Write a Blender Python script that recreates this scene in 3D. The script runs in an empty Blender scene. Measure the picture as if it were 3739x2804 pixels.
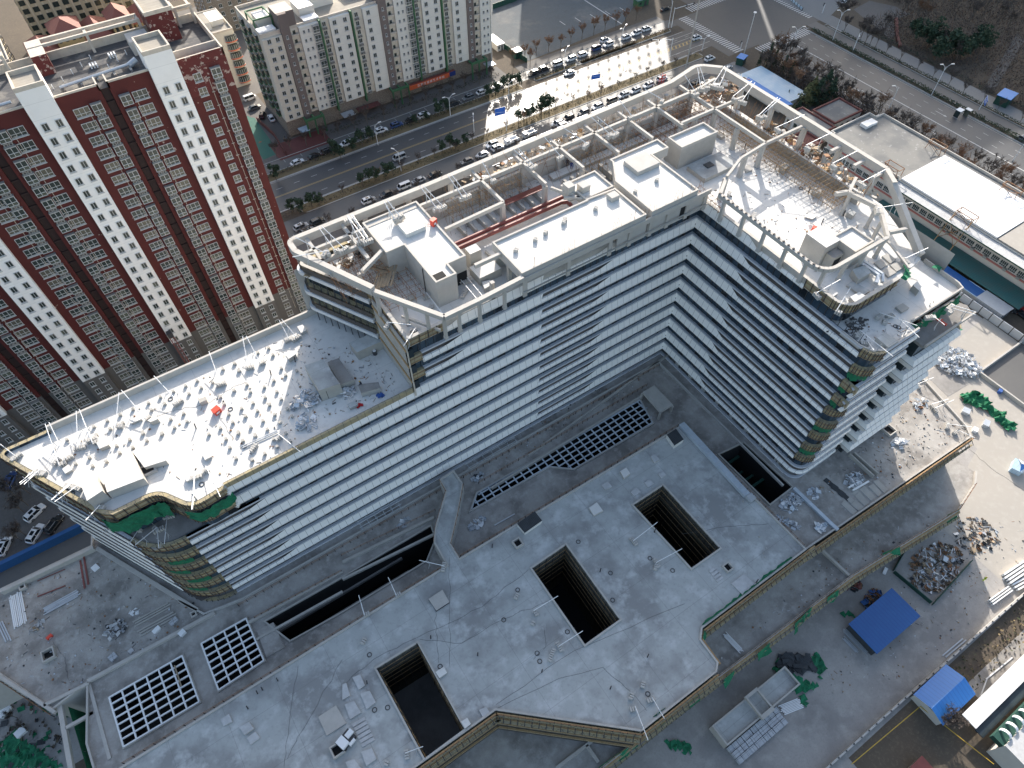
import bpy, bmesh, math, random
from mathutils import Vector, Matrix
from mathutils.geometry import tessellate_polygon
R=math.radians; rnd=random.Random(7)
sc=bpy.context.scene; COL=sc.collection
# ---------------- camera -------------------------------------------------
H=138.0; SW,SH=3739.0,2804.0; FPX=2496.76
PITCH=0.93078276; ROLL=-0.01046145; YAW=R(-33)
def _basis():
    rt=Vector((1,0,0)); f=Vector((0,math.cos(PITCH),-math.sin(PITCH))); up=rt.cross(f)
    r2=math.cos(ROLL)*rt+math.sin(ROLL)*up; u2=-math.sin(ROLL)*rt+math.cos(ROLL)*up
    M=Matrix.Rotation(YAW,3,'Z'); return M@r2,M@u2,M@f
RT,UP,FW=_basis()
cd=bpy.data.cameras.new('camera'); cam=bpy.data.objects.new('camera',cd); COL.objects.link(cam)
cd.sensor_width=36; cd.lens=36*FPX/SW; cd.clip_start=1; cd.clip_end=3000
m=Matrix((RT,UP,-FW)).transposed().to_4x4(); m.translation=Vector((0,0,H)); cam.matrix_world=m
sc.camera=cam
# ---------------- light --------------------------------------------------
SAZ=54.0; SEL=24.5
w=bpy.data.worlds.new('World'); sc.world=w; w.use_nodes=True
nt=w.node_tree; bg=nt.nodes['Background']; sky=nt.nodes.new('ShaderNodeTexSky'); sky.sky_type='NISHITA'
sky.sun_disc=False; sky.sun_elevation=R(SEL); sky.sun_rotation=R(90-SAZ); sky.air_density=1.2; sky.dust_density=3.0; sky.ozone_density=0.6
nt.links.new(sky.outputs[0],bg.inputs[0]); bg.inputs[1].default_value=0.15
sl=bpy.data.lights.new('sun','SUN'); sl.energy=4.3; sl.angle=R(0.55); sl.color=(1,.93,.84)
so=bpy.data.objects.new('sun',sl); COL.objects.link(so)
sd=Vector((math.cos(R(SAZ))*math.cos(R(SEL)),math.sin(R(SAZ))*math.cos(R(SEL)),math.sin(R(SEL))))
so.rotation_euler=sd.to_track_quat('Z','Y').to_euler()
so.location=sd*500
sc.view_settings.view_transform='Standard'; sc.view_settings.look='None'; sc.view_settings.exposure=0.97; sc.view_settings.gamma=1
# ---------------- picture -> place (source pixel + height) ---------------
def W(p,z=0.0):
    x=(p[0]-SW/2)/FPX; y=-(p[1]-SH/2)/FPX
    v=x*RT+y*UP+FW; t=(z-H)/v.z
    return (v.x*t,v.y*t)
def W3(p,z=0.0):
    a=W(p,z); return Vector((a[0],a[1],z))
def _c(ox,oy,s): return lambda x,y:(ox+s*x,oy+s*y)
S=.5667
c1=_c(0,0,S);c2=_c(1250,0,S);c3=_c(2489,0,S);c4=_c(0,930,S);c5=_c(1250,930,S);c6=_c(2489,930,S);c7=_c(0,1864,S);c8=_c(1250,1864,S);c9=_c(2489,1864,S)
dd=_c(0,0,1.6903); cn=_c(0,1700,.4069); cp=_c(1050,750,.3616); cr=_c(1750,350,.7092); cs=_c(2500,200,.3616); ct=_c(2900,650,.6616)
cm=_c(1300,1100,.3165); ch=_c(300,1150,.2712); ck=_c(800,1100,.3165); cq=_c(2650,1500,.3616); cu=_c(3000,0,.5819); ce=_c(2200,700,.4219)
# ---------------- materials ----------------------------------------------
MAT={}
def mat(name,col,rough=.8,n=None,met=0.0,bump=0.0,spec=.5,stripes=None,alpha=1.0):
    """n: list of (scale, amount, colour2, lo, hi) noise layers; stripes: (axis, period, width, colour)"""
    if name in MAT: return MAT[name]
    m=bpy.data.materials.new(name); m.use_nodes=True; t=m.node_tree; b=t.nodes['Principled BSDF']
    b.inputs['Roughness'].default_value=rough; b.inputs['Metallic'].default_value=met; b.inputs['Specular IOR Level'].default_value=spec
    c=t.nodes.new('ShaderNodeRGB'); c.outputs[0].default_value=(*col,1); out=c.outputs[0]
    tc=t.nodes.new('ShaderNodeTexCoord'); src=tc.outputs['Object']
    nz=None
    for i,(s,amt,c2,lo,hi) in enumerate(n or []):
        nz=t.nodes.new('ShaderNodeTexNoise'); nz.inputs['Scale'].default_value=s; nz.inputs['Detail'].default_value=5; nz.inputs['Roughness'].default_value=.62
        mp=t.nodes.new('ShaderNodeMapping'); mp.inputs['Location'].default_value=(13.7*i,5.1*i,2.2*i); t.links.new(src,mp.inputs[0]); t.links.new(mp.outputs[0],nz.inputs['Vector'])
        mr=t.nodes.new('ShaderNodeMapRange'); mr.inputs[1].default_value=lo; mr.inputs[2].default_value=hi; mr.inputs[4].default_value=amt; t.links.new(nz.outputs[0],mr.inputs[0])
        mx=t.nodes.new('ShaderNodeMix'); mx.data_type='RGBA'; t.links.new(mr.outputs[0],mx.inputs[0]); t.links.new(out,mx.inputs[6]); mx.inputs[7].default_value=(*c2,1); out=mx.outputs[2]
    for (axis,per,wd,c2,amt) in (stripes or []):
        sp=t.nodes.new('ShaderNodeSeparateXYZ'); t.links.new(src,sp.inputs[0])
        a=t.nodes.new('ShaderNodeMath'); a.operation='DIVIDE'; t.links.new(sp.outputs[axis],a.inputs[0]); a.inputs[1].default_value=per
        f=t.nodes.new('ShaderNodeMath'); f.operation='FRACT'; t.links.new(a.outputs[0],f.inputs[0])
        l=t.nodes.new('ShaderNodeMath'); l.operation='LESS_THAN'; t.links.new(f.outputs[0],l.inputs[0]); l.inputs[1].default_value=wd/per
        k=t.nodes.new('ShaderNodeMath'); k.operation='MULTIPLY'; t.links.new(l.outputs[0],k.inputs[0]); k.inputs[1].default_value=amt
        mx=t.nodes.new('ShaderNodeMix'); mx.data_type='RGBA'; t.links.new(k.outputs[0],mx.inputs[0]); t.links.new(out,mx.inputs[6]); mx.inputs[7].default_value=(*c2,1); out=mx.outputs[2]
    t.links.new(out,b.inputs['Base Color'])
    if bump and nz:
        bp=t.nodes.new('ShaderNodeBump'); bp.inputs['Strength'].default_value=bump; bp.inputs['Distance'].default_value=.1; t.links.new(nz.outputs[0],bp.inputs['Height']); t.links.new(bp.outputs[0],b.inputs['Normal'])
    MAT[name]=m; return m
def panemat(name,axis,per,base,alt,rough=.12,extra=None):
    """window glass that differs from pane to pane along one axis, with frames between panes"""
    m=mat(name,base,rough,spec=.6); t=m.node_tree; b=t.nodes['Principled BSDF']
    tc=t.nodes.new('ShaderNodeTexCoord'); sp=t.nodes.new('ShaderNodeSeparateXYZ'); t.links.new(tc.outputs['Object'],sp.inputs[0])
    a=t.nodes.new('ShaderNodeMath'); a.operation='DIVIDE'; t.links.new(sp.outputs[axis],a.inputs[0]); a.inputs[1].default_value=per
    fl=t.nodes.new('ShaderNodeMath'); fl.operation='FLOOR'; t.links.new(a.outputs[0],fl.inputs[0])
    z=t.nodes.new('ShaderNodeMath'); z.operation='DIVIDE'; t.links.new(sp.outputs[2],z.inputs[0]); z.inputs[1].default_value=3.77
    zf=t.nodes.new('ShaderNodeMath'); zf.operation='FLOOR'; t.links.new(z.outputs[0],zf.inputs[0])
    cb=t.nodes.new('ShaderNodeCombineXYZ'); t.links.new(fl.outputs[0],cb.inputs[0]); t.links.new(zf.outputs[0],cb.inputs[1])
    wn=t.nodes.new('ShaderNodeTexWhiteNoise'); t.links.new(cb.outputs[0],wn.inputs[0])
    rp=t.nodes.new('ShaderNodeValToRGB'); e=rp.color_ramp.elements; e[0].position=0; e[0].color=(*base,1); e[1].position=.75; e[1].color=(*alt,1)
    e2=rp.color_ramp.elements.new(.92); e2.color=(base[0]*.25,base[1]*.25,base[2]*.25,1); rp.color_ramp.interpolation='LINEAR'; t.links.new(wn.outputs[0],rp.inputs[0])
    fr=t.nodes.new('ShaderNodeMath'); fr.operation='FRACT'; t.links.new(a.outputs[0],fr.inputs[0])
    l=t.nodes.new('ShaderNodeMath'); l.operation='LESS_THAN'; t.links.new(fr.outputs[0],l.inputs[0]); l.inputs[1].default_value=.08
    mx=t.nodes.new('ShaderNodeMix'); mx.data_type='RGBA'; t.links.new(l.outputs[0],mx.inputs[0]); t.links.new(rp.outputs[0],mx.inputs[6]); mx.inputs[7].default_value=(.03,.032,.035,1)
    t.links.new(mx.outputs[2],b.inputs['Base Color'])
    return m
N=lambda s,a,c,lo=.35,hi=.65:(s,a,c,lo,hi)
mat('white_roof',(.66,.65,.625),.85,[N(.09,.45,(.54,.535,.52)),N(.7,.5,(.44,.43,.41),.52,.72),N(5,.35,(.38,.36,.33),.55,.8)],bump=.1,stripes=[(0,6.3,.05,(.35,.34,.32),.6),(1,6.3,.05,(.35,.34,.32),.6)])
mat('screed',(.39,.405,.40),.85,[N(.09,.85,(.235,.235,.235),.47,.62),N(.35,.75,(.52,.535,.535),.5,.66),N(1.6,.5,(.24,.24,.24),.52,.75)],bump=.15,stripes=[(0,8.4,.06,(.16,.16,.16),.5),(1,8.0,.06,(.16,.16,.16),.5)])
mat('screed_warm',(.36,.345,.325),.9,[N(.15,.8,(.16,.15,.14),.42,.62),N(.8,.6,(.45,.44,.42),.5,.7),N(5,.35,(.2,.14,.12),.5,.8)],bump=.15)
mat('deck_dirty',(.30,.285,.27),.9,[N(.15,.7,(.15,.145,.14),.4,.65),N(.9,.4,(.33,.33,.33),.5,.75),N(4,.3,(.12,.11,.10),.5,.8)],bump=.15)
mat('concrete',(.40,.385,.355),.85,[N(.6,.5,(.28,.27,.25),.4,.7),N(5,.3,(.5,.48,.45),.5,.8)],bump=.1)
mat('pale_concrete',(.46,.44,.41),.85,[N(.5,.5,(.34,.325,.3),.4,.7),N(3,.4,(.26,.24,.22),.55,.8)],bump=.1)
mat('render_coat',(.45,.44,.42),.9,[N(.8,.4,(.34,.33,.31),.4,.7)],bump=.05)
mat('panel_x',(.86,.845,.82),.38,[N(.25,.25,(.78,.78,.78),.4,.7)],stripes=[(0,1.35,.07,(.2,.2,.21),.75)])
mat('panel_y',(.86,.845,.82),.38,[N(.25,.25,(.78,.78,.78),.4,.7)],stripes=[(1,1.35,.07,(.2,.2,.21),.75)])
mat('panel_plain',(.62,.63,.65),.4,[N(.3,.3,(.52,.53,.55),.4,.7)])
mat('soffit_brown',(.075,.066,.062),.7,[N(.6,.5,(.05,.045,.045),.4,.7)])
mat('lip_metal',(.5,.52,.56),.4,[N(.3,.3,(.4,.42,.46))])
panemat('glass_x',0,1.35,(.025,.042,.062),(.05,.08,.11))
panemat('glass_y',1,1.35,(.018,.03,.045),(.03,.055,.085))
mat('glass_dark',(.02,.028,.035),.12,[N(.3,.6,(.05,.07,.08))])
mat('void_shade',(.012,.013,.015),.9)  # near-black colour stands in for deep shade in wells and openings
mat('insulation',(.40,.33,.19),.85,[N(.8,.7,(.24,.22,.18),.4,.62),N(3,.4,(.46,.40,.27),.5,.75)],stripes=[(0,1.2,.1,(.1,.09,.07),.6),(1,1.2,.1,(.1,.09,.07),.6)])
mat('insulation_shaded',(.09,.08,.05),.85,[N(.8,.6,(.08,.07,.05),.4,.65)],stripes=[(0,1.2,.14,(.05,.05,.04),.8),(1,1.2,.14,(.05,.05,.04),.8)])  # insulation with the shade of well linings and undersides put into its colour
mat('green_net',(.01,.16,.075),.9,[N(.8,.6,(.01,.07,.04),.4,.65),N(4,.5,(.03,.26,.12),.5,.7)],bump=.4)
mat('rust_pipe',(.22,.055,.045),.5,[N(.7,.5,(.14,.04,.035))])
mat('rusty_steel',(.30,.15,.07),.8,[N(1,.6,(.1,.06,.04))])
mat('bamboo',(.40,.26,.13),.8,[N(2,.5,(.22,.15,.08))])
mat('galvanised',(.52,.55,.58),.35,[N(.8,.4,(.38,.41,.45))],met=.35)
mat('white_paint',(.78,.79,.80),.45,[N(.5,.25,(.62,.63,.64))])
mat('grey_blue_steel',(.50,.56,.62),.4,[N(.5,.4,(.25,.3,.36))],met=.2)
mat('dark_steel',(.05,.05,.055),.6)
mat('asphalt',(.062,.065,.070),.5,[N(.05,.5,(.088,.087,.085),.4,.65),N(.6,.4,(.06,.062,.066),.5,.7),N(9,.4,(.13,.13,.13),.5,.7)],bump=.1)
mat('asphalt_worn',(.10,.10,.10),.6,[N(.06,.6,(.13,.127,.12),.4,.65),N(.7,.4,(.09,.09,.09),.5,.7)],bump=.1)
mat('road_paint',(.5,.5,.49),.6,[N(2,.5,(.2,.2,.2),.5,.7)])
mat('road_paint_yellow',(.42,.30,.12),.6,[N(2,.5,(.2,.17,.1),.5,.7)])
mat('paving',(.12,.113,.108),.85,[N(.15,.5,(.1,.095,.09),.4,.65),N(2,.3,(.2,.19,.18),.5,.7)],stripes=[(0,.9,.08,(.09,.085,.08),.5),(1,.9,.08,(.09,.085,.08),.5)])
mat('paving_pale',(.20,.20,.197),.85,[N(.15,.5,(.19,.19,.19),.4,.65),N(3,.3,(.31,.31,.31),.5,.7)])
mat('soil',(.10,.08,.06),.95,[N(.2,.6,(.08,.065,.05),.4,.65),N(2,.5,(.17,.14,.095),.5,.7)],bump=.4)
mat('dry_grass',(.17,.13,.07),.95,[N(.3,.6,(.11,.09,.055),.4,.65),N(3,.5,(.22,.18,.1),.5,.7)],bump=.4)
mat('gravel_dark',(.10,.115,.125),.95,[N(.06,.7,(.19,.185,.175),.53,.66),N(.5,.5,(.09,.095,.1),.45,.65),N(6,.4,(.2,.2,.2),.5,.7)],bump=.3)
mat('yard',(.32,.305,.29),.85,[N(.07,.8,(.21,.2,.195),.42,.6),N(.4,.5,(.43,.415,.39),.5,.7),N(3,.35,(.16,.15,.14),.5,.75)],bump=.1)
mat('yard_lit_tan',(.36,.335,.30),.85,[N(.08,.5,(.33,.31,.28),.4,.65),N(.8,.3,(.46,.44,.41),.5,.7)],bump=.1)  # yard colour with sunlight painted in; also the tan of the school roof
mat('kerb',(.4,.4,.38),.8,[N(1,.4,(.28,.28,.27))])
mat('red_wall',(.088,.013,.012),.8,[N(.35,.4,(.062,.011,.010),.4,.65),N(.55,.85,(.42,.34,.31),.68,.70)],bump=.05)
mat('red_peeling',(.105,.018,.017),.8,[N(.9,.9,(.45,.37,.33),.56,.585),N(3,.3,(.12,.02,.02))])
mat('red_dark',(.022,.01,.01),.8)
mat('white_wall',(.86,.855,.84),.8,[N(.3,.25,(.66,.65,.63),.45,.7),N(1.3,.5,(.5,.48,.46),.68,.72)],stripes=[(2,2.85,.06,(.5,.5,.49),.5)])
mat('grey_wall',(.115,.112,.11),.85,[N(.4,.4,(.15,.145,.14),.45,.7)],stripes=[(2,2.85,.05,(.2,.2,.2),.4)])
mat('cream_trim',(.55,.50,.43),.85,[N(1,.5,(.35,.31,.27),.45,.7)])
mat('roof_felt',(.06,.062,.068),.8,[N(.25,.6,(.28,.26,.22),.5,.62),N(2,.3,(.06,.06,.065))],stripes=[(1,1.0,.06,(.16,.15,.14),.6)])
mat('roof_felt_pale',(.34,.31,.26),.85,[N(.4,.5,(.22,.2,.17),.4,.7)],stripes=[(1,1.0,.06,(.15,.14,.13),.6)])
mat('window_white',(.52,.53,.53),.5)
mat('window_pane',(.035,.05,.048),.12,[N(.15,.8,(.16,.17,.13),.5,.62)])
mat('window_pane_curtain',(.12,.115,.09),.25,[N(.25,.7,(.05,.065,.06),.45,.6)])
mat('aircon',(.26,.26,.25),.6,[N(1,.3,(.35,.35,.33))])
mat('cream_wall',(.62,.59,.51),.85,[N(.3,.4,(.48,.45,.38),.45,.7),N(1.5,.5,(.35,.32,.28),.66,.7)],stripes=[(2,2.8,.07,(.38,.36,.32),.5)])
mat('ivory_wall',(.68,.67,.62),.85,[N(.3,.3,(.56,.54,.49),.45,.7),N(1.5,.5,(.42,.4,.37),.67,.71)],stripes=[(2,2.8,.07,(.42,.41,.38),.5)])
mat('taupe_wall',(.17,.14,.13),.85,[N(.8,.4,(.22,.18,.16),.5,.7)],stripes=[(2,.45,.05,(.11,.09,.085),.5)])
mat('green_paint',(.05,.15,.07),.7,[N(.6,.5,(.03,.09,.045))])
mat('beige_wall',(.50,.43,.30),.85,[N(.5,.4,(.4,.34,.24))],stripes=[(0,2.4,.5,(.6,.53,.4),.8)])
mat('yellow_stucco',(.50,.37,.18),.85,[N(.5,.4,(.42,.31,.15))])
mat('red_tile',(.26,.085,.06),.75,[N(.6,.5,(.18,.06,.045)),N(6,.3,(.33,.13,.09))],stripes=[(0,.45,.09,(.14,.05,.035),.6)])
mat('brown_tile',(.14,.045,.04),.75,[N(.8,.5,(.09,.03,.028))])
mat('stone_wall',(.19,.16,.13),.9,[N(2.5,.8,(.3,.27,.23),.45,.6)])
mat('blue_sheet',(.014,.095,.29),.45,[N(.2,.4,(.025,.13,.36)),N(1.2,.25,(.012,.06,.25))],stripes=[(0,.75,.12,(.012,.055,.23),.6)],met=.1)
mat('blue_sheet_bright',(.04,.21,.58),.45,[N(.3,.4,(.03,.17,.50))],stripes=[(0,.8,.12,(.03,.14,.42),.6)])
mat('pale_blue_sheet',(.36,.50,.62),.5,[N(.15,.7,(.55,.63,.68),.4,.6)],stripes=[(1,.8,.12,(.25,.38,.5),.5)])
mat('blue_fence',(.02,.10,.28),.5,[N(.5,.4,(.015,.07,.2))])
mat('membrane',(.76,.77,.78),.5,[N(.5,.3,(.62,.62,.62),.5,.7),N(.35,.6,(.5,.47,.44),.62,.7)],stripes=[(1,1.0,.08,(.6,.6,.61),.6)])
mat('school_roof',(.22,.215,.20),.9,[N(.1,.7,(.12,.125,.13),.42,.6),N(.8,.6,(.4,.4,.39),.6,.7)],bump=.1)
mat('school_wall',(.55,.53,.49),.85,[N(.5,.3,(.45,.43,.4))])
mat('pink_band',(.42,.16,.14),.85)
mat('teal_roof',(.03,.13,.13),.6,[N(.5,.5,(.08,.11,.1))],stripes=[(1,.6,.08,(.02,.07,.07),.5)])
mat('dark_teal',(.012,.06,.045),.6)
mat('slab_grey',(.50,.505,.51),.85,[N(1,.4,(.25,.25,.25))])
mat('block_grey',(.42,.44,.47),.85,[N(1.5,.6,(.32,.33,.35),.4,.7)],stripes=[(0,1.2,.06,(.12,.12,.12),.8),(1,.8,.06,(.12,.12,.12),.8)])
mat('dark_sheet',(.03,.035,.04),.7,[N(1,.5,(.06,.07,.08))],stripes=[(0,.3,.08,(.015,.015,.018),.6)])
mat('tyre',(.02,.02,.02),.8); mat('car_glass',(.015,.02,.025),.08); mat('rim',(.4,.4,.42),.4,met=.6)
for k,c in dict(white=(.74,.75,.76),black=(.015,.016,.018),silver=(.42,.44,.46),grey=(.14,.15,.16),blue=(.03,.07,.2),beige=(.35,.31,.25),red=(.35,.02,.02)).items(): mat('car_'+k,c,.28,spec=.7)
mat('lamp_glass',(.8,.8,.78),.3); mat('tail_light',(.4,.02,.02),.3)
mat('bark',(.12,.10,.085),.9,[N(3,.5,(.2,.18,.15))]); mat('bark_pale',(.22,.21,.19),.9)
mat('twig',(.078,.063,.055),.9,[N(.3,.5,(.09,.075,.07))]); mat('twig_rust',(.19,.10,.055),.9,[N(.5,.6,(.12,.085,.06))])
mat('leaf_dark',(.022,.05,.03),.8,[N(.8,.6,(.045,.075,.035))]); mat('leaf_olive',(.10,.12,.05),.8,[N(.8,.6,(.15,.14,.07))])
mat('leaf_bronze',(.10,.055,.035),.85,[N(.8,.6,(.05,.06,.03))])
mat('hedge_green',(.04,.055,.025),.9,[N(1,.6,(.085,.08,.04))])
mat('sign_blue',(.01,.11,.50),.5); mat('orange_sign',(.62,.11,.035),.6); mat('sign_navy',(.01,.03,.16),.6); mat('white_letters',(.8,.8,.78),.6)
mat('red_box',(.65,.06,.03),.5); mat('skin',(.45,.3,.22),.7); mat('cloth_dark',(.02,.025,.05),.9); mat('cloth_blue',(.02,.05,.22),.9); mat('hivis',(.45,.6,.05),.8); mat('helmet_yellow',(.6,.4,.03),.5)
mat('play_green',(.03,.13,.10),.8,[N(.35,.9,(.35,.08,.03),.64,.66)])
mat('tarp_blue',(.03,.1,.35),.7,[N(2,.5,(.02,.06,.2))]); mat('red_cloth',(.4,.01,.015),.8); mat('cable',(.09,.09,.09),.8)
mat('wood',(.32,.25,.17),.8,[N(2,.5,(.2,.15,.1))]); mat('yellow_line',(.5,.33,.04),.6)
# ---------------- mesh building -------------------------------------------
class MB:
    def __init__(s): s.v=[]; s.f=[]; s.m=[]; s.mats=[]
    def mi(s,name):
        if name not in s.mats: s.mats.append(name)
        return s.mats.index(name)
    def face(s,pts,mt):
        b=len(s.v); s.v+= [tuple(p) for p in pts]; s.f.append(tuple(range(b,b+len(pts)))); s.m.append(s.mi(mt))
    def add(s,vs,fs,mt):
        b=len(s.v); s.v+=[tuple(p) for p in vs]; k=s.mi(mt)
        for f in fs: s.f.append(tuple(b+i for i in f)); s.m.append(k)
    def box(s,x0,x1,y0,y1,z0,z1,mt,top=None):
        vs=[(x,y,z) for z in (z0,z1) for (x,y) in ((x0,y0),(x1,y0),(x1,y1),(x0,y1))]
        s.add(vs,[(0,3,2,1),(0,1,5,4),(1,2,6,5),(2,3,7,6),(3,0,4,7)],mt); s.add(vs[4:],[(0,1,2,3)],top or mt)
    def ob(s,c,sz,rz,mt,top=None,tilt=0,ax=0):
        """oriented box: centre of base c, size sz, turned rz about z, tilted about x or y first"""
        M=Matrix.Translation(c)@Matrix.Rotation(rz,4,'Z')@Matrix.Rotation(tilt,4,'X' if ax==0 else 'Y')
        a,b,h=sz[0]/2,sz[1]/2,sz[2]
        vs=[M@Vector(p) for p in ((-a,-b,0),(a,-b,0),(a,b,0),(-a,b,0),(-a,-b,h),(a,-b,h),(a,b,h),(-a,b,h))]
        s.add(vs,[(0,3,2,1),(0,1,5,4),(1,2,6,5),(2,3,7,6),(3,0,4,7)],mt); s.add(vs[4:],[(0,1,2,3)],top or mt)
    def beam(s,p,q,w,h,mt):
        """horizontal or sloping beam from p to q, top face through p and q"""
        p=Vector(p);q=Vector(q); d=(q-p).normalized(); sd_=Vector((d.y,-d.x,0))
        if sd_.length<1e-4: sd_=Vector((1,0,0))
        sd_=sd_.normalized()*w/2; up=sd_.normalized().cross(d); 
        if up.z<0 : up=-up
        up=up*h
        vs=[p-sd_-up,p+sd_-up,p+sd_,p-sd_,q-sd_-up,q+sd_-up,q+sd_,q-sd_]
        s.add(vs,[(0,1,2,3),(7,6,5,4),(0,4,5,1),(1,5,6,2),(2,6,7,3),(3,7,4,0)],mt)
    def rod(s,p,q,r,mt,n=4,r2=None):
        p=Vector(p);q=Vector(q); d=(q-p)
        if d.length<1e-6: return
        d=d.normalized(); a=Vector((0,0,1)) if abs(d.z)<.9 else Vector((1,0,0)); u=d.cross(a).normalized(); v=d.cross(u); r2=r if r2 is None else r2
        vs=[p+(u*math.cos(t)+v*math.sin(t))*r for t in [2*math.pi*k/n for k in range(n)]]+[q+(u*math.cos(t)+v*math.sin(t))*r2 for t in [2*math.pi*k/n for k in range(n)]]
        s.add(vs,[(k,(k+1)%n,n+(k+1)%n,n+k) for k in range(n)]+[tuple(range(n-1,-1,-1)),tuple(range(n,2*n))],mt)
    def pipe(s,pts,r,mt,n=8):
        for a,b in zip(pts,pts[1:]): s.rod(a,b,r,mt,n)
    def prism(s,poly,z0,z1,side,top=None,holes=(),bottom=False,hs=None):
        loops=[list(poly)]+[list(h) for h in holes]
        allp=[p for l in loops for p in l]
        tri=tessellate_polygon([[Vector((p[0],p[1],0)) for p in l] for l in loops])
        fs=[]
        for t in tri:
            a,b,c=[allp[i] for i in t]
            if (b[0]-a[0])*(c[1]-a[1])-(b[1]-a[1])*(c[0]-a[0])<0: t=(t[0],t[2],t[1])
            fs.append(tuple(t))
        s.add([(p[0],p[1],z1) for p in allp],fs,top or side)
        if bottom: s.add([(p[0],p[1],z0) for p in allp],[f[::-1] for f in fs],side)
        for li,l in enumerate(loops):
            n=len(l)
            for i in range(n):
                a=l[i];b=l[(i+1)%n]; s.face([(a[0],a[1],z0),(b[0],b[1],z0),(b[0],b[1],z1),(a[0],a[1],z1)],side if li==0 or not hs else hs)
    def sweep(s,path,prof,mt,closed=False):
        """path in plan (outer side to the right), prof = list of (outward d, z)"""
        n=len(path); off=[]
        for i in range(n):
            p=Vector(path[i][:2]); a=Vector(path[i-1][:2]) if (i>0 or closed) else None; b=Vector(path[(i+1)%n][:2]) if (i<n-1 or closed) else None
            ns=[]
            if a is not None and (p-a).length>1e-6: d=(p-a).normalized(); ns.append(Vector((d.y,-d.x)))
            if b is not None and (b-p).length>1e-6: d=(b-p).normalized(); ns.append(Vector((d.y,-d.x)))
            nn=sum(ns,Vector((0,0))).normalized(); k=1/max(.3,nn.dot(ns[0])); off.append(nn*k)
        rows=[[(path[i][0]+off[i].x*d,path[i][1]+off[i].y*d,z) for (d,z) in prof] for i in range(n)]
        m=len(prof)
        for i in range(n if closed else n-1):
            A=rows[i];B=rows[(i+1)%n]
            for j in range(m-1): s.face([A[j],A[j+1],B[j+1],B[j]],mt)
        if not closed and m>2:
            s.face(rows[0],mt); s.face(rows[-1][::-1],mt)
    def build(s,name,parent=None,loc=(0,0,0),rz=0,smooth=False,**tags):
        me=bpy.data.meshes.new(name); me.from_pydata(s.v,[],s.f)
        for k in s.mats: me.materials.append(MAT[k])
        me.polygons.foreach_set('material_index',s.m)
        if smooth: me.polygons.foreach_set('use_smooth',[True]*len(me.polygons))
        me.update(); o=bpy.data.objects.new(name,me); COL.objects.link(o); o.location=loc; o.rotation_euler=(0,0,rz)
        if parent: o.parent=parent
        for k,v in tags.items(): o[k]=v
        return o
def thing(name,label,cat,loc=(0,0,0),rz=0,group=None):
    o=bpy.data.objects.new(name,None); COL.objects.link(o); o.location=loc; o.rotation_euler=(0,0,rz); o.empty_display_size=.5
    o['label']=label; o['category']=cat
    if group: o['group']=group
    return o
def tagT(o,label,cat,group=None):
    o['label']=label; o['category']=cat
    if group: o['group']=group
    return o
def dup(o,loc,rz=0,label=None,group=None,scale=None):
    c=o.copy(); COL.objects.link(c); c.location=loc; c.rotation_euler=(0,0,rz)
    if label: c['label']=label
    if group: c['group']=group
    if scale: c.scale=scale
    for ch in o.children:
        k=ch.copy(); COL.objects.link(k); k.parent=c
        for g in ch.children:
            q=g.copy(); COL.objects.link(q); q.parent=k
    return c
def hide_proto(o):
    for ch in list(o.children):
        for g in list(ch.children): bpy.data.objects.remove(g)
        bpy.data.objects.remove(ch)
    bpy.data.objects.remove(o)
def struct(mb,name,**k): return mb.build(name,kind='structure',**k)
def stuff(mb,name,label,cat,parent=None):
    o=mb.build(name,parent=parent,kind='stuff'); 
    o['label']=label
    if not parent: o['category']=cat
    return o
ORD=['first','second','third','fourth','fifth','sixth','seventh','eighth','ninth','tenth','eleventh','twelfth','thirteenth','fourteenth','fifteenth','sixteenth','seventeenth','eighteenth','nineteenth','twentieth']
def ordn(i):
    if i<20: return ORD[i]
    t=i+1; a={2:'twenty',3:'thirty',4:'forty',5:'fifty',6:'sixty',7:'seventy',8:'eighty',9:'ninety'}[t//10]
    u=t%10
    return {'twenty':'twentieth','thirty':'thirtieth','forty':'fortieth','fifty':'fiftieth','sixty':'sixtieth','seventy':'seventieth','eighty':'eightieth','ninety':'ninetieth'}[a] if u==0 else a+'-'+ORD[u-1]
def rounded(pts,rad,n=7):
    out=[pts[0]]
    for i in range(1,len(pts)-1):
        r=rad.get(i,0); p=Vector(pts[i])
        if not r: out.append(tuple(p)); continue
        a=(Vector(pts[i-1])-p).normalized(); b=(Vector(pts[i+1])-p).normalized(); ang=a.angle(b); t=r/math.tan(ang/2)
        A=p+a*t;B=p+b*t; c=p+(a+b).normalized()*(r/math.sin(ang/2))
        a0=math.atan2(A.y-c.y,A.x-c.x); a1=math.atan2(B.y-c.y,B.x-c.x); da=(a1-a0+math.pi)%(2*math.pi)-math.pi
        out+=[(c.x+r*math.cos(a0+da*k/n),c.y+r*math.sin(a0+da*k/n)) for k in range(n+1)]
    out.append(pts[-1]); return out
def poly_px(lst,f,z): return [W(f(*p),z) for p in lst]
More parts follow.
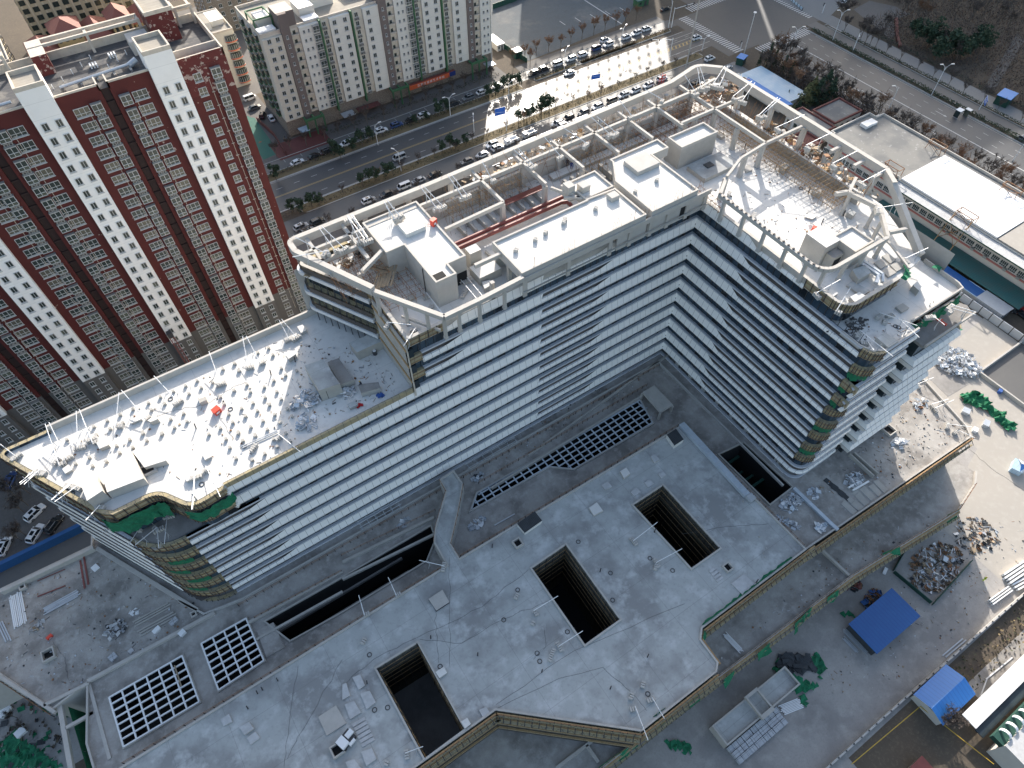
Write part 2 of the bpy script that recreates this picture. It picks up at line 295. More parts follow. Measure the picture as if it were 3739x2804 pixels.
def cap_parts(name,mesh,places,parent,cap=100,label_rest=None):
    """largest-in-view placements become parts of their own, the rest one mesh"""
    places=sorted(places,key=lambda p:(Vector(p[0])-Vector((0,0,H))).length)
    base=mesh.build(name); me=base.data; bpy.data.objects.remove(base)
    for loc,rz in places[:cap]:
        o=bpy.data.objects.new(name,me); COL.objects.link(o); o.parent=parent; o.location=loc; o.rotation_euler=(0,0,rz)
    rest=places[cap:]
    if rest:
        r=MB(); r.mats=list(mesh.mats)
        for loc,rz in rest:
            M=Matrix.Translation(loc)@Matrix.Rotation(rz,4,'Z'); b=len(r.v)
            r.v+=[tuple(M@Vector(v)) for v in mesh.v]; r.f+=[tuple(b+i for i in f) for f in mesh.f]; r.m+=mesh.m
        r.build(name,parent=parent,kind='stuff')
# =============== SETTING ===================================================
def sheet(name,polys,z,mt,**k):
    b=MB()
    for p in polys:
        if isinstance(p,tuple) and len(p)==4 and not isinstance(p[0],tuple): p=[(p[0],p[2]),(p[1],p[2]),(p[1],p[3]),(p[0],p[3])]
        tri=tessellate_polygon([[Vector((q[0],q[1],0)) for q in p]])
        for t in tri:
            a,c,d=[p[i] for i in t]
            if (c[0]-a[0])*(d[1]-a[1])-(c[1]-a[1])*(d[0]-a[0])<0: t=(t[0],t[2],t[1])
            b.face([(p[i][0],p[i][1],z) for i in t],mt)
    return b.build(name,kind='structure',**k)
sheet('ground',[(-900,1300,-300,1500)],-.02,'soil')
sheet('site_yard',[(-70,173.5,-20,160)],.004,'yard')
sheet('housing_courtyard_paving',[(-120,51,100,158),(24.6,51,158,162),(24.6,51,207,330),(51,160,250,330)],.006,'paving')
sheet('main_road',[(-300,214,181.5,197),(266,420,181.5,197)],.012,'asphalt')
sheet('road_junction',[(214,266,172,206)],.012,'asphalt')
sheet('cross_road',[(230,254.5,-150,172),(230,254.5,206,420)],.016,'asphalt')
sheet('service_lane',[(-300,204,167,176.5),(-300,214,202,207.5),(216,224,-100,158),(258,263.5,-150,172)],.010,'asphalt_worn')
sheet('pavement',[(-300,60,158,167),(60,205,158,167),(-300,135,207.5,216.5),(140.5,212,207.5,212.5),(227,230,-100,150),(212,216,-100,150)],.03,'paving')
sheet('pavement_pale',[(265.5,273,-150,172),[(265.5,172),(272,172),(300,182),(300,212),(285,230),(266,206)],(204,213,156,168)],.03,'paving_pale')
sheet('gravel_lot',[[(147.5,213),(196,215.5),(213,227),(213,300),(137,300),(141,240)]],.02,'gravel_dark')
sheet('lit_yard_patch',[[(112,-16),(112,3),(136,10),(139,32),(174,34),(173,-16)]],.016,'yard_lit_tan')  # sunlit part of the yard, drawn with the lighter yard colour
sheet('lower_yard',[(156,174,-16,23)],.02,'asphalt_worn')
sheet('park_ground',[(273,600,-150,420)],.016,'soil')
sheet('park_path',[[W(cu(1000,580),.05),W(cu(1070,590),.05),W(cu(1270,260),.05),W(cu(1230,200),.05)],[W(cu(200,60)),W(cu(300,5)),W(cu(460,40)),W(cu(560,90)),W(cu(470,120)),W(cu(470,220)),W(cu(420,240))]],.05,'paving')
sheet('soil_strip',[(-300,-44,-60,59),(60,173,-60,-16.5)],.012,'soil')
sheet('south_lane',[(88,150,-24.5,-20.5)],.02,'screed_warm')
sheet('west_lane',[(-140,-36,100,104)],.016,'asphalt_worn')
sheet('west_car_park',[(-140,-40,106,134)],.010,'paving')
sheet('playground',[[W(c1(*p)) for p in ((1560,740),(1640,760),(1800,985),(1700,1030),(1600,900))]],.035,'play_green')
sheet('terracotta_forecourt',[(43,62,206.5,216)],.036,'brown_tile')
# planters with kerbs
b=MB()
def planter(x0,x1,y0,y1,fill='dry_grass',h=.15):
    b.prism(rounded([((x0+x1)/2,y0),(x1,y0),(x1,y1),(x0,y1),(x0,y0),((x0+x1)/2,y0)],{1:min(2,(y1-y0)/2.2),2:min(2,(y1-y0)/2.2),3:min(2,(y1-y0)/2.2),4:min(2,(y1-y0)/2.2)},4)[:-1],0,h,'kerb')
    b.box(x0+.3,x1-.3,y0+.3,y1-.3,h,h+.004,fill)
for a in ((-200,27,176.7,181.3),(38.5,206,176.7,181.3),(-200,135,197.2,201.8),(141.5,161,199.3,201.3),(163,209,199.3,201.8,)): planter(*a)
struct(b,'planter_strip')
b=MB(); planter(161,191,199.4,201.2,'paving')
planter(255,257.8,-120,170,'soil'); planter(263.8,265.3,-120,168,'soil'); planter(224.2,226.2,-80,160,'soil')
b.box(-200,206,167-.15,167,0,.14,'kerb'); b.box(-200,204,181.25,181.5,0,.12,'kerb'); b.box(-200,135,196.9,197.2,0,.13,'kerb')
b.box(229.7,229.95,-100,168,0,.14,'kerb'); b.box(254.55,254.8,-100,168,0,.14,'kerb'); b.box(-200,212,207.5,207.7,0,.14,'kerb'); b.box(265.3,265.5,-100,166,0,.14,'kerb')
struct(b,'kerb')
# markings
b=MB(); z=.0165
def dash(x0,x1,y,w=.15,on=2,off=4,mt='road_paint',ax=0):
    x=x0
    while x<x1:
        if ax==0: b.face([(x,y-w/2,z),(min(x+on,x1),y-w/2,z),(min(x+on,x1),y+w/2,z),(x,y+w/2,z)],mt)
        else: b.face([(y-w/2,x,z),(y+w/2,x,z),(y+w/2,min(x+on,x1),z),(y-w/2,min(x+on,x1),z)],mt)
        x+=on+off
for y in (184.6,192.8): dash(-120,212,y)
dash(-120,212,181.8,on=400,off=1); dash(-120,212,196.6,on=400,off=1); dash(-120,140,188.9,.18,400,1,'road_paint_yellow'); dash(-120,140,189.3,.18,400,1,'road_paint_yellow')
x=142
while x<213:
    b.face([(x,188,z),(x+.7,188,z),(x+1.7,189.6,z),(x+1.0,189.6,z)],'road_paint_yellow'); x+=1.9
dash(142,213,187.9,.15,400,1,'road_paint_yellow'); dash(142,213,189.7,.15,400,1,'road_paint_yellow')
for y in (184.8,191.5,194): dash(190,216,y,.15,30,1)
# zebra crossings
for y in [172.5+1.25*i for i in range(27)]: b.face([(218,y,z),(222.5,y,z),(222.5,y+.55,z),(218,y+.55,z)],'road_paint')
for x in [227+1.25*i for i in range(24)]: b.face([(x,166.5,z+.004),(x+.55,166.5,z+.004),(x+.55,171,z+.004),(x,171,z+.004)],'road_paint'); b.face([(x,207,z+.004),(x+.55,207,z+.004),(x+.55,211.5,z+.004),(x,211.5,z+.004)],'road_paint')
for y in [176+1.25*i for i in range(20)]: b.face([(263,y,z),(267.5,y,z),(267.5,y+.55,z),(263,y+.55,z)],'road_paint')
z=.021
dash(-60,164,242,.4,400,1,ax=1); 
for x in (233.5,237.2,246,250): dash(-60,164,x,.15,2,4,ax=1)
dash(-60,164,230.4,.15,400,1,ax=1); dash(-60,164,254,.15,400,1,ax=1); z=.014
for x in (234,): dash(-60,164,x,.12,400,1,ax=1)
for i in range(34):   # parking bay ticks
    for y0,y1 in ((167.2,169.6),(204.8,207.3)):
        xx=-70+i*6.0; b.face([(xx,y0,z),(xx+.12,y0,z),(xx+.12,y1,z),(xx,y1,z)],'road_paint')
for (x,y) in ((236,95),(248,100),(236,128)):   # turn arrows
    z2=.0225; b.face([(x-.12,y,z2),(x+.12,y,z2),(x+.12,y+3.5,z2),(x-.12,y+3.5,z2)],'road_paint'); b.face([(x-.5,y,z2),(x,y-1.2,z2),(x+.5,y,z2)],'road_paint')
zz=.026
for i in range(6): b.face([(176+i*7,228-i*1.2,zz),(176.3+i*7,228-i*1.2,zz),(176.3+i*7,232-i*1.2,zz),(176+i*7,232-i*1.2,zz)],'road_paint')
A=Vector(W(c2(1560,0))); B_=Vector(W(c2(1800,155))); d=(B_-A).normalized(); n_=Vector((-d.y,d.x))*.25
b.face([(*(A-n_),zz),(*(B_-n_),zz),(*(B_+n_),zz),(*(A+n_),zz)],'road_paint')
struct(b,'road_marking')
# =============== THE HOSPITAL-SIZED WHITE BANDED BUILDING ===================
ZB=[62.6]+[58.5-3.77*i for i in range(11)]        # tops of the eleven bands (index 0 = roof parapet band)
OL=rounded([(-28,86.6),(-36.2,86.6),(-22.2,61.8),(79.3,61.8),(79.3,23.2),(90,23.2)],{1:1.3,2:7.5,4:2.7},8)
OU=rounded([(-28,86.6),(-36.2,86.6),(-25.4,67.6),(-23.6,66.1),(-17.6,66.1),(-14.2,60.9),(-9,61.4),(-8.6,61.8),(79.3,61.8),(79.3,23.2),(90,23.2)],{1:1.3,2:2,4:2.6,5:3.2},6)
OT=rounded([(30,86.6),(14.6,86.6),(21.9,72.6),(21.9,61.8),(79.3,61.8),(79.3,23.2),(90,23.2)],{1:1.2,5:2.7},8)
OR=rounded([(30,86.6),(14.6,86.6),(21.9,72.6),(21.9,61.8),(79.3,61.8),(79.3,30.4),(91.6,30.4)],{1:1.2,5:2.9},8)
def inset(path,d):
    n=len(path); out=[]
    for i in range(n):
        p=Vector(path[i]); ns=[]
        if i>0: a=(p-Vector(path[i-1])).normalized(); ns.append(Vector((a.y,-a.x)))
        if i<n-1: a=(Vector(path[i+1])-p).normalized(); ns.append(Vector((a.y,-a.x)))
        nn=sum(ns,Vector((0,0))).normalized(); k=1/max(.3,nn.dot(ns[0])); out.append((p.x-nn.x*k*d,p.y-nn.y*k*d))
    return out
bld=thing('office_building','long L-shaped building under construction with white ribbon bands above the podium','building',(20,62,20.5))
def bp(mb,name,**k):
    o=mb.build(name,**k); o.parent=bld; o.matrix_parent_inverse=Matrix.Translation((-20,-62,-20.5)); return o
bld_inv=Matrix.Translation((-20,-62,-20.5))
def sub(path,f):  # sub-path where predicate holds on segment midpoints
    res=[];cur=[]
    for a,b in zip(path,path[1:]):
        m=((a[0]+b[0])/2,(a[1]+b[1])/2)
        if f(m): 
            if not cur: cur=[a]
            cur.append(b)
        else:
            if cur: res.append(cur); cur=[]
    if cur: res.append(cur)
    return res
def cut(path,xs=(),ys=()):
    out=[path[0]]
    for a,b in zip(path,path[1:]):
        ts=[]
        for x in xs:
            if abs(b[0]-a[0])>1e-6:
                t=(x-a[0])/(b[0]-a[0]); 
                if 1e-4<t<1-1e-4: ts.append(t)
        for y in ys:
            if abs(b[1]-a[1])>1e-6:
                t=(y-a[1])/(b[1]-a[1])
                if 1e-4<t<1-1e-4: ts.append(t)
        for t in sorted(ts): out.append((a[0]+t*(b[0]-a[0]),a[1]+t*(b[1]-a[1])))
        out.append(b)
    return out
# glass walls
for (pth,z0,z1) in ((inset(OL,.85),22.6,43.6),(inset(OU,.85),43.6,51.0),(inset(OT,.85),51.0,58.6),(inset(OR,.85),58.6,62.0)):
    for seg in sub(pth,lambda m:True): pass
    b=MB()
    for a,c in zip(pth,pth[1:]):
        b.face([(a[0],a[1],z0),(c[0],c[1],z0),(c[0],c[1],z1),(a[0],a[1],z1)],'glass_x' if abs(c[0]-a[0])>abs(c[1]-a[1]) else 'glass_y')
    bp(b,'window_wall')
# mullions as geometry for the upper window strips
b=MB()
for i in range(0,11):
    z1=ZB[i]-2.1; z0=ZB[i+1] if i<11 else z1-2
    x0=22.6 if i<3 else (-8 if i<5 else -17)
    x=x0
    while x<79: b.box(x,x+.06,62.52,62.66,z0,z1,'dark_steel'); x+=1.35 if i<5 else 2.7
    y=27
    while y<61.5: b.box(80.02,80.16,y,y+.06,z0,z1,'dark_steel'); y+=1.35
bp(b,'mullion')
def spandrel(i,path,kind):
    """one storey-high ribbon: lip, recessed brown strip and tilted lower panel; cover panels close the recess where the band is plain"""
    t=ZB[i]; hh=2.0
    b=MB()
    for seg in sub(cut(path,xs=(-17.6,),ys=(66.2,26.0)),lambda m: True if kind=='all' else kind(m)):
        for a,c in zip(seg,seg[1:]): pass
        mt='panel_x'
        # split by direction so the joints follow the wall
        runs=[];cur=[seg[0]];cd=None
        for a,c in zip(seg,seg[1:]):
            d='x' if abs(c[0]-a[0])>=abs(c[1]-a[1]) else 'y'
            cur.append(c)
        b.sweep(seg,[(-.85,t-.02),(-.37,t-.02),(-.35,t-.06),(-.30,t-.26),(-.5,t-.28)],'lip_metal')
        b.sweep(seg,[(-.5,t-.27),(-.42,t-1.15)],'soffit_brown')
    bp(b,'spandrel_band')
    b=MB()
    for seg in sub(cut(path,xs=(-17.6,),ys=(66.2,26.0)),lambda m: True if kind=='all' else kind(m)):
        k=0
        while k<len(seg)-1:
            a=seg[k];c=seg[k+1]; d=abs(c[0]-a[0])>=abs(c[1]-a[1]); j=k+1
            while j<len(seg)-1 and (abs(seg[j+1][0]-seg[j][0])>=abs(seg[j+1][1]-seg[j][1]))==d: j+=1
            hx=t-(2.15 if d else 1.95); b.sweep(seg[k:j+1],[(-.5,t-1.1),(-.12,t-1.1),(.05,t-1.65),(-.12,hx),(-.85,hx)],'panel_x' if d else 'panel_y'); k=j
    bp(b,'lower_panel')
clad=lambda m: True
for i in range(12):
    path=OR if i==0 else OT if i<3 else OU if i<5 else OL
    # which stretches are clad in metal panels; rest shows bare insulation
    def cl(m,i=i):
        x,y=m
        if i<3 and x<21.9: return i<3 and y>73 and False
        if x<30 and i==0 and y<70: return x>28.6
        if i<3 and x<24.2 and y<70: return x>24.2
        if i>=3 and i<5 and x<-9: return False
        if i>=5 and x<-17.4 and y<66.3: return False
        if i==0 and x<90 and y<38.5 and x<200 and x>60: return False
        if x>60 and i<10 and y<25.9 and x<82: return False
        return True
    cpath=cut(path,xs=(28.6,24.2,-17.4),ys=(38.5,25.9,66.3))
    if i<10 or True: spandrel(i,cpath,cl)
    t=ZB[i]
    for seg in sub(cpath,lambda m: not cl(m)):
        b=MB()
        b.sweep(seg,[(-.85,t),(-.25,t),(-.25,t-1.6),(-.85,t-1.6)],'insulation')
        if i>=5: b.sweep(seg,[(-.25,t-1.6),(-.85,t-2.2)],'insulation_shaded')
        k=0
        for a,c in zip(seg,seg[1:]):
            L=(Vector(c)-Vector(a)).length; n=max(1,int(L/1.3))
            for q in range(n):
                u=a[0]+(c[0]-a[0])*q/n; v=a[1]+(c[1]-a[1])*q/n
                dx,dy=(c[0]-a[0])/L,(c[1]-a[1])/L; u+=dy*-.15;v-=dx*-.15
                b.box(u-.05,u+.05,v-.05,v+.05,t-1.8,t+.25,'dark_steel')
        b.sweep(seg,[(-.1,t-.3),(-.1,t-.38),(-.2,t-.38)],'rusty_steel'); b.sweep(seg,[(-.1,t-1.2),(-.1,t-1.28),(-.2,t-1.28)],'rusty_steel')
        bp(b,'bare_insulation')
# cover panels over the brown recess (plain stretches of band), ends cut on the slant
b=MB()
def cover(axis,fixed,u0,u1,t,s0,s1):
    z1=t-.2;z0=t-1.12; i_=.30;o_=.11
    if axis==0: b.face([(u0+s0,fixed+o_,z0),(u1+s1,fixed+o_,z0),(u1,fixed+i_,z1),(u0,fixed+i_,z1)],'panel_x')
    else: b.face([(fixed+o_,u0+s0,z0),(fixed+i_,u0,z1),(fixed+i_,u1,z1),(fixed+o_,u1+s1,z0)],'panel_y')
for i in range(11):
    t=ZB[i]
    if i<3: cover(0,61.795,31.8,46.5,t,-5 if i else -3,-.4); 
    elif i<5: cover(0,61.795,-9,46.5,t,0,-.4)
    else: cover(0,61.795,-5,46.5,t,-4.5,-.4)
    cover(0,61.795,61,79.6,t,-4.5,-.19); cover(1,79.295,50.8,62.1,t,-2.5,-.19)
t=ZB[11]; cover(0,61.795,-18,79.6,t,0,-.19); cover(1,79.295,26,62.1,t,0,-.19)
bp(b,'cover_panel')
# left slanting facade keeps plain panels
b=MB()
for i in range(5,12):
    t=ZB[i]; a=Vector((-35.0,84.4)); c=Vector((-24.6,66.2)); n=Vector((c-a)); n=Vector((n.y,-n.x)).normalized()*.02
    b.face([(a.x+n.x,a.y+n.y,t-.05),(c.x+n.x,c.y+n.y,t-.05),(c.x+n.x,c.y+n.y,t-1.6),(a.x+n.x,a.y+n.y,t-1.6)][::-1],'panel_y')
bp(b,'slanted_panel')
# back and hidden sides
b=MB()
b.face([(14.6,86.6,0),(14.6,86.6,50.6),(-33,86.6,50.6),(-33,86.6,0)],'render_coat')
for (p,q) in (((14.6,86.6),(100,87)),((100,87),(105.6,84)),((105.6,84),(105.6,30)),):
    b.face([(q[0],q[1],0),(p[0],p[1],0),(p[0],p[1],61),(q[0],q[1],61)],'render_coat')
bp(b,'back_wall')
# roofs
b=MB(); lp=[p for p in OU if p[0]<22]+[(22,61.8)]
pr=inset(lp,.4); b.prism([(22.5,86.2)]+pr[1:-1]+[(22.5,62.2)],49.9,50.45,'white_roof',bottom=True); bp(b,'roof_slab')
b=MB(); b.sweep(OU[:[k for k,p in enumerate(OU) if p[0]>-8.9 and p[1]<62][0]+1],[(-.3,50.0),(-.3,50.7),(-.6,50.7),(-.6,50.3)],'pale_concrete'); b.sweep([(20,86.6),(-28,86.6)],[(-.05,50.0),(-.05,51.7),(-.45,51.7),(-.45,50.3)],'pale_concrete')
b.sweep([(-9,61.8),(22,61.8)],[(-.2,50.3),(-.2,51.35),(-.55,51.35),(-.55,50.3)],'insulation'); bp(b,'parapet')
b=MB(); b.prism([(-28,86),(-34.5,85.5),(-24,66.5),(-22,63),(-17,62.2),(-6,62.2),(-6,70)],43.0,43.4,'deck_dirty',bottom=True); bp(b,'terrace_slab')
def toproof(): 
    l=[p for p in OR][1:]
    return inset(l,.3)[:-1]+[(91.6,30.8),(95,31.6),(99.5,32.2),(105.3,44.5),(105.6,84),(100,87),(17,86.4)]
b=MB(); b.prism(toproof(),60.9,61.5,'white_roof',bottom=True); bp(b,'roof_slab')
b=MB(); b.prism([(79.8,60),(79.8,27),(80.3,25),(82,23.8),(90.2,23.8),(90.4,25.3),(103.4,25.3),(103.8,33),(105.4,45),(100,60)],57.0,57.9,'white_roof',bottom=True); bp(b,'terrace_slab')
b=MB(); b.prism([(92.4,22.3),(105.2,22.3),(106,24),(105,26),(92.4,26)],53.6,54.1,'deck_dirty',bottom=True); b.box(92.4,105.3,22.0,22.25,53.9,54.6,'pale_concrete'); bp(b,'terrace_slab')
b=MB()
b.sweep([p for p in OR][1:],[(-.85,61.3),(-.85,62.65),(-.3,62.65),(-.3,61.4)][::-1],'pale_concrete')
b.sweep([(79.6,30),(79.6,26.5),(80.4,24.6),(82.2,23.6),(90.2,23.6)],[(-.1,57.8),(-.1,58.6),(-.4,58.6),(-.4,57.8)],'pale_concrete')
b.sweep([(90.4,25.3),(103.2,25.3),(103.7,26.5),(103.9,33)],[(0,57.0),(0,58.7),(-.25,58.7),(-.25,57.8)],'pale_concrete')
bp(b,'parapet')
# end volume (right) with its own bands, the slot and green netting behind
b=MB(); b.box(92.6,105.2,22.9,30,20.5,53.6,'glass_dark'); b.box(90.0,92.6,26,34,20.5,57,'soffit_brown'); bp(b,'end_wall')
for i in range(3,11):
    t=ZB[i]-.3; b=MB(); b.sweep([(92.4,26),(92.4,22.1),(104.4,22.1)],[(-.7,t),(.05,t),(.55,t-.75),(.3,t-1.9),(-.7,t-1.9)],'panel_x'); bp(b,'end_band')
    b=MB(); b.sweep(rounded([(104.4,22.1),(105.9,22.1),(105.9,24.5)],{1:1.3},4),[(-.7,t),(-.1,t),(-.1,t-1.5),(-.7,t-1.5)],'insulation'); bp(b,'bare_insulation')
for k in range(5):
    z=52-6.6*k; b=MB()
    for j in range(7):
        x=90.1+.36*j; b.face([(x,25.9-.35*rnd.random(),z-2.2-rnd.random()),(x+.36,25.9-.35*rnd.random(),z-2.2),(x+.36,25.6,z+2),(x,25.7,z+2)],'green_net')
    bp(b,'safety_net')
# netting under the left upper roof and at the right terrace
def drape(path,z1,z0,name='safety_net',d=-.2):
    b=MB(); pts=[]
    for a,c in zip(path,path[1:]):
        n=max(1,int((Vector(c)-Vector(a)).length/.6))
        pts+=[(a[0]+(c[0]-a[0])*k/n,a[1]+(c[1]-a[1])*k/n) for k in range(n)]
    pts.append(path[-1]); rows=[]
    for lv in range(5):
        rows.append([(p[0]+rnd.uniform(-.18,.18),p[1]-d*0+rnd.uniform(-.25,.15)-.12*lv,z1+(z0-z1)*lv/4+rnd.uniform(-.3,.3)*(lv>0)) for p in pts])
    for r0,r1 in zip(rows,rows[1:]):
        for k in range(len(pts)-1): b.face([r0[k],r1[k],r1[k+1],r0[k+1]],'green_net')
    return bp(b,name)
lob=[p for p in OU if -27.6<p[0]<-8.5 and p[1]<71]
drape([p for p in lob if p[0]<-17],49.2,46.3); drape([p for p in lob if p[0]>-16],49.2,47.6); drape([(93,25.1),(103.4,25.1)],56.9,55.3); drape([(90.6,25.6),(92.8,25.2)],57.0,54.5)
for i in (6,7,8,9):
    t=ZB[i]-1.7; pp=[p for p in inset(OL,.35) if p[0]<-17.3 and p[1]<66]
    b=MB()
    k0=1 if i%2 else 3
    for k in range(k0,min(len(pp)-1,k0+4)):
        a=pp[k];c=pp[k+1]
        for s in range(3): 
            za=t-.45*s-.1; b.face([(a[0],a[1],za+rnd.uniform(-.15,.1)),(c[0],c[1],za+rnd.uniform(-.15,.1)),(c[0],c[1],za-.5),(a[0],a[1],za-.5)],'green_net')
    bp(b,'safety_net')
pp=[p for p in inset(OL,.5) if 79<p[0]<83 and p[1]<26.2]
for i in (2,3,4,6,8):
    t=ZB[i]-1.7; b=MB()
    for k in range(len(pp)-1):
        a=pp[k];c=pp[k+1]; h=rnd.uniform(1.0,2.0); b.face([(a[0],a[1],t),(c[0],c[1],t),(c[0],c[1],t-h),(a[0],a[1],t-rnd.uniform(.9,2))],'green_net')
    bp(b,'safety_net')
# base storey: piers with dark openings
b=MB()
b.prism([(-33,85),(-23.5,65.5),(-17.5,64),(81.6,64),(81.6,26),(104,26),(104,84)],20.5,22.7,'glass_dark')
x=-14
while x<80: b.box(x,x+1.3,62.9,64.2,20.5,22.8,'pale_concrete'); b.box(x+4.2,x+4.5,63.5,64.2,20.5,22.8,'pale_concrete'); x+=8.2
y=28
while y<60: b.box(80.2,81.8,y,y+1.1,20.5,22.8,'pale_concrete'); y+=4.15
bp(b,'pier')
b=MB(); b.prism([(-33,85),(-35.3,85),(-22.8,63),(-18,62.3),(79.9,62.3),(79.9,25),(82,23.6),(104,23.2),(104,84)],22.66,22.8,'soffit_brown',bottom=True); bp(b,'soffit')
b=MB(); b.sweep([(-26.5,66),(-23.5,61.3),(-17,60.2),(77.2,60.2),(77.2,24)],[(0,20.5),(0,21.1),(-.3,21.1),(-.3,20.5)],'render_coat'); bp(b,'base_kerb')
# left chamfered end of the top block (windows, thin bands, soffit)
b=MB()
for i in range(3):
    t=ZB[i]+(-1.2 if i else -.9); b.sweep(rounded([(20,86.7),(14.5,86.7),(21.6,73.2)],{1:1.2},6),[(-.3,t),(.25,t),(.25,t-.75),(-.3,t-.75)],'panel_plain')
    b.sweep([(15.6,84.4),(21.5,73.3)],[(.02,t+1.2),(.02,t+.1)],'soffit_brown')
    for k in range(9):
        u=k/9; x=15.6+(21.5-15.6)*u; y=84.4+(73.3-84.4)*u; b.box(x-.06,x+.06,y-.06,y+.06,t-3.0,t-.7,'dark_steel')

b.sweep([(21.9,72.8),(21.9,61.8)],[(-.1,62),(.15,62),(.15,50.5),(-.1,50.5)],'concrete')
for z in (61,57.2,53.5): b.sweep([(21.9,72.8),(21.9,61.8)],[(.15,z),(.3,z),(.3,z-.5),(.15,z-.5)],'bamboo')
bp(b,'chamfered_end')
b=MB()
for i in range(3):
    t=ZB[i+1]; b.box(22.0,22.9,61.9,62.2,t+.2,t+1.9,'glass_dark'); b.box(21.75,22.0,61.75,62.3,t-1.4,t+2.1,'cream_trim')
bp(b,'corner_window')
# podium ------------------------------------------------------------------
pod=thing('podium_building','low flat-roofed concrete podium with dark light wells in front of the banded building','building',(20,30,0))
pinv=Matrix.Translation((-20,-30,0))
def pp_(mb,name,**k):
    o=mb.build(name,**k); o.parent=pod; o.matrix_parent_inverse=pinv; return o
ZP=20.5; ZR=24.0; ZD=10.0
grid1=poly_px([(870,1540),(1915,940),(2000,1090),(1490,1385),(1335,1370),(830,1650)],c5,ZP)
g2=poly_px([(712,1208),(1180,940),(1290,1235),(805,1525)],c7,ZP); g3=poly_px([(1303,862),(1590,700),(1705,970),(1415,1160)],c7,ZP)
v2=poly_px([(575,1343),(745,1247),(930,1138),(940,1165),(921,1212),(740,1322),(628,1384)],dd,ZP)
v3=poly_px([(1553,983),(1606,958),(1710,1053),(1662,1090)],dd,ZP)
v4=poly_px([(400,1265),(565,1120),(690,1600),(530,1700)],c7,ZP)
pit=poly_px([(1925,955),(2010,1080),(2110,1035),(2035,905)],c5,ZP)
outer=[(-54.6,70.4),(-48.5,59.9),(-46.5,57.5),(-46,44),(-40,44),(-39.9,20.8),(9.7,20.8),(26.4,12.3),(71,12.3),(117,10.8),(119.5,16),(121.6,25.4),(112,29),(106,31),(106,87.5),(-36,87.5),(-36.6,85),(-53.5,85.5),(-60,86),(-60,70.4)]
outer=[(-62,70.6)]+outer[:-1][:0]+[(-54.6,70.4),(-48.5,59.9),(-43.0,61.0),(-45.2,52),(-45.0,44.4),(-40.5,44.4),(-40.5,20.7),(9.7,20.7),(26.4,12.6),(71,12.6),(117,10.8),(118.6,13),(121.6,25.4),(112,29),(106.2,31),(106.2,87.5),(-36,87.5),(-36.6,85.2),(-62,86)]
w1=poly_px([(222,1020),(485,858),(785,1410),(532,1597)],c8,ZR); w2=poly_px([(1222,375),(1440,225),(1785,705),(1562,865)],c8,ZR); w3=poly_px([(1368,1092),(1432,1050),(1554,1185),(1493,1228)],dd,ZR)
b=MB(); b.prism(outer,ZD-.2,ZP,'render_coat','screed_warm',holes=[grid1,g2,g3,v2,v3,w1,w2,w3],hs='void_shade'); pp_(b,'podium_slab')
# inside of the voids: ledges and floors
b=MB()
b.box(-52,100,19,66,3.9,4.0,'void_shade')
for (p,q,z) in (((-12,45.6),(14,45.6),8),((-12,47.4),(14,47.4),16.5),((-14,49.5),(12,49.5),13),((-16,51.6),(10,51.6),16.8),((-16,54.2),(10,54.2),18.6),((-18,56.0),(8,56.0),15.5)):
    b.beam((p[0],p[1],z-3),(q[0],q[1],z-3),.7,.7,'deck_dirty' if z>16 else 'dark_sheet')  # lower ledges take a darker material for the shade inside the void
for (x,z) in ((84,17),(87,13.5),(90,9.8),(93,6.5)):
    pass
for k in range(6): 
    y0=28+2.2*k; b.box(66,82,y0,y0+.5,15.5-1.6*(k%3),16.1-1.6*(k%3),'dark_teal')
for k in range(8): b.box(28+5*k,28.5+5*k,44,62,14,15,'dark_sheet')
pp_(b,'void_ledge')
# raised main roof
w1=poly_px([(222,1020),(485,858),(785,1410),(532,1597)],c8,ZR); w2=poly_px([(1222,375),(1440,225),(1785,705),(1562,865)],c8,ZR); w3=poly_px([(1368,1092),(1432,1050),(1554,1185),(1493,1228)],dd,ZR)
br=poly_px([(965,1222),(937,1172),(940,1140),(963,1062),(949,1037),(980,1016),(1001,1046),(989,1112),(974,1175),(993,1206)],dd,ZR)
mr=[(-40.6,44.5)]+[(-40.6,20.5),(9.7,20.5),(26.4,5.9),(41.8,5.9),(43,6.8),(43.2,11.0),(44.6,12.2),(69.2,12.2),(68.6,43.9),(17.6,44.7)]+br[::-1][0:0]+[br[k] for k in (8,7,6,5,4,3,2,1,0)]
mr=[(-40.6,44.5),(-40.6,20.5),(9.7,20.5),(26.4,5.9),(41.8,5.9),(43,6.8),(43.2,11.0),(44.6,12.2),(69.2,12.2),(68.6,43.9),tuple(br[9]),tuple(br[8]),tuple(br[7]),tuple(br[6]),tuple(br[5]),tuple(br[4]),tuple(br[3]),tuple(br[2]),tuple(br[1]),tuple(br[0])]
b=MB(); b.prism(mr,ZP-.6,ZR,'render_coat','screed',holes=[w1,w2,w3]); 
pp_(b,'main_roof')
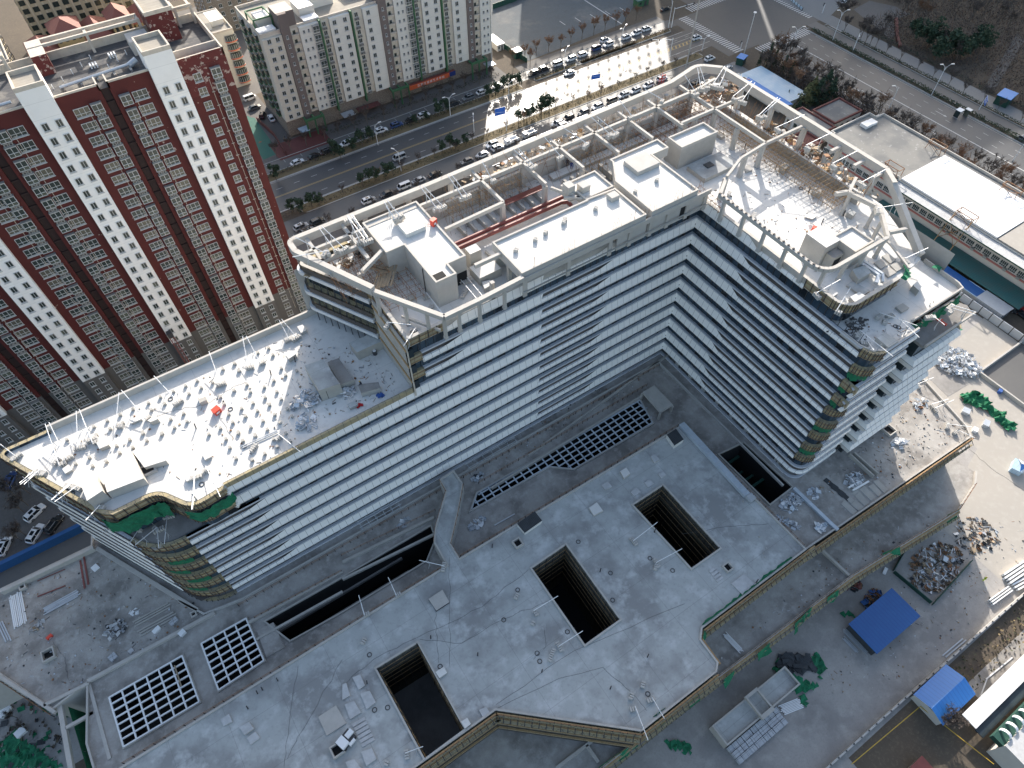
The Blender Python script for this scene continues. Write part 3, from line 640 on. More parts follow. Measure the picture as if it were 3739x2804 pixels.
for w_ in (w1,w2,w3):
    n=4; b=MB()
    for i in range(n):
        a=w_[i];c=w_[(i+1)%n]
        b.face([(a[0],a[1],3),(c[0],c[1],3),(c[0],c[1],ZR-.01),(a[0],a[1],ZR-.01)][::-1],'insulation_shaded')
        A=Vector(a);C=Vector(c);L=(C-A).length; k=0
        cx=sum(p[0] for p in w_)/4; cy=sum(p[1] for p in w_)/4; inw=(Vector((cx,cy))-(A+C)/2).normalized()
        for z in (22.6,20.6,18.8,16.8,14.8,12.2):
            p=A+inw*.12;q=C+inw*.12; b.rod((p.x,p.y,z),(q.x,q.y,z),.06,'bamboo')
            if z in (20.6,): p=A+inw*.16;q=C+inw*.16; b.beam((p.x,p.y,z-.4),(q.x,q.y,z-.4),.2,.5,'insulation_shaded')
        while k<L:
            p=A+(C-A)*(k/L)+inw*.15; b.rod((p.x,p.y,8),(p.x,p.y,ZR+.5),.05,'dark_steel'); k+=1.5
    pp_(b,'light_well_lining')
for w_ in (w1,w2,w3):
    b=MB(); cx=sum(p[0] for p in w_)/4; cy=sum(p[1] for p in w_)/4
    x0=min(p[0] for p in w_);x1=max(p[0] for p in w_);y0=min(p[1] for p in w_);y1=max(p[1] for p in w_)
    b.box(x0,x1,y0,y1,6.0,6.1,'deck_dirty' if w_ is w1 else 'void_shade'); pp_(b,'light_well_floor')
# parapets / rims
b=MB()
def rim(path,z,h=.35,w=.25,mt='pale_concrete',closed=False):
    b.sweep(path,[(.0,z),(.0,z+h),(-w,z+h),(-w,z)],mt,closed)
for w_ in (w1,w2,w3): rim(w_,ZR,.35,.3,closed=True)
rim(mr,ZR,.3,.3,closed=True)
rim(outer,ZP,.45,.3,closed=True)
for g in (grid1,g2,g3,v2,v3): rim(g,ZP,.4,.25,'concrete',closed=True)
pp_(b,'roof_rim')
# railings with black posts
def rail(path,z,name='guard_rail',h=.9,step=1.5,mt='dark_steel',inv=pp_):
    b=MB()
    for a,c in zip(path,path[1:]):
        L=(Vector(c)-Vector(a)).length; n=max(1,int(L/step))
        for k in range(n+1):
            x=a[0]+(c[0]-a[0])*k/n; y=a[1]+(c[1]-a[1])*k/n; b.box(x-.05,x+.05,y-.05,y+.05,z,z+h,mt)
        b.rod((a[0],a[1],z+h),(c[0],c[1],z+h),.035,'rusty_steel'); b.rod((a[0],a[1],z+h*.5),(c[0],c[1],z+h*.5),.03,'rusty_steel')
    return inv(b,name)
rail([(-40,44.9),(15,44.9)],ZR-.5); rail([(18,44.9),(68,44.3)],ZR-.5); rail([(-18,59.6),(77,59.6)],ZP); rail([(68.9,43),(69.3,13)],ZR-.3)
rail([tuple(br[k]) for k in (1,2,3,4)],ZR-.4); rail([tuple(br[k]) for k in (6,7,8,9)],ZR-.4)
# insulated lower walls
b=MB()
pathA=[(117,10.8),(71,12.6),(44.6,12.05)]
def wallskin(path,z1,z0,mt='insulation'):
    for a,c in zip(path,path[1:]):
        d=(Vector(c)-Vector(a)).normalized(); n=Vector((-d.y,d.x)) 
        # outward = towards the viewer's lower side (-Y)
        if n.y>0: n=-n
        o=n*.12
        for k in range(4):
            za=z1-(z1-z0)*k/4; zb=z1-(z1-z0)*(k+.62)/4; zc=z1-(z1-z0)*(k+1)/4
            b.face([(a[0]+o.x,a[1]+o.y,zb),(c[0]+o.x,c[1]+o.y,zb),(c[0]+o.x,c[1]+o.y,za),(a[0]+o.x,a[1]+o.y,za)],mt)
            b.beam((a[0]+o.x*2.5,a[1]+o.y*2.5,za),(c[0]+o.x*2.5,c[1]+o.y*2.5,za),.22,.1,'bamboo')
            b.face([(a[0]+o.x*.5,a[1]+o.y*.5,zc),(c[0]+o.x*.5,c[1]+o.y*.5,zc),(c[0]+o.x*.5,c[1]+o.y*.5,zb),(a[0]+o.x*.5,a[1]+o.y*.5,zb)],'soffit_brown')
wallskin([(117,10.8),(71,12.3)],ZP+.3,ZD); wallskin([(71,12.2),(44.6,12.1)],ZR,ZD); wallskin([(43.2,11),(42.9,6.5)],ZR,ZD); wallskin([(41.8,5.8),(26.4,5.8)],ZR,ZD); wallskin([(26.4,5.8),(9.7,20.4)],ZR,ZD); wallskin([(9.7,20.4),(-41,20.4)],ZR,ZD)
pp_(b,'insulated_wall')
for pth in ([(117,10.3),(71,11.8)],[(69,11.8),(44.8,11.6)],[(41.8,5.4),(26.2,5.4)],[(26.2,5.4),(9.5,19.9)],[(9.5,19.9),(-40,19.9)]): rail(pth,ZR-3.3 if pth[0][0]>110 else ZR-.2,h=.9,step=1.1)
def edgeplat(path,z):
    b=MB()
    for a,c in zip(path,path[1:]):
        A=Vector(a);C=Vector(c);L=(C-A).length;d=(C-A)/L;n=Vector((-d.y,d.x)); 
        if n.y>0: n=-n
        for o_,dz,w_ in ((.45,-.35,.38),(1.05,-1.5,.38)): b.beam((A.x+n.x*o_,A.y+n.y*o_,z+dz),(C.x+n.x*o_,C.y+n.y*o_,z+dz),w_,.08,'insulation')
        k=0
        while k<L: p=A+d*k; b.rod((p.x,p.y,z-.1),(p.x+n.x*1.3,p.y+n.y*1.3,z-1.4),.07,'dark_steel',4); k+=1.1
    pp_(b,'edge_platform')
edgeplat([(117,10.8),(71,12.3)],ZP+.3); edgeplat([(71,12.2),(44.8,12.1)],ZR); edgeplat([(41.8,5.8),(26.4,5.8)],ZR); edgeplat([(26.4,5.8),(9.7,20.4)],ZR); edgeplat([(9.7,20.4),(-41,20.4)],ZR)
# lower deck at ten metres
deck=poly_px([(1300,1659),(1472,1522),(1841,1244),(2069,1103),(2103,1050),(2106,1020),(2056,986)],dd,ZD)+[(117,12),(70,13),(40,13),(26,13),(9,20.9),(-30,20.9),(-30,6.1)]
b=MB(); b.prism(deck,0,ZD,'render_coat','screed_warm'); 
pp_(b,'lower_deck')
b=MB(); edge=deck[0:6]
wallskin([deck[0],deck[1]],ZD+.3,0); wallskin([deck[1],deck[2]],ZD+.3,0); wallskin([deck[2],deck[3]],ZD+.3,0); wallskin([(-30,6.1),deck[0]],ZD+.3,0)
for a,c in zip([(-30,6.1)]+edge,edge): b.beam((a[0],a[1],ZD+.6),(c[0],c[1],ZD+.6),.35,.6,'pale_concrete')
for p,q in ((c9(905,250),c9(1080,415)),(c8(1575,1510),c8(1650,1620)),(c8(1680,1430),c8(1380,1659))): b.beam(W3(p,ZD+.7),W3(q,ZD+.7),.5,.7,'pale_concrete')
pp_(b,'deck_edge')
edgeplat([deck[0],deck[1]],ZD+.5); edgeplat([deck[1],deck[2],deck[3]],ZD+.5); edgeplat([(-30,6.0),deck[0]],ZD+.5); rail([deck[1],deck[2],deck[3],deck[4]],ZD+.4,h=1.0,step=1.2); rail([(-30,5.9),deck[0],deck[1]],ZD+.4,h=1.0,step=1.2)
# green netting along edges
def netline(p,q,z,n,drop=1.2,name='safety_net'):
    b=MB(); A=Vector(p);C=Vector(q); L=(C-A).length; m=max(2,int(L/.8)); d=(C-A)/L; nn=Vector((d.y,-d.x)); 
    if nn.y>0: nn=-nn
    r0=[];r1=[];r2=[]
    for k in range(m+1):
        c=A+(C-A)*k/m; r0.append((c.x,c.y,z+rnd.uniform(.1,.5))); e=c+nn*rnd.uniform(.1,.9)*n; r1.append((e.x,e.y,z-drop*rnd.uniform(.3,.8))); e=c+nn*rnd.uniform(.2,1.3)*n; r2.append((e.x,e.y,z-drop*rnd.uniform(.8,1.6)))
    for k in range(m):
        b.face([r0[k],r1[k],r1[k+1],r0[k+1]],'green_net'); b.face([r1[k],r2[k],r2[k+1],r1[k+1]],'green_net')
    return pp_(b,name)
netline((66,12.5),(45,12.5),ZR+.2,-.5,.2); netline((44.8,11.9),(43.5,11),ZR,.8,1.5); netline(W(c9(1390,250),ZD),W(c9(1280,290),ZD),ZD+1,1.2,1.5); netline(W(c9(830,630),ZD),W(c9(720,740),ZD),ZD+.6,1.2,2.5); netline(W(c9(1000,520),ZD),W(c9(930,570),ZD),ZD+.6,1,2); netline(W(c9(560,860),ZD),W(c9(480,930),ZD),ZD+.6,1,2); netline(W(c9(330,1040),ZD),W(c9(270,1090),ZD),ZD+.6,1,2.5)
netline(W(c9(110,1190),ZD),W(c9(0,1260),ZD),ZD+.6,1,2.5); netline(W(c8(2080,1270),ZR),W(c8(2000,1330),ZR),ZR,.9,1.5); netline(W(c8(2206,1215),ZR),W(c8(1900,1420),ZD),ZD+2,.9,1.5); netline(W(c8(1900,1480),ZD),W(c8(1650,1659),ZD),ZD+.6,1,2)
netline(W(c9(1780,0),ZD),W(c9(1700,40),ZD),ZD+.6,1,2)
# skylight lattices
def lattice(quad,z,nu,nv,w,mt,name):
    b=MB(); q=[Vector((p[0],p[1],z)) for p in quad]
    for i in range(nu+1):
        t=i/nu; b.beam(q[0].lerp(q[1],t),q[3].lerp(q[2],t),w,w*1.3,mt)
    for i in range(nv+1):
        t=i/nv; b.beam(q[0].lerp(q[3],t)-Vector((0,0,.02)),q[1].lerp(q[2],t)-Vector((0,0,.02)),w,w*1.3,mt)
    return pp_(b,name)
lattice(g2,ZP+.55,6,7,.22,'white_paint','skylight_frame'); lattice(g3,ZP+.55,4,7,.22,'white_paint','skylight_frame')
b=MB(); A=Vector((*grid1[0],ZP+.3));B2=Vector((*grid1[1],ZP+.3)); Cc=Vector((*grid1[2],ZP+.3)); Fv=Vector((*grid1[5],ZP+.3))
gx0=min(p[0] for p in grid1);gx1=max(p[0] for p in grid1); gy0=min(p[1] for p in grid1);gy1=max(p[1] for p in grid1)
def inside(x,y,poly):
    c=False
    for i in range(len(poly)):
        a=poly[i];d=poly[i-1]
        if (a[1]>y)!=(d[1]>y) and x<(d[0]-a[0])*(y-a[1])/(d[1]-a[1])+a[0]: c=not c
    return c
def clipline(p,q,poly,z):
    n=60; prev=None
    for k in range(n+1):
        x=p[0]+(q[0]-p[0])*k/n;y=p[1]+(q[1]-p[1])*k/n; ins=inside(x,y,poly)
        if ins and prev is None: prev=(x,y)
        if (not ins or k==n) and prev is not None: b.beam((prev[0],prev[1],z),(x,y,z),.25,.18,'grey_blue_steel'); prev=None
x=gx0
while x<gx1: clipline((x,gy0),(x,gy1),grid1,ZP+.35); x+=1.75
y=gy0+.2
while y<gy1: clipline((gx0,y),(gx1,y),grid1,ZP+.31); y+=1.15
for a,c in zip(grid1,grid1[1:]+grid1[:1]): b.beam((*a,ZP+.36),(*c,ZP+.36),.22,.25,'grey_blue_steel')
pp_(b,'skylight_frame')
# recess with green net at lower left
b=MB(); b.prism(v4,9.9,10.05,'deck_dirty'); 
for k in range(12):
    A=Vector((*v4[0],0)).lerp(Vector((*v4[3],0)),k/12); C=Vector((*v4[0],0)).lerp(Vector((*v4[3],0)),(k+1)/12); o=Vector((.5,0,0))
    b.face([A+Vector((.9+rnd.uniform(-.2,.2),0,10)),C+Vector((.9+rnd.uniform(-.2,.2),0,10)),C+Vector((.4,0,19.5)),A+Vector((.4,0,19.5))],'green_net')
b.beam(W3(c7(420,1400),ZP),W3(c7(600,1300),ZP),.5,.6,'pale_concrete'); b.beam(W3(c7(380,1250),ZP),W3(c7(460,1700),ZP),.7,.8,'pale_concrete'); b.beam(W3(c7(570,1110),ZP+.2),W3(c7(705,1600),ZP+.2),.5,.5,'pale_concrete')
pp_(b,'recess_deck')
b=MB(); # beams crossing between strip and left podium, parapets
for (p,q,wd,h) in ((c7(0,520),c7(600,235),.6,1.2),(c7(620,240),c7(1270,640),.7,.6),(c7(1380,655),c7(560,1100),.6,.6),(c7(0,1070),c7(350,1300),.5,.6),(c7(280,1255),c7(570,1110),.5,.6)): b.beam(W3(p,ZP+h),W3(q,ZP+h),wd,h,'pale_concrete')
for (p,q,wd,h) in ((c8(0,330),c8(590,40),.5,.7),(c8(0,440),c8(590,150),.4,.6),(c7(1600,720),c7(2206,390),.5,.7),(c7(1650,830),c7(2206,520),.4,.5),(c5(1200,1290),c5(2100,640),.35,.6),(c5(960,1500),c5(1940,900),.35,.8)): b.beam(W3(p,ZP+h),W3(q,ZP+h),wd,h,'concrete')
p0=[c7(1655,775),c7(1760,720),c7(1835,880),c7(1715,945)]; b.prism(poly_px([(1655,775),(1760,720),(1835,880),(1715,945)],c7,ZP+.3),ZP-3,ZP+.3,'render_coat','screed_warm')
pp_(b,'parapet')
rail([W(c7(0,1100),ZP),W(c7(330,1320),ZP)],ZP-1,h=1.2,step=.9); rail([W(c8(0,300),ZP),W(c8(600,10),ZP)],ZP+.5,h=.7,step=1.2); rail([W(c7(1650,700),ZP),W(c7(2206,400),ZP)],ZP+.5,h=.7,step=1.2); rail([W(c5(880,1480),ZP),W(c5(1960,850),ZP)],ZP+.2,h=.9,step=1.3)
# =============== OTHER BUILDINGS ===========================================
def win(w,h,nx=2,bar=True,sill=True,pane='window_pane',frame='window_white',deep=.0):
    """window seen from -Y: frame proud of the wall, pane set back in it"""
    m=MB(); t=.05
    m.box(-w/2,w/2,-.03,.02,0,h,pane)
    m.box(-w/2-t,-w/2+.03,-.16,.02,-t,h+t,frame); m.box(w/2-.03,w/2+t,-.16,.02,-t,h+t,frame)
    m.box(-w/2+.03,w/2-.03,-.16,.02,h-.03,h+t,frame); m.box(-w/2+.03,w/2-.03,-.16,.02,-t,.03,frame)
    for k in range(1,nx): x=-w/2+w*k/nx; m.box(x-.04,x+.04,-.09,-.031,.03,h-.03,frame)
    if bar: m.box(-w/2+.03,w/2-.03,-.085,-.032,h*.32,h*.32+.07,frame)
    if sill: m.box(-w/2-.15,w/2+.15,-.3,-.161,-.2,-.08,frame if frame!='dark_steel' else 'cream_trim')
    return m
def bay(w=1.7,h=1.7,d=.6):
    m=MB(); m.box(-w/2,w/2,-d,0,0,h,'window_pane'); 
    for x in (-w/2,0,w/2): m.box(x-.045,x+.045,-d-.05,-d+.03,0,h,'window_white')
    for z in (-.1,h*.35,h-.02): m.box(-w/2-.06,w/2+.06,-d-.07,.0,z,z+.09,'window_white')
    for x in (-w/2-.04,w/2-.04): m.box(x,x+.08,-d-.02,-.3,0,h,'window_white')
    m.box(-w/2-.12,w/2+.12,-d-.1,0,h+.12,h+.2,'aircon')
    return m
def ac():
    m=MB(); m.box(-.8,.8,-.55,0,-.1,0,'aircon')
    for x in (-.4,.4):
        m.box(x-.34,x+.34,-.5,-.08,0,.6,'aircon'); m.add([(x+.2*math.cos(a),-.505,.3+.2*math.sin(a)) for a in [k*math.pi/4 for k in range(8)]],[tuple(range(8))],'dark_steel')
    return m
# ---- red and white tower ----------------------------------------------------
tw=thing('apartment_tower','tall dark red apartment tower with three bright white window strips and peeling paint','building',(0,142,0))
def tp(mb,name,**k):
    o=mb.build(name,**k); o.parent=tw; o.matrix_parent_inverse=Matrix.Translation((0,-142,0)); return o
TR=73.4; TW=76.5; YB=151.5; YF=135.2; YW=134.0; FH=2.82; Z0=.6
strips=[(-52.4,-47.4),(-31.1,-26.1),(-10.4,-5.6),(10.6,15.6)]
b=MB(); b.box(-75,24.4,YF+.9,YB,0,12.2,'grey_wall'); b.box(-75,24.4,YF+.9,YB,12.2,TR-1.0,'red_wall',top='roof_felt'); tp(b,'wall')
# facade skins: projecting bays of wall between dark slots
segs=[(-75,-52.4),(-47.4,-31.1),(-26.1,-10.4),(-5.6,10.6)]
b=MB(); g=MB()
for (x0,x1) in segs:
    c=(x0+x1)/2
    for (a,d,yy) in ((x0,c-.75,YF),(c+.75,x1,YF)):
        b.box(a,d,yy,YF+1.0,12.2,TR,'red_wall','cream_trim'); g.box(a,d,yy,YF+1.0,0,12.2,'grey_wall')
    b.box(c-.7,c+.7,YF+2.4,YF+2.6,3,TR-1,'red_dark')
b.box(15.6,24.4,YF,YF+1,13,TR-1.6,'red_wall','cream_trim'); g.box(15.6,24.4,YF,YF+1,0,13,'grey_wall')
b.box(15.8,24.4,YF-.02,YF,TR-7,TR-1.7,'red_peeling')
tp(b,'red_facade'); tp(g,'grey_base')
b=MB()
for (x0,x1) in segs:
    c=(x0+x1)/2; b.box(c-.7,c+.7,YF+.4,YF+2.9,0,TR-.9,'red_dark','dark_steel')
    for k in range(25): b.box(c-.7,c+.7,YF+.15,YF+.39,2.2+FH*k,2.5+FH*k,'red_dark')
tp(b,'dark_slot')
for (x0,x1) in strips:
    b=MB(); b.box(x0,x1,YW,140.5,12.2,TW,'white_wall','cream_trim'); 
    b.box(x0,x1,YW+.02,140.4,0,12.2,'grey_wall')
    tp(b,'white_strip')
    b=MB(); b.box(x0+.35,x1-.35,YW+.35,140.1,TW-.35,TW-.34+.35,'roof_felt_pale'); 
    for q in ((x0,x1,YW,YW+.3),(x0,x1,140.2,140.5),(x0,x0+.3,YW+.3,140.2),(x1-.3,x1,YW+.3,140.2)): b.box(*q,TW+.01,TW+.75,'cream_trim')
    tp(b,'strip_roof')
# roof: felt, parapets, upstand frames, penthouse
b=MB()
for q in ((-75,24.4,YB-.3,YB),(24.1,24.4,YF,YB-.3),(-75,-52.5,YF,YF+.3)): b.box(*q,TR-1,TR+.5,'cream_trim')
for (x0,x1) in segs: 
    c=(x0+x1)/2
    for (a,d) in ((x0,c-.75),(c+.75,x1)): b.box(a,d,YF,YF+.3,TR+.002,TR+.35,'cream_trim')
    b.box(c-1,c-.75,YF,YF+3,TR-.9,TR+.3,'cream_trim'); b.box(c+.75,c+1,YF,YF+3,TR-.9,TR+.3,'cream_trim')
b.box(15.6,24.4,YF,YF+.3,TR-1.6,TR+.4,'red_peeling','cream_trim'); b.box(16,24,YF+2.8,YF+3.1,TR-1,TR+.6,'cream_trim')
tp(b,'parapet')
b=MB()
for (xa,xb,ya,yb) in ((-6,14,149.5,152.5),(-30,-10,149.5,152.5),(17,24,150,155)):
    for x in (xa,(xa+xb)/2,xb-.5): b.box(x,x+.5,ya,ya+.5,TR-1,TR+2.2,'cream_trim'); b.box(x,x+.5,ya+.5,yb,TR+1.7,TR+2.2,'cream_trim')
    b.box(xa,xb,ya-.01,ya+.45,TR+2.21,TR+2.7,'cream_trim'); b.box(xa,xb,yb,yb+.5,TR+1.7,TR+2.4,'cream_trim')
tp(b,'roof_frame')
b=MB(); b.box(14.8,19.6,145.6,154,TR-1,TR+4.5,'red_peeling','roof_felt_pale'); 
for q in ((14.6,19.8,145.4,145.7),(14.6,19.8,153.8,154.1),(14.6,14.9,145.7,153.8),(19.5,19.8,145.7,153.8)): b.box(*q,TR+4.4,TR+5.1,'cream_trim')
tp(b,'stair_head')
b=MB(); b.box(-6,-3.4,146,152,TR-1,TR+2.6,'red_peeling','cream_trim'); tp(b,'stair_head')
b=MB(); b.box(10.2,14,144,148,TR-1,TR+1.5,'render_coat'); tp(b,'stair_head')
b=MB(); b.rod((-4,139,TR-.3),(9,140.3,TR-.3),.28,'galvanised',8); c_=MB(); c_.rod((-22,139,TR-.3),(-12,139,TR-.3),.28,'galvanised',8); tp(c_,'roof_duct')
for k in range(5): b.box(-3.6+2.9*k,-3.2+2.9*k,138.7,140.5,TR-1,TR-.6,'concrete')
b.rod((8.2,140.1,TR-.5),(9.8,140.5,TR+.0),.55,'galvanised',10); tp(b,'roof_duct')
b=MB()
for (x,y) in ((2.2,143.5),(6,145.3)): 
    for k in range(3): b.box(x+.5*k,x+.5*k+.25,y,y+1.3,TR-.9,TR-.3,'white_paint')
tp(b,'roof_vent')
for k in range(9):
    b=MB(); x=-5+2*k; y=140.5+(k*1.7)%7; b.rod((x,y,TR-1),(x,y,TR-.1),.08,'white_paint',6); tp(b,'vent_pipe')
P1=[];P2=[];P3=[];P4=[];P5=[]
for k in range(26):
    z=Z0+FH*k+.9
    for (x0,x1) in strips:
        for dx in (1.35,3.65): P1.append(((x0+dx,YW,z+(0 if dx<2 else .0)),0)) if z<TW-5 else None
    if z>TR-3: continue
    for (x0,x1) in segs:
        c=(x0+x1)/2; h=(x1-x0)/2
        for s in (-1,1):
            P2.append(((c+s*(h-3.0),YF,z-.1),0)); P3.append(((c+s*2.5,YF,z-.15),0)); P4.append(((c+s*2.5+(.0),YF,z-1.05),0)) if (k*7+int(c)+int(s))%3 else None
    P5.append(((18.2,YF,z-.1),0)); P3.append(((21.7,YF,z-.15),0)); P4.append(((21.7,YF,z-1.0),0))
P1=[p for p in P1 if p]; P4=[p for p in P4 if p]
def cap_t(name,mesh,places,parent,inv,cap=100):
    before=set(bpy.data.objects.keys()); cap_parts(name,mesh,places,parent,cap)
    for o in bpy.data.objects:
        if o.name not in before: o.matrix_parent_inverse=inv
TI=Matrix.Translation((0,-142,0))
cap_t('small_window',win(.95,1.35,2,False),P1,tw,TI)
odd=[p for i,p in enumerate(P2) if (i*13)%5<3]; evn=[p for i,p in enumerate(P2) if (i*13)%5>=3]
cap_t('wide_window',win(2.5,1.6,3),odd,tw,TI,50); cap_t('curtained_window',win(2.5,1.6,3,pane='window_pane_curtain'),evn,tw,TI,50)
cap_t('bay_window',bay(),P3,tw,TI); cap_t('air_conditioner',ac(),P4,tw,TI); cap_t('narrow_window',win(1.4,1.5,2,pane='window_pane_curtain'),P5,tw,TI)
b=MB()
for (x0,x1) in segs+[(15.6,24.4)]:
    c=(x0+x1)/2
    for x in ((c-4.1,c+4.1) if x1<20 else (20.0,)):
        b.rod((x,YF-.1,6),(x,YF-.1,TR-4),.05,'cream_trim')
        for k in range(22): b.box(x-.3,x+.3,YF-.2,YF-.001,10+FH*k,10.07+FH*k,'cream_trim')
tp(b,'drain_pipe')
b=MB()   # entrance canopies at the foot
for (x,wd,m) in ((-21,5,'render_coat'),(-15.5,4.5,'blue_sheet'),(1,5,'render_coat'),(6,4.5,'render_coat'),(18,5.5,'render_coat')): b.box(x,x+wd,130.8,133.9,0,2.8,m)
tp(b,'ground_floor_porch')
# ladder mast behind the roof
m_=thing('lattice_hoist_mast','red lattice hoist mast standing beside the grey foot of the apartment tower','mast',(-9.5,131.2,0))
b=MB()
for (x,y) in ((-.45,-.45),(.45,-.45),(.45,.45),(-.45,.45)): b.rod((x,y,0),(x,y,17.2),.07,'rust_pipe')
for k in range(17):
    z=k; b.rod((-.45,-.45,z),(.45,-.45,z+1),.05,'rust_pipe'); b.rod((.45,-.45,z),(.45,.45,z+1),.05,'rust_pipe'); b.rod((-.45,-.45,z+1),(.45,-.45,z+1),.06,'rust_pipe'); b.rod((-.45,.45,z),(-.45,-.45,z+1),.05,'rust_pipe')
b.build('mast_frame',parent=m_); b=MB(); b.box(-.6,.6,-.6,.6,17.2,18.6,'dark_steel'); b.build('mast_head',parent=m_)
# ---- white tower ------------------------------------------------------------
ww=thing('apartment_block','long ivory apartment block with brown vertical strips and green trims beside the road','building',(92,230,0)); WI=Matrix.Translation((-92,-230,0))
def wp(mb,name,**k):
    o=mb.build(name,**k); o.parent=ww; o.matrix_parent_inverse=WI; return o
b=MB(); b.box(51,133.2,217.6,240,6,34,'cream_wall','roof_felt_pale'); b.box(51.05,133.15,217.65,239.9,0,5.99,'stone_wall'); wp(b,'wall')
b=MB(); b.box(51,57.3,216.6,217.6,6,33.5,'cream_wall'); wp(b,'front_wall'); b=MB(); b.box(133.2,133.4,216.8,240.2,0,34.6,'ivory_wall')
WX=57.4; G=MB(); BR=MB(); IV=MB()
Pa=[];Pb=[];Pc=[];Pd=[];Pe=[]
for k in range(10):
    z=6.8+2.8*k
    for x in (53.0,55.7): Pa.append(((x,216.6,z),0))
    for mi_ in range(3):
        xb=WX+32.9*mi_
        for dx,tp_ in ((1.3,'s'),(7.0,'s'),(8.6,'s'),(10.9,'b'),(14.2,'w'),(17.4,'w'),(21,'w'),(25.4,'w'),(29.2,'w')):
            x=xb+dx
            if x>132.5: continue
            if tp_=='s': Pb.append(((x,216.2 if dx<2 else 216.6,z+.2),0))
            elif tp_=='b': Pc.append(((x,216.6,z-.3),0))
            else: Pa.append(((x,217.6 if dx in (14.2,25.4) else 216.6,z),0)); 
            if dx in (14.2,25.4): Pd.append(((x,217.6,z-.9),0))
        Pe.append(((xb+4.2,217.6,z+.3),0))
for mi_ in range(3):
    xb=WX+32.9*mi_; BR=MB()
    BR.box(xb,xb+2.8,216.2,217.6,4.5,39.5,'taupe_wall'); BR.box(xb+.0,xb+5.6,217.61,224,34.01,39.4,'taupe_wall','cream_trim'); wp(BR,'brown_strip')
    for (a,d) in ((5.6,9.7),(9.7,12.2),(15.8,19.3),(19.3,22.8),(27.4,32.9)):
        if xb+d>133.3: continue
        IV=MB(); IV.box(xb+a,xb+d,216.6,217.6,6 if mi_!=1 else 6.2,34.2,'ivory_wall'); wp(IV,'ivory_strip')
    for a in (12.25,23.0):
        if xb+a<132: G.box(xb+a,xb+a+.5,216.0,217.6,4,34.8,'green_paint')
    G.box(xb-1,xb+5.9,213.4,213.9,5.6,6.4,'green_paint'); 
    for x in (xb-.8,xb+2.2,xb+5.4): G.box(x,x+.5,213.45,213.85,0,5.59,'green_paint'); G.box(x,x+.5,213.95,216.1,5.7,6.3,'green_paint')
wp(b,'side_wall'); wp(G,'green_trim')
cap_t('window',win(1.15,1.35,2,False,pane='window_pane'),Pa,ww,WI); cap_t('stair_window',win(.6,.9,1,True),Pb,ww,WI); cap_t('bay_window',bay(2.0,1.9,.7),Pc,ww,WI); cap_t('air_conditioner',ac(),Pd,ww,WI)
lm=MB(); lm.box(-.45,.45,-.02,.03,0,1.1,'window_pane'); lm.box(-1.2,1.2,-.9,-.01,-.35,-.15,'cream_trim'); lm.box(-1.2,1.2,-.9,-.7,-.14,.2,'cream_trim'); cap_t('balcony_ledge',lm,Pe,ww,WI)
b=MB()
for q in ((51,133,217.6,218),(51,133,239.6,240),(51,51.4,218,239.6)): b.box(*q,34.01,34.9,'cream_trim')
for (x,y,w_,d,h) in ((53,224,5,5,2.6),(66,222,5,7,3),(71,226,8,6,3.4),(84,226,9,5,2.2),(100,226,10,6,3),(119,225,8,7,3)): b.box(x,x+w_,y,y+d,34.01,34+h,'ivory_wall','membrane')
wp(b,'roof_house')
b=MB(); b.box(51.1,56.5,218.2,221.4,34.02,35.2,'membrane'); b.box(65.5,70.5,217.7,221,34.9,35.2,'membrane'); wp(b,'roof_canopy')
b=MB()
for x in (51.2,51.4+5.5): b.box(x,x+.4,222,222.4,34,37.5,'green_paint'); b.box(x,x+.4,229,229.4,34,37.5,'green_paint'); b.box(x,x+.4,222.4,229,37.1,37.5,'green_paint')
b.box(51.6,56.9,222,222.4,37.1,37.5,'green_paint'); b.box(51.6,56.9,229,229.4,37.1,37.5,'green_paint'); wp(b,'roof_pergola')
b=MB(); z=6
for k in range(10):  # bays down the end wall facing the courtyard
    for y in (220.5,226.5,233): b.box(50.2,50.99,y,y+2.6,6.8+2.8*k,8.4+2.8*k,'window_pane','aircon'); b.box(50.1,50.98,y-.1,y+2.7,6.4+2.8*k,6.79+2.8*k,'green_paint')
wp(b,'end_bay')
b=MB(); b.box(76,84.5,213.8,216.5,2.4,2.7,'brown_tile'); b.box(54,57.2,213.2,216.5,2.6,2.8,'pale_blue_sheet'); b.box(129,132.8,213.4,216.5,2.8,3.0,'galvanised'); b.box(70,74.5,213.2,216.5,2.6,2.8,'galvanised'); wp(b,'shop_canopy')
# shop banner
sg=thing('shop_banner','orange red shop banner with white characters above the ground floor shops','sign',(107,215.2,3.2))
b=MB(); b.box(-10.3,6.6,-.15,.1,0,1.5,'orange_sign'); b.box(6.61,9.2,-.15,.1,0,1.5,'sign_navy'); b.box(-10.3,9.2,.1,1.3,1.3,1.5,'rust_pipe'); b.build('sign_board',parent=sg)
def text(body,size,mt,parent,loc,rot,name='lettering'):
    cu_=bpy.data.curves.new(name,'FONT'); cu_.body=body; cu_.size=size; cu_.extrude=.02; cu_.materials.append(MAT[mt]); cu_.align_x='CENTER'; cu_.align_y='CENTER'; cu_.space_character=1.45
    o=bpy.data.objects.new(name,cu_); COL.objects.link(o); bpy.context.view_layer.update(); me=bpy.data.meshes.new_from_object(o.evaluated_get(bpy.context.evaluated_depsgraph_get())); bpy.data.objects.remove(o); o=bpy.data.objects.new(name,me); COL.objects.link(o); o.parent=parent; o.location=loc; o.rotation_euler=rot; return o
text('石家庄湘楠艺术学校',1.05,'white_letters',sg,(-1.2,-.19,.75),(R(90),0,0))
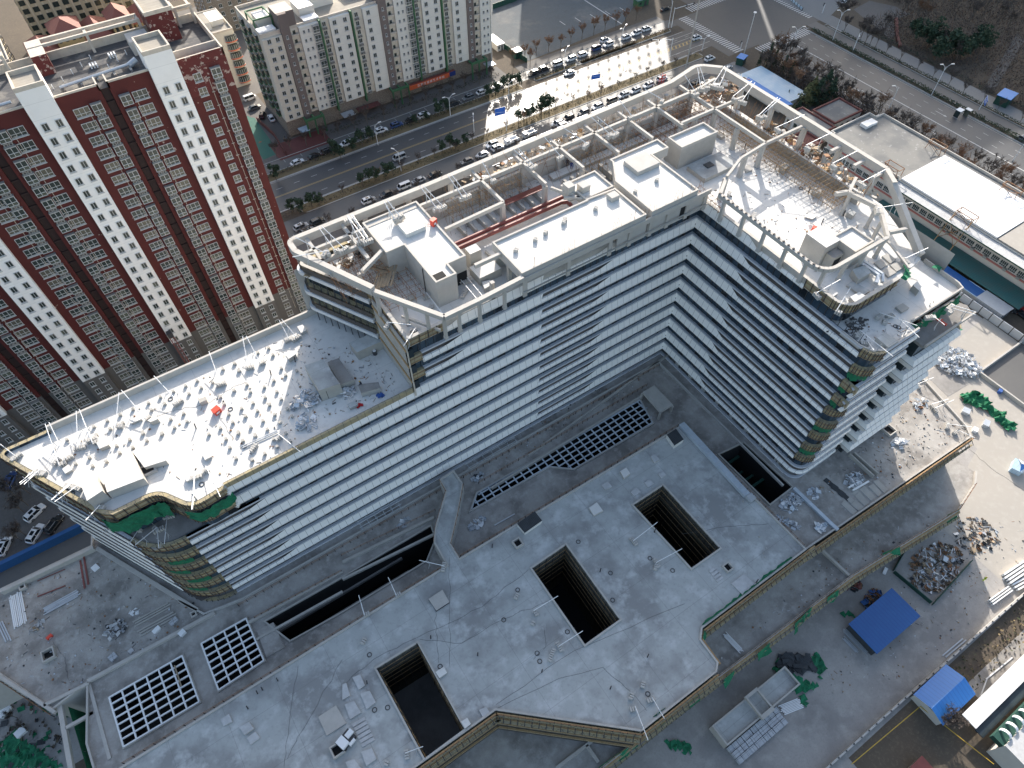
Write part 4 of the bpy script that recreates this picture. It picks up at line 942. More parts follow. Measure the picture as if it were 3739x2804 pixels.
# ---- neighbours behind -------------------------------------------------------
def slabblock(name,label,x0,x1,y0,y1,h,wall,floors,cols,parentbox=None,roof='roof_felt_pale',sidey=True,wmesh=None,step=2.8,z0=1.0):
    t=thing(name,label,'building',((x0+x1)/2,(y0+y1)/2,0)); inv=Matrix.Translation((-(x0+x1)/2,-(y0+y1)/2,0))
    b=MB(); b.box(x0,x1,y0,y1,0,h,wall,roof); o=b.build('wall',parent=t); o.matrix_parent_inverse=inv
    b=MB(); 
    for q in ((x0,x1,y0-.01,y0+.35),(x0,x1,y1-.35,y1+.01),(x0-.01,x0+.35,y0+.36,y1-.36),(x1-.35,x1+.01,y0+.36,y1-.36)): b.box(*q,h,h+.7,'cream_trim')
    o=b.build('parapet',parent=t); o.matrix_parent_inverse=inv
    pl=[]
    for k in range(floors):
        z=z0+step*k
        for c in range(cols): pl.append(((x0+(x1-x0)*(c+.5)/cols,y0,z),0))
        n=max(1,int((y1-y0)/4))
        if sidey:
            for c in range(n): pl.append(((x0,y0+(y1-y0)*(c+.5)/n,z),-math.pi/2)); pl.append(((x1,y0+(y1-y0)*(c+.5)/n,z),math.pi/2))
    cap_t('window',wmesh or win(1.3,1.4,2,False),pl,t,inv); return t,inv
t,i_=slabblock('apartment_house','small cream apartment house with curved orange balconies behind the red tower',41,52,258,276,20,'cream_wall',6,2,step=3)
b=MB()
for k in range(6):
    b.prism([(50.3-2.2*math.cos(a),257.9-1.3*math.sin(a)) for a in [math.pi*q/8 for q in range(9)]],1.6+3*k,1.9+3*k,'orange_sign','cream_trim',bottom=True); b.prism([(50.3-2.0*math.cos(a),257.9-1.1*math.sin(a)) for a in [math.pi*q/8 for q in range(9)]],1.9+3*k,3.6+3*k,'window_pane')
    for q in range(1,8): a=math.pi*q/8; b.rod((50.3-2.05*math.cos(a),257.9-1.15*math.sin(a),1.9+3*k),(50.3-2.05*math.cos(a),257.9-1.15*math.sin(a),3.6+3*k),.06,'window_white')
o=b.build('curved_balcony',parent=t); o.matrix_parent_inverse=i_
b=MB(); b.box(42,46,262,270,20.0,22.6,'ivory_wall','roof_felt_pale'); b.box(46.5,51,264,272,20.0,21.8,'ivory_wall','membrane'); o=b.build('roof_house',parent=t); o.matrix_parent_inverse=i_
slabblock('apartment_house','grey brown apartment house at the top edge behind the cream one',53,72,300,322,22,'stone_wall',7,5,step=3)
slabblock('apartment_house','beige ribbed apartment slab at the top left behind the villa roofs',-8,34,322,338,30,'beige_wall',10,12,step=3,wmesh=win(2.0,1.7,2,False,False,frame='dark_steel'))
slabblock('apartment_house','beige apartment block cut by the left edge beside the red tower roof',-50,-17,270,300,24,'beige_wall',8,8,step=3,wmesh=win(2.0,1.7,2,False,False,frame='dark_steel'))
# villas with red tiled roofs
def hip(b,x0,x1,y0,y1,z0,h,mt='red_tile',o=.8,ridge=None):
    x0-=o;x1+=o;y0-=o;y1+=o; cx=(x0+x1)/2; cy=(y0+y1)/2
    if (x1-x0)>(y1-y0): d=(y1-y0)/2; A=(x0+d,cy,z0+h);B=(x1-d,cy,z0+h)
    else: d=(x1-x0)/2; A=(cx,y0+d,z0+h);B=(cx,y1-d,z0+h)
    p=[(x0,y0,z0),(x1,y0,z0),(x1,y1,z0),(x0,y1,z0)]
    if (x1-x0)>(y1-y0): fs=[[p[0],p[1],B,A],[p[1],p[2],B],[p[2],p[3],A,B],[p[3],p[0],A]]
    else: fs=[[p[0],p[1],A],[p[1],p[2],B,A],[p[2],p[3],B],[p[3],p[0],A,B]]
    for f in fs: b.face(f,mt)
    b.face(p[::-1],'cream_trim')
def villa(label,px,boxes):
    t=thing('villa',label,'house',(px[0],px[1],0)); inv=Matrix.Translation((-px[0],-px[1],0))
    w_=MB(); r_=MB(); a_=MB()
    for (x0,x1,y0,y1,z,h) in boxes:
        w_.box(x0,x1,y0,y1,0,z,'yellow_stucco'); hip(r_,x0,x1,y0,y1,z+.02,h)
        n=max(2,int((x1-x0)/2.2))
        for k in range(n):
            x=x0+(x1-x0)*(k+.5)/n
            for zz in (z-2.6,z-6.0):
                if zz>0: a_.box(x-.5,x+.5,y0-.08,y0-.001,zz,zz+1.5,'window_pane'); a_.rod((x,y0-.08,zz+1.5),(x,y0-.001,zz+1.5),.5,'window_pane',10)
    for mb,nm in ((w_,'wall'),(r_,'tiled_roof'),(a_,'arched_window')): o=mb.build(nm,parent=t); o.matrix_parent_inverse=inv
villa('yellow villa with several brick red hipped roofs, the left one behind the tower',(0,305),[(-1.7,7.3,293,304,18,3.4),(-11.5,-2.6,289,304,14,3.5),(8.2,16.5,291,306,14.5,4),(-2,8,305,312,15,3)])
villa('yellow villa with a steep brown tiled roof right behind the tower stair head',(22,303),[(17.6,24.5,290,302,18,4),(25.4,33,294,306,15,3.5),(17.8,24,282,289,12.5,2.5)])
# ---- school with the white membrane roof --------------------------------------
sh=thing('school_building','long three storey school with a half white membrane roof and pink banded wall','building',(198,60,0)); SI=Matrix.Translation((-198,-60,0))
def sp_(mb,name,**k):
    o=mb.build(name,**k); o.parent=sh; o.matrix_parent_inverse=SI; return o
ZS=11.0
b=MB(); b.box(188.6,212,-20,104.6,0,ZS-.3,'school_wall'); sp_(b,'wall')
b=MB(); b.prism([(188.6,104.8),(188.6,-20),(212.2,-20),(212.2,103.4),(208.8,103.4),(208.8,106.2),(190.3,106.2),(190.3,104.8)],ZS-.28,ZS,'school_wall','school_roof'); sp_(b,'flat_roof')
b=MB(); b.sweep([(188.6,79),(188.6,104.8),(190.3,104.8),(190.3,106.2),(208.8,106.2),(208.8,103.4),(212.2,103.4),(212.2,-20)],[(.0,ZS-.3),(.0,ZS+.7),(.35,ZS+.7),(.35,ZS)],'pale_concrete'); sp_(b,'parapet')
b=MB(); b.box(188.9,209.3,47.0,78.3,ZS+.02,ZS+.5,'membrane'); sp_(b,'membrane_roof')
b=MB(); b.box(188.9,209,-20,46.6,ZS+.02,ZS+.3,'yard_lit_tan'); sp_(b,'brown_roof')
b=MB(); b.box(184.9,188.55,-20,78.5,ZS-.9,ZS-.5,'dark_teal','slab_grey'); sp_(b,'eave_canopy')
b=MB()
for z in (8.4,4.6): b.box(188.3,188.59,-20,104,z,z+.45,'pink_band')
sp_(b,'pink_band')
pl=[((188.6,104-2.6*k,z),-math.pi/2) for k in range(47) for z in (5.4,9.0)]
cap_t('window',win(2.1,1.7,4,True,False),pl,sh,SI)
b=MB()
for y in (36,40,46,50,58,60): b.box(187.7,188.3,y,y+1,4.9,5.6,'aircon')
sp_(b,'air_conditioner')
b=MB(); b.box(180.6,188.2,30,80,2.8,3.0,'teal_roof'); 
for y in range(31,80,6): b.rod((181,y,0),(181,y,2.8),.08,'dark_steel')
sp_(b,'side_canopy')
b=MB(); b.box(201,204,101,103.5,ZS+.02,ZS+1,'white_paint'); b.box(204.2,206.4,101,103.5,ZS+.02,ZS+.8,'white_paint'); sp_(b,'roof_unit')
for q,zz,lab in ((c3(1640,950),ZS,'rusty steel sign frame standing on the far edge of the school roof'),(c3(1360,1090),ZS,'rusty steel sign frame at the near edge of the grey school roof'),(c3(2120,1230),ZS,'rusty steel sign frame on the far edge of the white membrane roof'),(c3(1830,1400),ZS,'rusty steel sign frame reaching down from the near edge of the membrane roof')):
    x,y=W(q,zz+1.2); t=thing('sign_frame',lab,'frame',(x,y,zz)); b=MB(); L=2.6
    for s in (-1,1):
        b.beam((-1.2,s*L,2.6),(1.2,s*L,2.6),.16,.16,'rusty_steel')
        b.rod((-1.2,s*L,-.3),(-1.2,s*L*.8,2.6),.1,'rusty_steel'); b.rod((1.2,s*L,-.3),(1.2,s*L,2.6),.1,'rusty_steel'); b.rod((-1.2,s*L,2.6),(1.2,0,0),.08,'rusty_steel')
    b.beam((-1.2,-L,2.6),(-1.2,L,2.6),.16,.16,'rusty_steel'); b.beam((1.2,-L,2.6),(1.2,L,2.6),.16,.16,'rusty_steel'); b.rod((-1.2,-L,0),(-1.2,L,2.4),.08,'rusty_steel')
    if 'reaching' in lab:
        for s in (-1,1): b.rod((-1.2,s*L,2.6),(-4.2,s*L,-8),.12,'bamboo')
        b.rod((-1.9,-L,0),(-3.6,L,-6),.1,'rusty_steel'); b.rod((-1.9,L,0),(-3.6,-L,-6),.1,'rusty_steel'); b.rod((-2.7,-L,-3),(-2.7,L,-3),.1,'bamboo')
    b.build('frame_bars',parent=t)
# small flat roofed buildings by the trees
def lowb(name,label,cat,polyw,z,wall,roof,rimc):
    cx=sum(p[0] for p in polyw)/len(polyw);cy=sum(p[1] for p in polyw)/len(polyw)
    t=thing(name,label,cat,(cx,cy,0)); inv=Matrix.Translation((-cx,-cy,0)); b=MB(); b.prism(polyw,0,z,wall,roof); o=b.build('wall',parent=t); o.matrix_parent_inverse=inv
    b=MB(); 
    ar=sum(polyw[i-1][0]*polyw[i][1]-polyw[i][0]*polyw[i-1][1] for i in range(len(polyw)))
    pp=polyw if ar>0 else polyw[::-1]
    b.sweep(pp,[(.0,z-.2),(.25,z+.0),(.1,z+.5),(-.4,z+.5),(-.5,z)],rimc,True); o=b.build('roof_edge',parent=t); o.matrix_parent_inverse=inv
    b=MB()
    for i in range(len(pp)):
        a=Vector(pp[i]);c=Vector(pp[(i+1)%len(pp)]); L=(c-a).length; d=(c-a)/L; n=Vector((d.y,-d.x))
        if L<4: continue
        for k in range(int(L/3)):
            m_=a+d*(1.5+3*k)+n*.03; rz=math.atan2(d.y,d.x); b.ob((m_.x,m_.y,z*.45),(1.3,.06,1.3),rz,'window_pane')
    o=b.build('window_row',parent=t); o.matrix_parent_inverse=inv
    return t,inv
lowb('courtyard_house','flat roofed grey house with brown tiled eaves among the bare trees','house',[(204.4,123.4),(204.4,113.7),(218,113.7),(218,123.4)],5,'school_wall','school_roof','brown_tile')
lowb('courtyard_house','smaller brown eaved house between the banded building and the grey house','house',[(196,127),(196,112.5),(203.4,112.5),(203.4,127)],4.6,'school_wall','paving_pale','brown_tile')
lowb('gate_lodge','small dark red tiled lodge seen below the roof beam','house',[(180,118),(180,110),(195,110),(195,118)],3.6,'school_wall','brown_tile','brown_tile')
t=thing('sheet_roof_shed','pale blue corrugated shed roof behind the curved roof corner','shed',(206,144,0)); b=MB()
b.prism([(201.3,155.6),(213.4,155.2),(213.6,133.7),(201,133.7)],0,3.2,'school_wall','pale_blue_sheet'); o=b.build('shed_body',parent=t); o.matrix_parent_inverse=Matrix.Translation((-206,-144,0))
b=MB(); b.box(200.6,214,133.2,156.2,3.21,3.35,'pale_blue_sheet'); o=b.build('sheet_roof',parent=t); o.matrix_parent_inverse=Matrix.Translation((-206,-144,0))
t=thing('sheet_roof_shed','bright blue corrugated lean-to roof against the pale blue shed','shed',(202,144,0)); b=MB()
b.face([(199.2,134,2.7),(203.6,131,3.9),(203.6,152.5,3.9),(199.2,152.5,2.7)],'blue_sheet_bright'); b.face([(199.2,134,2.6),(203.6,131,3.8),(203.6,152.5,3.8),(199.2,152.5,2.6)][::-1],'blue_sheet_bright'); o=b.build('sheet_roof',parent=t); o.matrix_parent_inverse=Matrix.Translation((-202,-144,0))
# park kiosk, lot container, guard huts
def hut(name,label,cat,c,s,rz,wall,roof,h=2.6,gable=False):
    t=thing(name,label,cat,(c[0],c[1],0),rz); b=MB(); b.box(-s[0]/2,s[0]/2,-s[1]/2,s[1]/2,0,h,wall); b.build('wall',parent=t)
    b=MB(); o_=.25
    if gable:
        x=s[0]/2+o_;y=s[1]/2+o_
        b.face([(-x,-y,h),(x,-y,h),(x,0,h+.9),(-x,0,h+.9)],roof); b.face([(-x,0,h+.9),(x,0,h+.9),(x,y,h),(-x,y,h)],roof); b.face([(-x,-y,h-.05),(-x,0,h+.85),(-x,y,h-.05)],wall); b.face([(x,-y,h-.05),(x,0,h+.85),(x,y,h-.05)],wall)
    else: b.box(-s[0]/2-o_,s[0]/2+o_,-s[1]/2-o_,s[1]/2+o_,h,h+.18,roof)
    b.build('roof',parent=t); b=MB(); b.box(-s[0]*.35,-s[0]*.15,-s[1]/2-.05,-s[1]/2-.001,.9,1.9,'window_pane'); b.box(s[0]*.1,s[0]*.3,-s[1]/2-.05,-s[1]/2-.001,0,2.0,'dark_steel'); b.build('door',parent=t); return t
x,y=W(cu(1150,620),1.5); hut('park_kiosk','green walled park kiosk with a blue roof at the path end','kiosk',(x,y),(6,4.5),R(10),'dark_teal','blue_sheet_bright',3.2)
x,y=W(ct(1090,710),1.3); hut('site_cabin','grey site cabin with a corrugated roof by the white hoarding','cabin',(x,y),(4.2,7.6),0,'block_grey','galvanised',2.7)
x,y=W(ct(990,640),1.3); hut('site_cabin','low pale cabin with a blue door beside the grey site cabin','cabin',(x,y),(3.6,6.5),0,'school_wall','pale_blue_sheet',2.4)
x,y=W(c2(1125,340),1.5); hut('gate_booth','small white gate booth at the gravel lot entrance','booth',(x,y),(3.2,3),0,'dark_teal','white_paint',2.6)
x,y=W(c2(985,275),1.5); hut('gate_booth','long white roofed booth beside the ivory block end wall','booth',(x,y),(3,8),0,'school_wall','white_paint',2.6)
x,y=W(c2(1925,8),1.5); hut('park_kiosk','green site toilet cabin at the top edge of the gravel lot','cabin',(x,y),(6,3),0,'green_paint','teal_roof',2.6)
x,y=W(c3(385,385),1.5); hut('news_kiosk','small turquoise roofed street kiosk by the junction corner','kiosk',(x,y),(3.6,2.6),R(20),'dark_teal','blue_sheet_bright',2.7)
x,y=W(c4(20,1020),1.5); hut('sheet_roof_shed','pale blue roofed shed at the left edge beside dark shrubs','shed',(x-6,y+1),(16,9),R(0),'school_wall','pale_blue_sheet',3.2,True)
# blue sheds in the yard
def shed(name,label,pts,z,mt,flat=False):
    P_=poly_px(pts,c9,z); cx=sum(p[0] for p in P_)/len(P_);cy=sum(p[1] for p in P_)/len(P_)
    return P_,cx,cy
bt=thing('blue_shed','dark blue flat sheet roofed shed standing alone in the yard','shed',(83.5,-4,0)); b=MB(); b.box(-5.9,6.2,-3.1,3.1,0,2.8,'dark_sheet'); b.build('wall',parent=bt)
b=MB(); b.box(-6.4,6.5,-3.4,3.4,2.81,3.0,'blue_sheet'); b.build('sheet_roof',parent=bt)
bt=thing('blue_shed','bright blue gable roofed shed across the yard wall','shed',(82,-18.8,0)); b=MB(); b.box(-4.5,4.4,-3,2.7,0,2.7,'school_wall'); b.build('wall',parent=bt)
b=MB(); b.face([(-5,-3.3,2.6),(4.6,-3.3,2.6),(4.6,-.2,3.9),(-5,-.2,3.9)],'blue_sheet_bright'); b.face([(-5,-.2,3.9),(4.6,-.2,3.9),(4.6,3.0,2.6),(-5,3.0,2.6)],'blue_sheet_bright'); b.build('sheet_roof',parent=bt)
t=thing('red_shed','small red sheet roofed shed at the bottom right corner','shed',(68.5,-25.5,0)); b=MB(); b.box(-1.4,1.4,-2.2,2.2,0,2,'stone_wall'); b.build('wall',parent=t); b=MB(); b.box(-1.6,1.6,-2.4,2.4,2.01,2.15,'rust_pipe'); b.build('sheet_roof',parent=t)
# arched canopy building at the bottom right
x,y=W(cu(0,0)); X,Y=W((3690,2640),6)
t=thing('arcade_building','grey flat roofed building with a row of white arched hoops at the lower right','building',(X,Y,0)); b=MB(); b.box(-4,40,-26,-1.6,0,6,'school_wall','slab_grey'); b.build('wall',parent=t)
for k in range(9):
    b=MB(); r0=1.0
    pts=[(-2.2+1.9*k,-.6+r0*math.cos(a)*1.0,5.6+1.2*math.sin(a)) for a in [math.pi*q/9 for q in range(10)]]
    for a,c in zip(pts,pts[1:]): b.beam(a,c,.5,.16,'white_paint')
    b.build('arch_hoop',parent=t)
b=MB(); b.box(-4,40,-1.59,.4,4.2,5.5,'dark_teal'); b.build('glazed_front',parent=t); b=MB(); b.box(-4,40,2.2,5,2.8,3,'white_paint'); b.box(-4,40,.5,2.1,2.3,2.5,'glass_dark'); b.build('front_canopy',parent=t)
# off-picture towers that shade the junction and park
for (x0,x1,y0,y1,h,lab) in ((217,276,300,316,50,'housing tower beyond the gravel lot, shading it'),(303.8,341.4,315,335,128,'tall housing tower beyond the junction, shading it'),(338.4,482,290,309,118,'tall housing tower beyond the park, shading it')):
    t,i_=slabblock('housing_tower',lab,x0,x1,y0,y1,h,'beige_wall',36,12,step=3,sidey=False)
# =============== ROOFTOP STRUCTURES =========================================
ZT=61.5; ZL=50.45; ZF=66.5
def slabroof(mb,poly,z0,z1,side='render_coat',top='white_roof',rimh=.35):
    mb.prism(poly,z0,z1,side,top,bottom=True)
    ar=sum(poly[i-1][0]*poly[i][1]-poly[i][0]*poly[i-1][1] for i in range(len(poly))); pp=poly if ar>0 else poly[::-1]
    if rimh: mb.sweep(pp,[(.02,z1-.1),(.02,z1+rimh),(-.28,z1+rimh),(-.28,z1)],'pale_concrete',True)
b=MB(); slabroof(b,[(26.7,84),(26.7,75.8),(29.8,75.8),(29.8,66),(33.3,66),(33.3,68.5),(36.4,68.5),(36.4,84)],ZT,ZF); bp(b,'stair_penthouse')
b=MB(); b.box(30.1,31.8,66.4,67.6,ZF+.02,ZF+.35,'void_shade'); b.box(33.31,33.36,66.6,68.2,ZT+.2,ZT+2.6,'void_shade'); b.box(33.32,36.3,68.38,68.47,ZT,ZT+2.4,'void_shade'); b.rod((29.7,70,ZT),(29.7,70,ZF),.08,'dark_steel'); bp(b,'roof_hatch')
for q,h1,h2,s_ in (((31.0,34.4,77.2,80),ZF+.02,ZF+.8,'white_roof'),((38,40,70.0,71.6),ZT,ZT+3.6,'concrete'),((37.4,41.4,66.5,69.5),ZT,ZT+1.6,'concrete'),((39.2,41,73.0,73.8),ZT,ZT+1.5,'concrete')): b=MB(); b.box(*q,h1,h2,s_,'white_roof'); bp(b,'plant_box')
b=MB(); slabroof(b,[(41.3,68.8),(41.3,60.6),(65.2,60.6),(65.2,68.6),(59.4,69.0),(59.4,68.8)],65.1,ZF); bp(b,'raised_roof')
b=MB(); slabroof(b,[(59.4,69.1),(59.4,71.5),(58.2,71.5),(58.2,74.2),(61,74.2),(65.3,74.2),(65.3,69.1)],65.1,ZF); bp(b,'raised_roof')
b=MB(); slabroof(b,[(66.4,60.6),(76.3,60.6),(76.3,62.4),(76.3,72.2),(80,72.2),(80,75.2),(69.3,75.2),(69.3,74.4),(66.4,70)],65.1,ZF); bp(b,'raised_roof')
b=MB()
b.box(60,66,60.9,61.2,ZT,65.1,'render_coat'); b.box(66.4,78.8,60.9,61.2,ZT+.0,65.1,'render_coat'); b.box(76.0,76.25,61.2,72,ZT,65.1,'render_coat'); b.box(41.6,65,68.3,68.55,ZT,65.1,'render_coat'); b.box(73.4,74.6,60.84,60.89,ZT+.4,ZT+3,'void_shade')
for x in (42,50.2,58.4,62.5,66.8,70.5,74.7,78.8): b.box(x-.35,x+.35,60.62,60.89,ZT,65.1,'pale_concrete')
b.box(41.3,79.3,60.3,60.55,64.9,65.9,'pale_concrete'); b.box(41.3,79.3,60.31,60.54,ZT+1.2,ZT+1.35,'concrete'); bp(b,'roof_storey')
for (x0,x1,y0,y1,h) in ((60,61.6,70.6,72.2,1.2),(62.6,64.2,66.2,67.6,.9),(70.5,75.3,69.2,73,.9),(57.8,59.2,71.6,73.2,1.5)):
    b=MB(); b.box(x0,x1,y0,y1,ZF+.02,ZF+h,'pale_concrete','render_coat'); bp(b,'roof_plinth')
b=MB(); slabroof(b,[(82.7,75.3),(82.7,71.6),(91.3,71.6),(91.3,75.3)],ZT,65.6,'concrete','white_roof',.5); bp(b,'water_tank')
b=MB(); b.box(84,92,66,70.5,ZT+.01,62.3,'concrete','screed'); b.box(86.6,88.2,68,69.2,62.31,62.5,'dark_sheet'); bp(b,'roof_plinth')
b=MB(); slabroof(b,[(87.6,41.6),(87.6,37.2),(92,37.2),(92,41.6)],ZT,64.9,'pale_concrete'); bp(b,'stair_penthouse')
b=MB(); slabroof(b,[(84.3,44.2),(84.3,40.2),(87.58,40.2),(87.58,44.2)],ZT,65.5,'pale_concrete','white_roof',0); b.box(85,87.2,38.6,40.1,ZT,ZT+2.6,'concrete','deck_dirty'); b.box(85.4,86.8,38.5,38.59,ZT,ZT+2.0,'void_shade'); bp(b,'stair_penthouse')
# pergola frames -------------------------------------------------------------
ZG=66.6
def frame(pts,name='frame_beam',w=.42,h=.65,z=ZG,mt='pale_concrete'):
    b=MB()
    for a,c in zip(pts,pts[1:]): b.beam((a[0],a[1],z),(c[0],c[1],z),w,h,mt)
    return bp(b,name)
def col(x,y,z1=ZG-.75,z0=ZT,w=.7,mt='pale_concrete'):
    b=MB(); b.box(x-w/2,x+w/2,y-w/2,y+w/2,z0,z1,mt); b.box(x-w/2-.05,x+w/2+.05,y-w/2-.05,y+w/2+.05,z0,z0+.5,'render_coat'); return bp(b,'frame_column')
outerf=rounded([(21.6,70),(15.3,83.6),(15.3,86.3),(40,86.3),(94,87.6),(102.5,89.5),(106,86),(106,47),(104,43.7)],{1:1,2:1.0,5:3},5)
frame([p for p in outerf],w=.85,h=1.4,z=ZG+.6); frame([(16,83),(40,83.0),(80,83.3),(97,83.6),(102.8,84.5)],w=.5,h=.8,z=ZG)
frame([(21.6,70),(27.6,59.9),(33.5,59.9),(41.2,60.2)],w=.7,h=.8,z=ZG)
for (x,y) in ((21.6,75),(21.7,69.6),(24.2,65.5),(26.1,62.4),(27.6,60.1),(30,60.1),(33.5,60.1),(38,60.3)): col(x,y,w=.45)
frame([(24,67),(27.4,61.3),(22,66)][:2],w=.3,h=.5,z=ZT+1)
XS=[48.2,56.7,64.5,72.2,79.9,86.9,95.4]
for i,x in enumerate(XS):
    frame([(x,76.2),(x,86.2)] if i<6 else [(x,63.9),(x,86.5)],w=.45,h=.65)
    col(x,76.5); col(x,83.2)
frame([(86.9,76.9),(95.4,76.9),(103,76.9)]); frame([(83,60.9),(88.5,63.2),(95.4,64),(104.5,64)]); col(95.3,70.6); col(95.3,64.2); col(90.5,63.8); col(83.2,61.1); col(88.3,77); col(91,77)
frame([(37,75.8),(48.2,76.2)],w=.5); frame([(36.6,66.3),(41.3,66.3)],w=.5,h=.7); frame([(48.2,70),(48.2,76.2)][:0] or [(37,70.9),(37.1,76)][:0] or [(61,69.3),(57,71.6)],w=.3,h=.5)
frame([(56.8,75),(59.4,69.6)],w=.35,h=.5)
col(41.8,64.8,w=.6); col(37.2,62.4,w=.6)
for x in (18,24): frame([(x,76.5),(x,86)],w=.5)
frame([(17.8,80),(26.5,80)],w=.5)
frame([(22,74.6),(26.6,77)],w=.55)
for y in (56,51,47): frame([(103,y),(106,y)],w=.5)
for y in (80,72,64,56,48): col(105.7,y,w=.8)
for x in (28,36,44,52,60,68,76,84,92): col(x,86.2,w=.7)
# ring beam on the right wing
ring=rounded([(83,60.9),(79.2,58.4),(79.0,36.2),(93.5,36.2),(98.3,41.5),(97.2,47.2),(95.2,48)],{2:2.6,3:.5,4:1.2},6)
frame(ring,w=.55,h=.7,z=66.2)
for (x,y) in ((79.1,57),(79.1,52.5),(79.1,48),(79.1,43.5),(79.2,39.5),(80.4,36.9),(84.5,36.3),(89,36.3),(93.5,36.5),(96.3,39.4),(98.1,42),(97.3,46.6)): col(x,y,z1=65.5,w=.5)
frame([(97.3,47),(101.5,49)],w=.5,z=66); frame([(97.5,38),(100.5,37)],w=.5,z=64)
frame([(94.9,31.4),(97,36.5),(98,41)],w=.35,h=.3,z=62.6); b=MB(); b.beam((104.1,43.9,67.1),(99.6,32.4,62.4),.9,1.3,'pale_concrete'); bp(b,'frame_beam')
for k in range(22): pass
for k in range(23): b=MB(); b.box(78.9,79.24,37.25+k,37.5+k,66.21,66.4,'dark_steel'); bp(b,'beam_bracket')
# inner corridor between the frames: lower slabs with gaps
b=MB(); b.box(62,101,81.2,82.9,61.6,62.1,'concrete','white_roof'); bp(b,'walkway_slab')
b=MB(); b.box(24,97,83.6,84,ZT,64.4,'pale_concrete'); b.box(101.4,101.8,47,83,ZT,63.6,'concrete'); bp(b,'inner_wall')
# equipment plinths in the open bay
for k in range(9):
    x=41.2+1.95*k; b=MB(); b.box(x,x+.35,77.0,81.6,ZT+.01,ZT+1.0,'concrete'); bp(b,'equipment_plinth')
for k in range(10):
    x=42+2.2*k; b=MB(); b.box(x,x+.3,71.0,72.4,ZT+.01,ZT+.5,'concrete'); bp(b,'equipment_plinth')
for k in range(6):
    x=62.5+1.6*k; b=MB(); b.box(x,x+.5,75.6,79.4,ZT+.01,ZT+1.5,'concrete'); bp(b,'equipment_plinth')
# red pipes
def pipething(pts,r,label,n=10,mt='rust_pipe'):
    b=MB(); b.pipe(pts,r,mt,n); o=b.build('pipe'); tagT(o,label,'pipe'); return o
pipething([(38.2,75.4,63),(60.4,75.4,63),(61.4,75.2,63)],.36,'thick dark red pipe across the roof bay, farther of the two')
pipething([(38.2,74.3,63),(58.6,74.3,63),(59.6,73.9,63),(59.9,73.0,62.6)],.36,'thick dark red pipe with a curved end, nearer of the two')
for k in range(5): pipething([(49.4,79.0+.28*k,63),(58.4,79.0+.28*k,63)],.11,['first','second','third','fourth','fifth'][k]+' thin dark red pipe of the bundle behind the thick pipes, counted from the front',6)
# roof stubs ---------------------------------------------------------------
ST=[(ch,[(2045,650),(1895,725),(2105,745),(1545,880),(1755,905),(1390,950),(1600,975),(1225,1025),(1435,1055),(1050,1100),(890,1180),(930,1275),(1110,1190),(680,1265),(510,1340),(1365,1320),(1190,1400),(1240,1510),(1410,1430),(1860,1100),(1910,1195),(1970,1330),(2040,1010),(2145,1255),(2025,1440),(2200,1360),(1860,1520),(815,1580),(1075,1590),(375,1530),(545,1450),(335,1420),(155,1500)]),
(ck,[(570,535),(445,590),(620,615),(715,770),(895,800),(765,850),(630,910),(320,955),(520,985),(360,1040),(665,1040),(530,1105),(715,1125),(390,1170),(580,1190),(785,1240),(440,1260),(300,1320),(640,1305),(840,1325),(505,1375),(700,1395),(365,1445),(555,1475),(220,1520),(770,1520),(415,1535),(270,1605),(625,1590),(820,1610),(180,715),(40,775),(230,800),(175,1025)]),
(c4,[(1455,1185),(1345,1155),(1535,1140),(1480,1240),(1565,1195),(1645,1165),(1705,1280),(1520,1310),(1625,1320),(1785,1235),(430,1190),(620,1160),(750,1230),(835,1190),(920,1150),(1040,1155),(855,1240),(575,1305),(685,1330),(485,1345),(595,1360),(770,1275),(945,1195)])]
stub=MB(); stub.box(-.21,.21,-.21,.21,0,.45,'concrete')
pl=[]
for f,l in ST:
    for p in l: x,y=W(f(*p),ZL+.3); pl.append(((x,y,ZL),0))
cap_t('roof_plinth',stub,pl,bld,bld_inv,100)
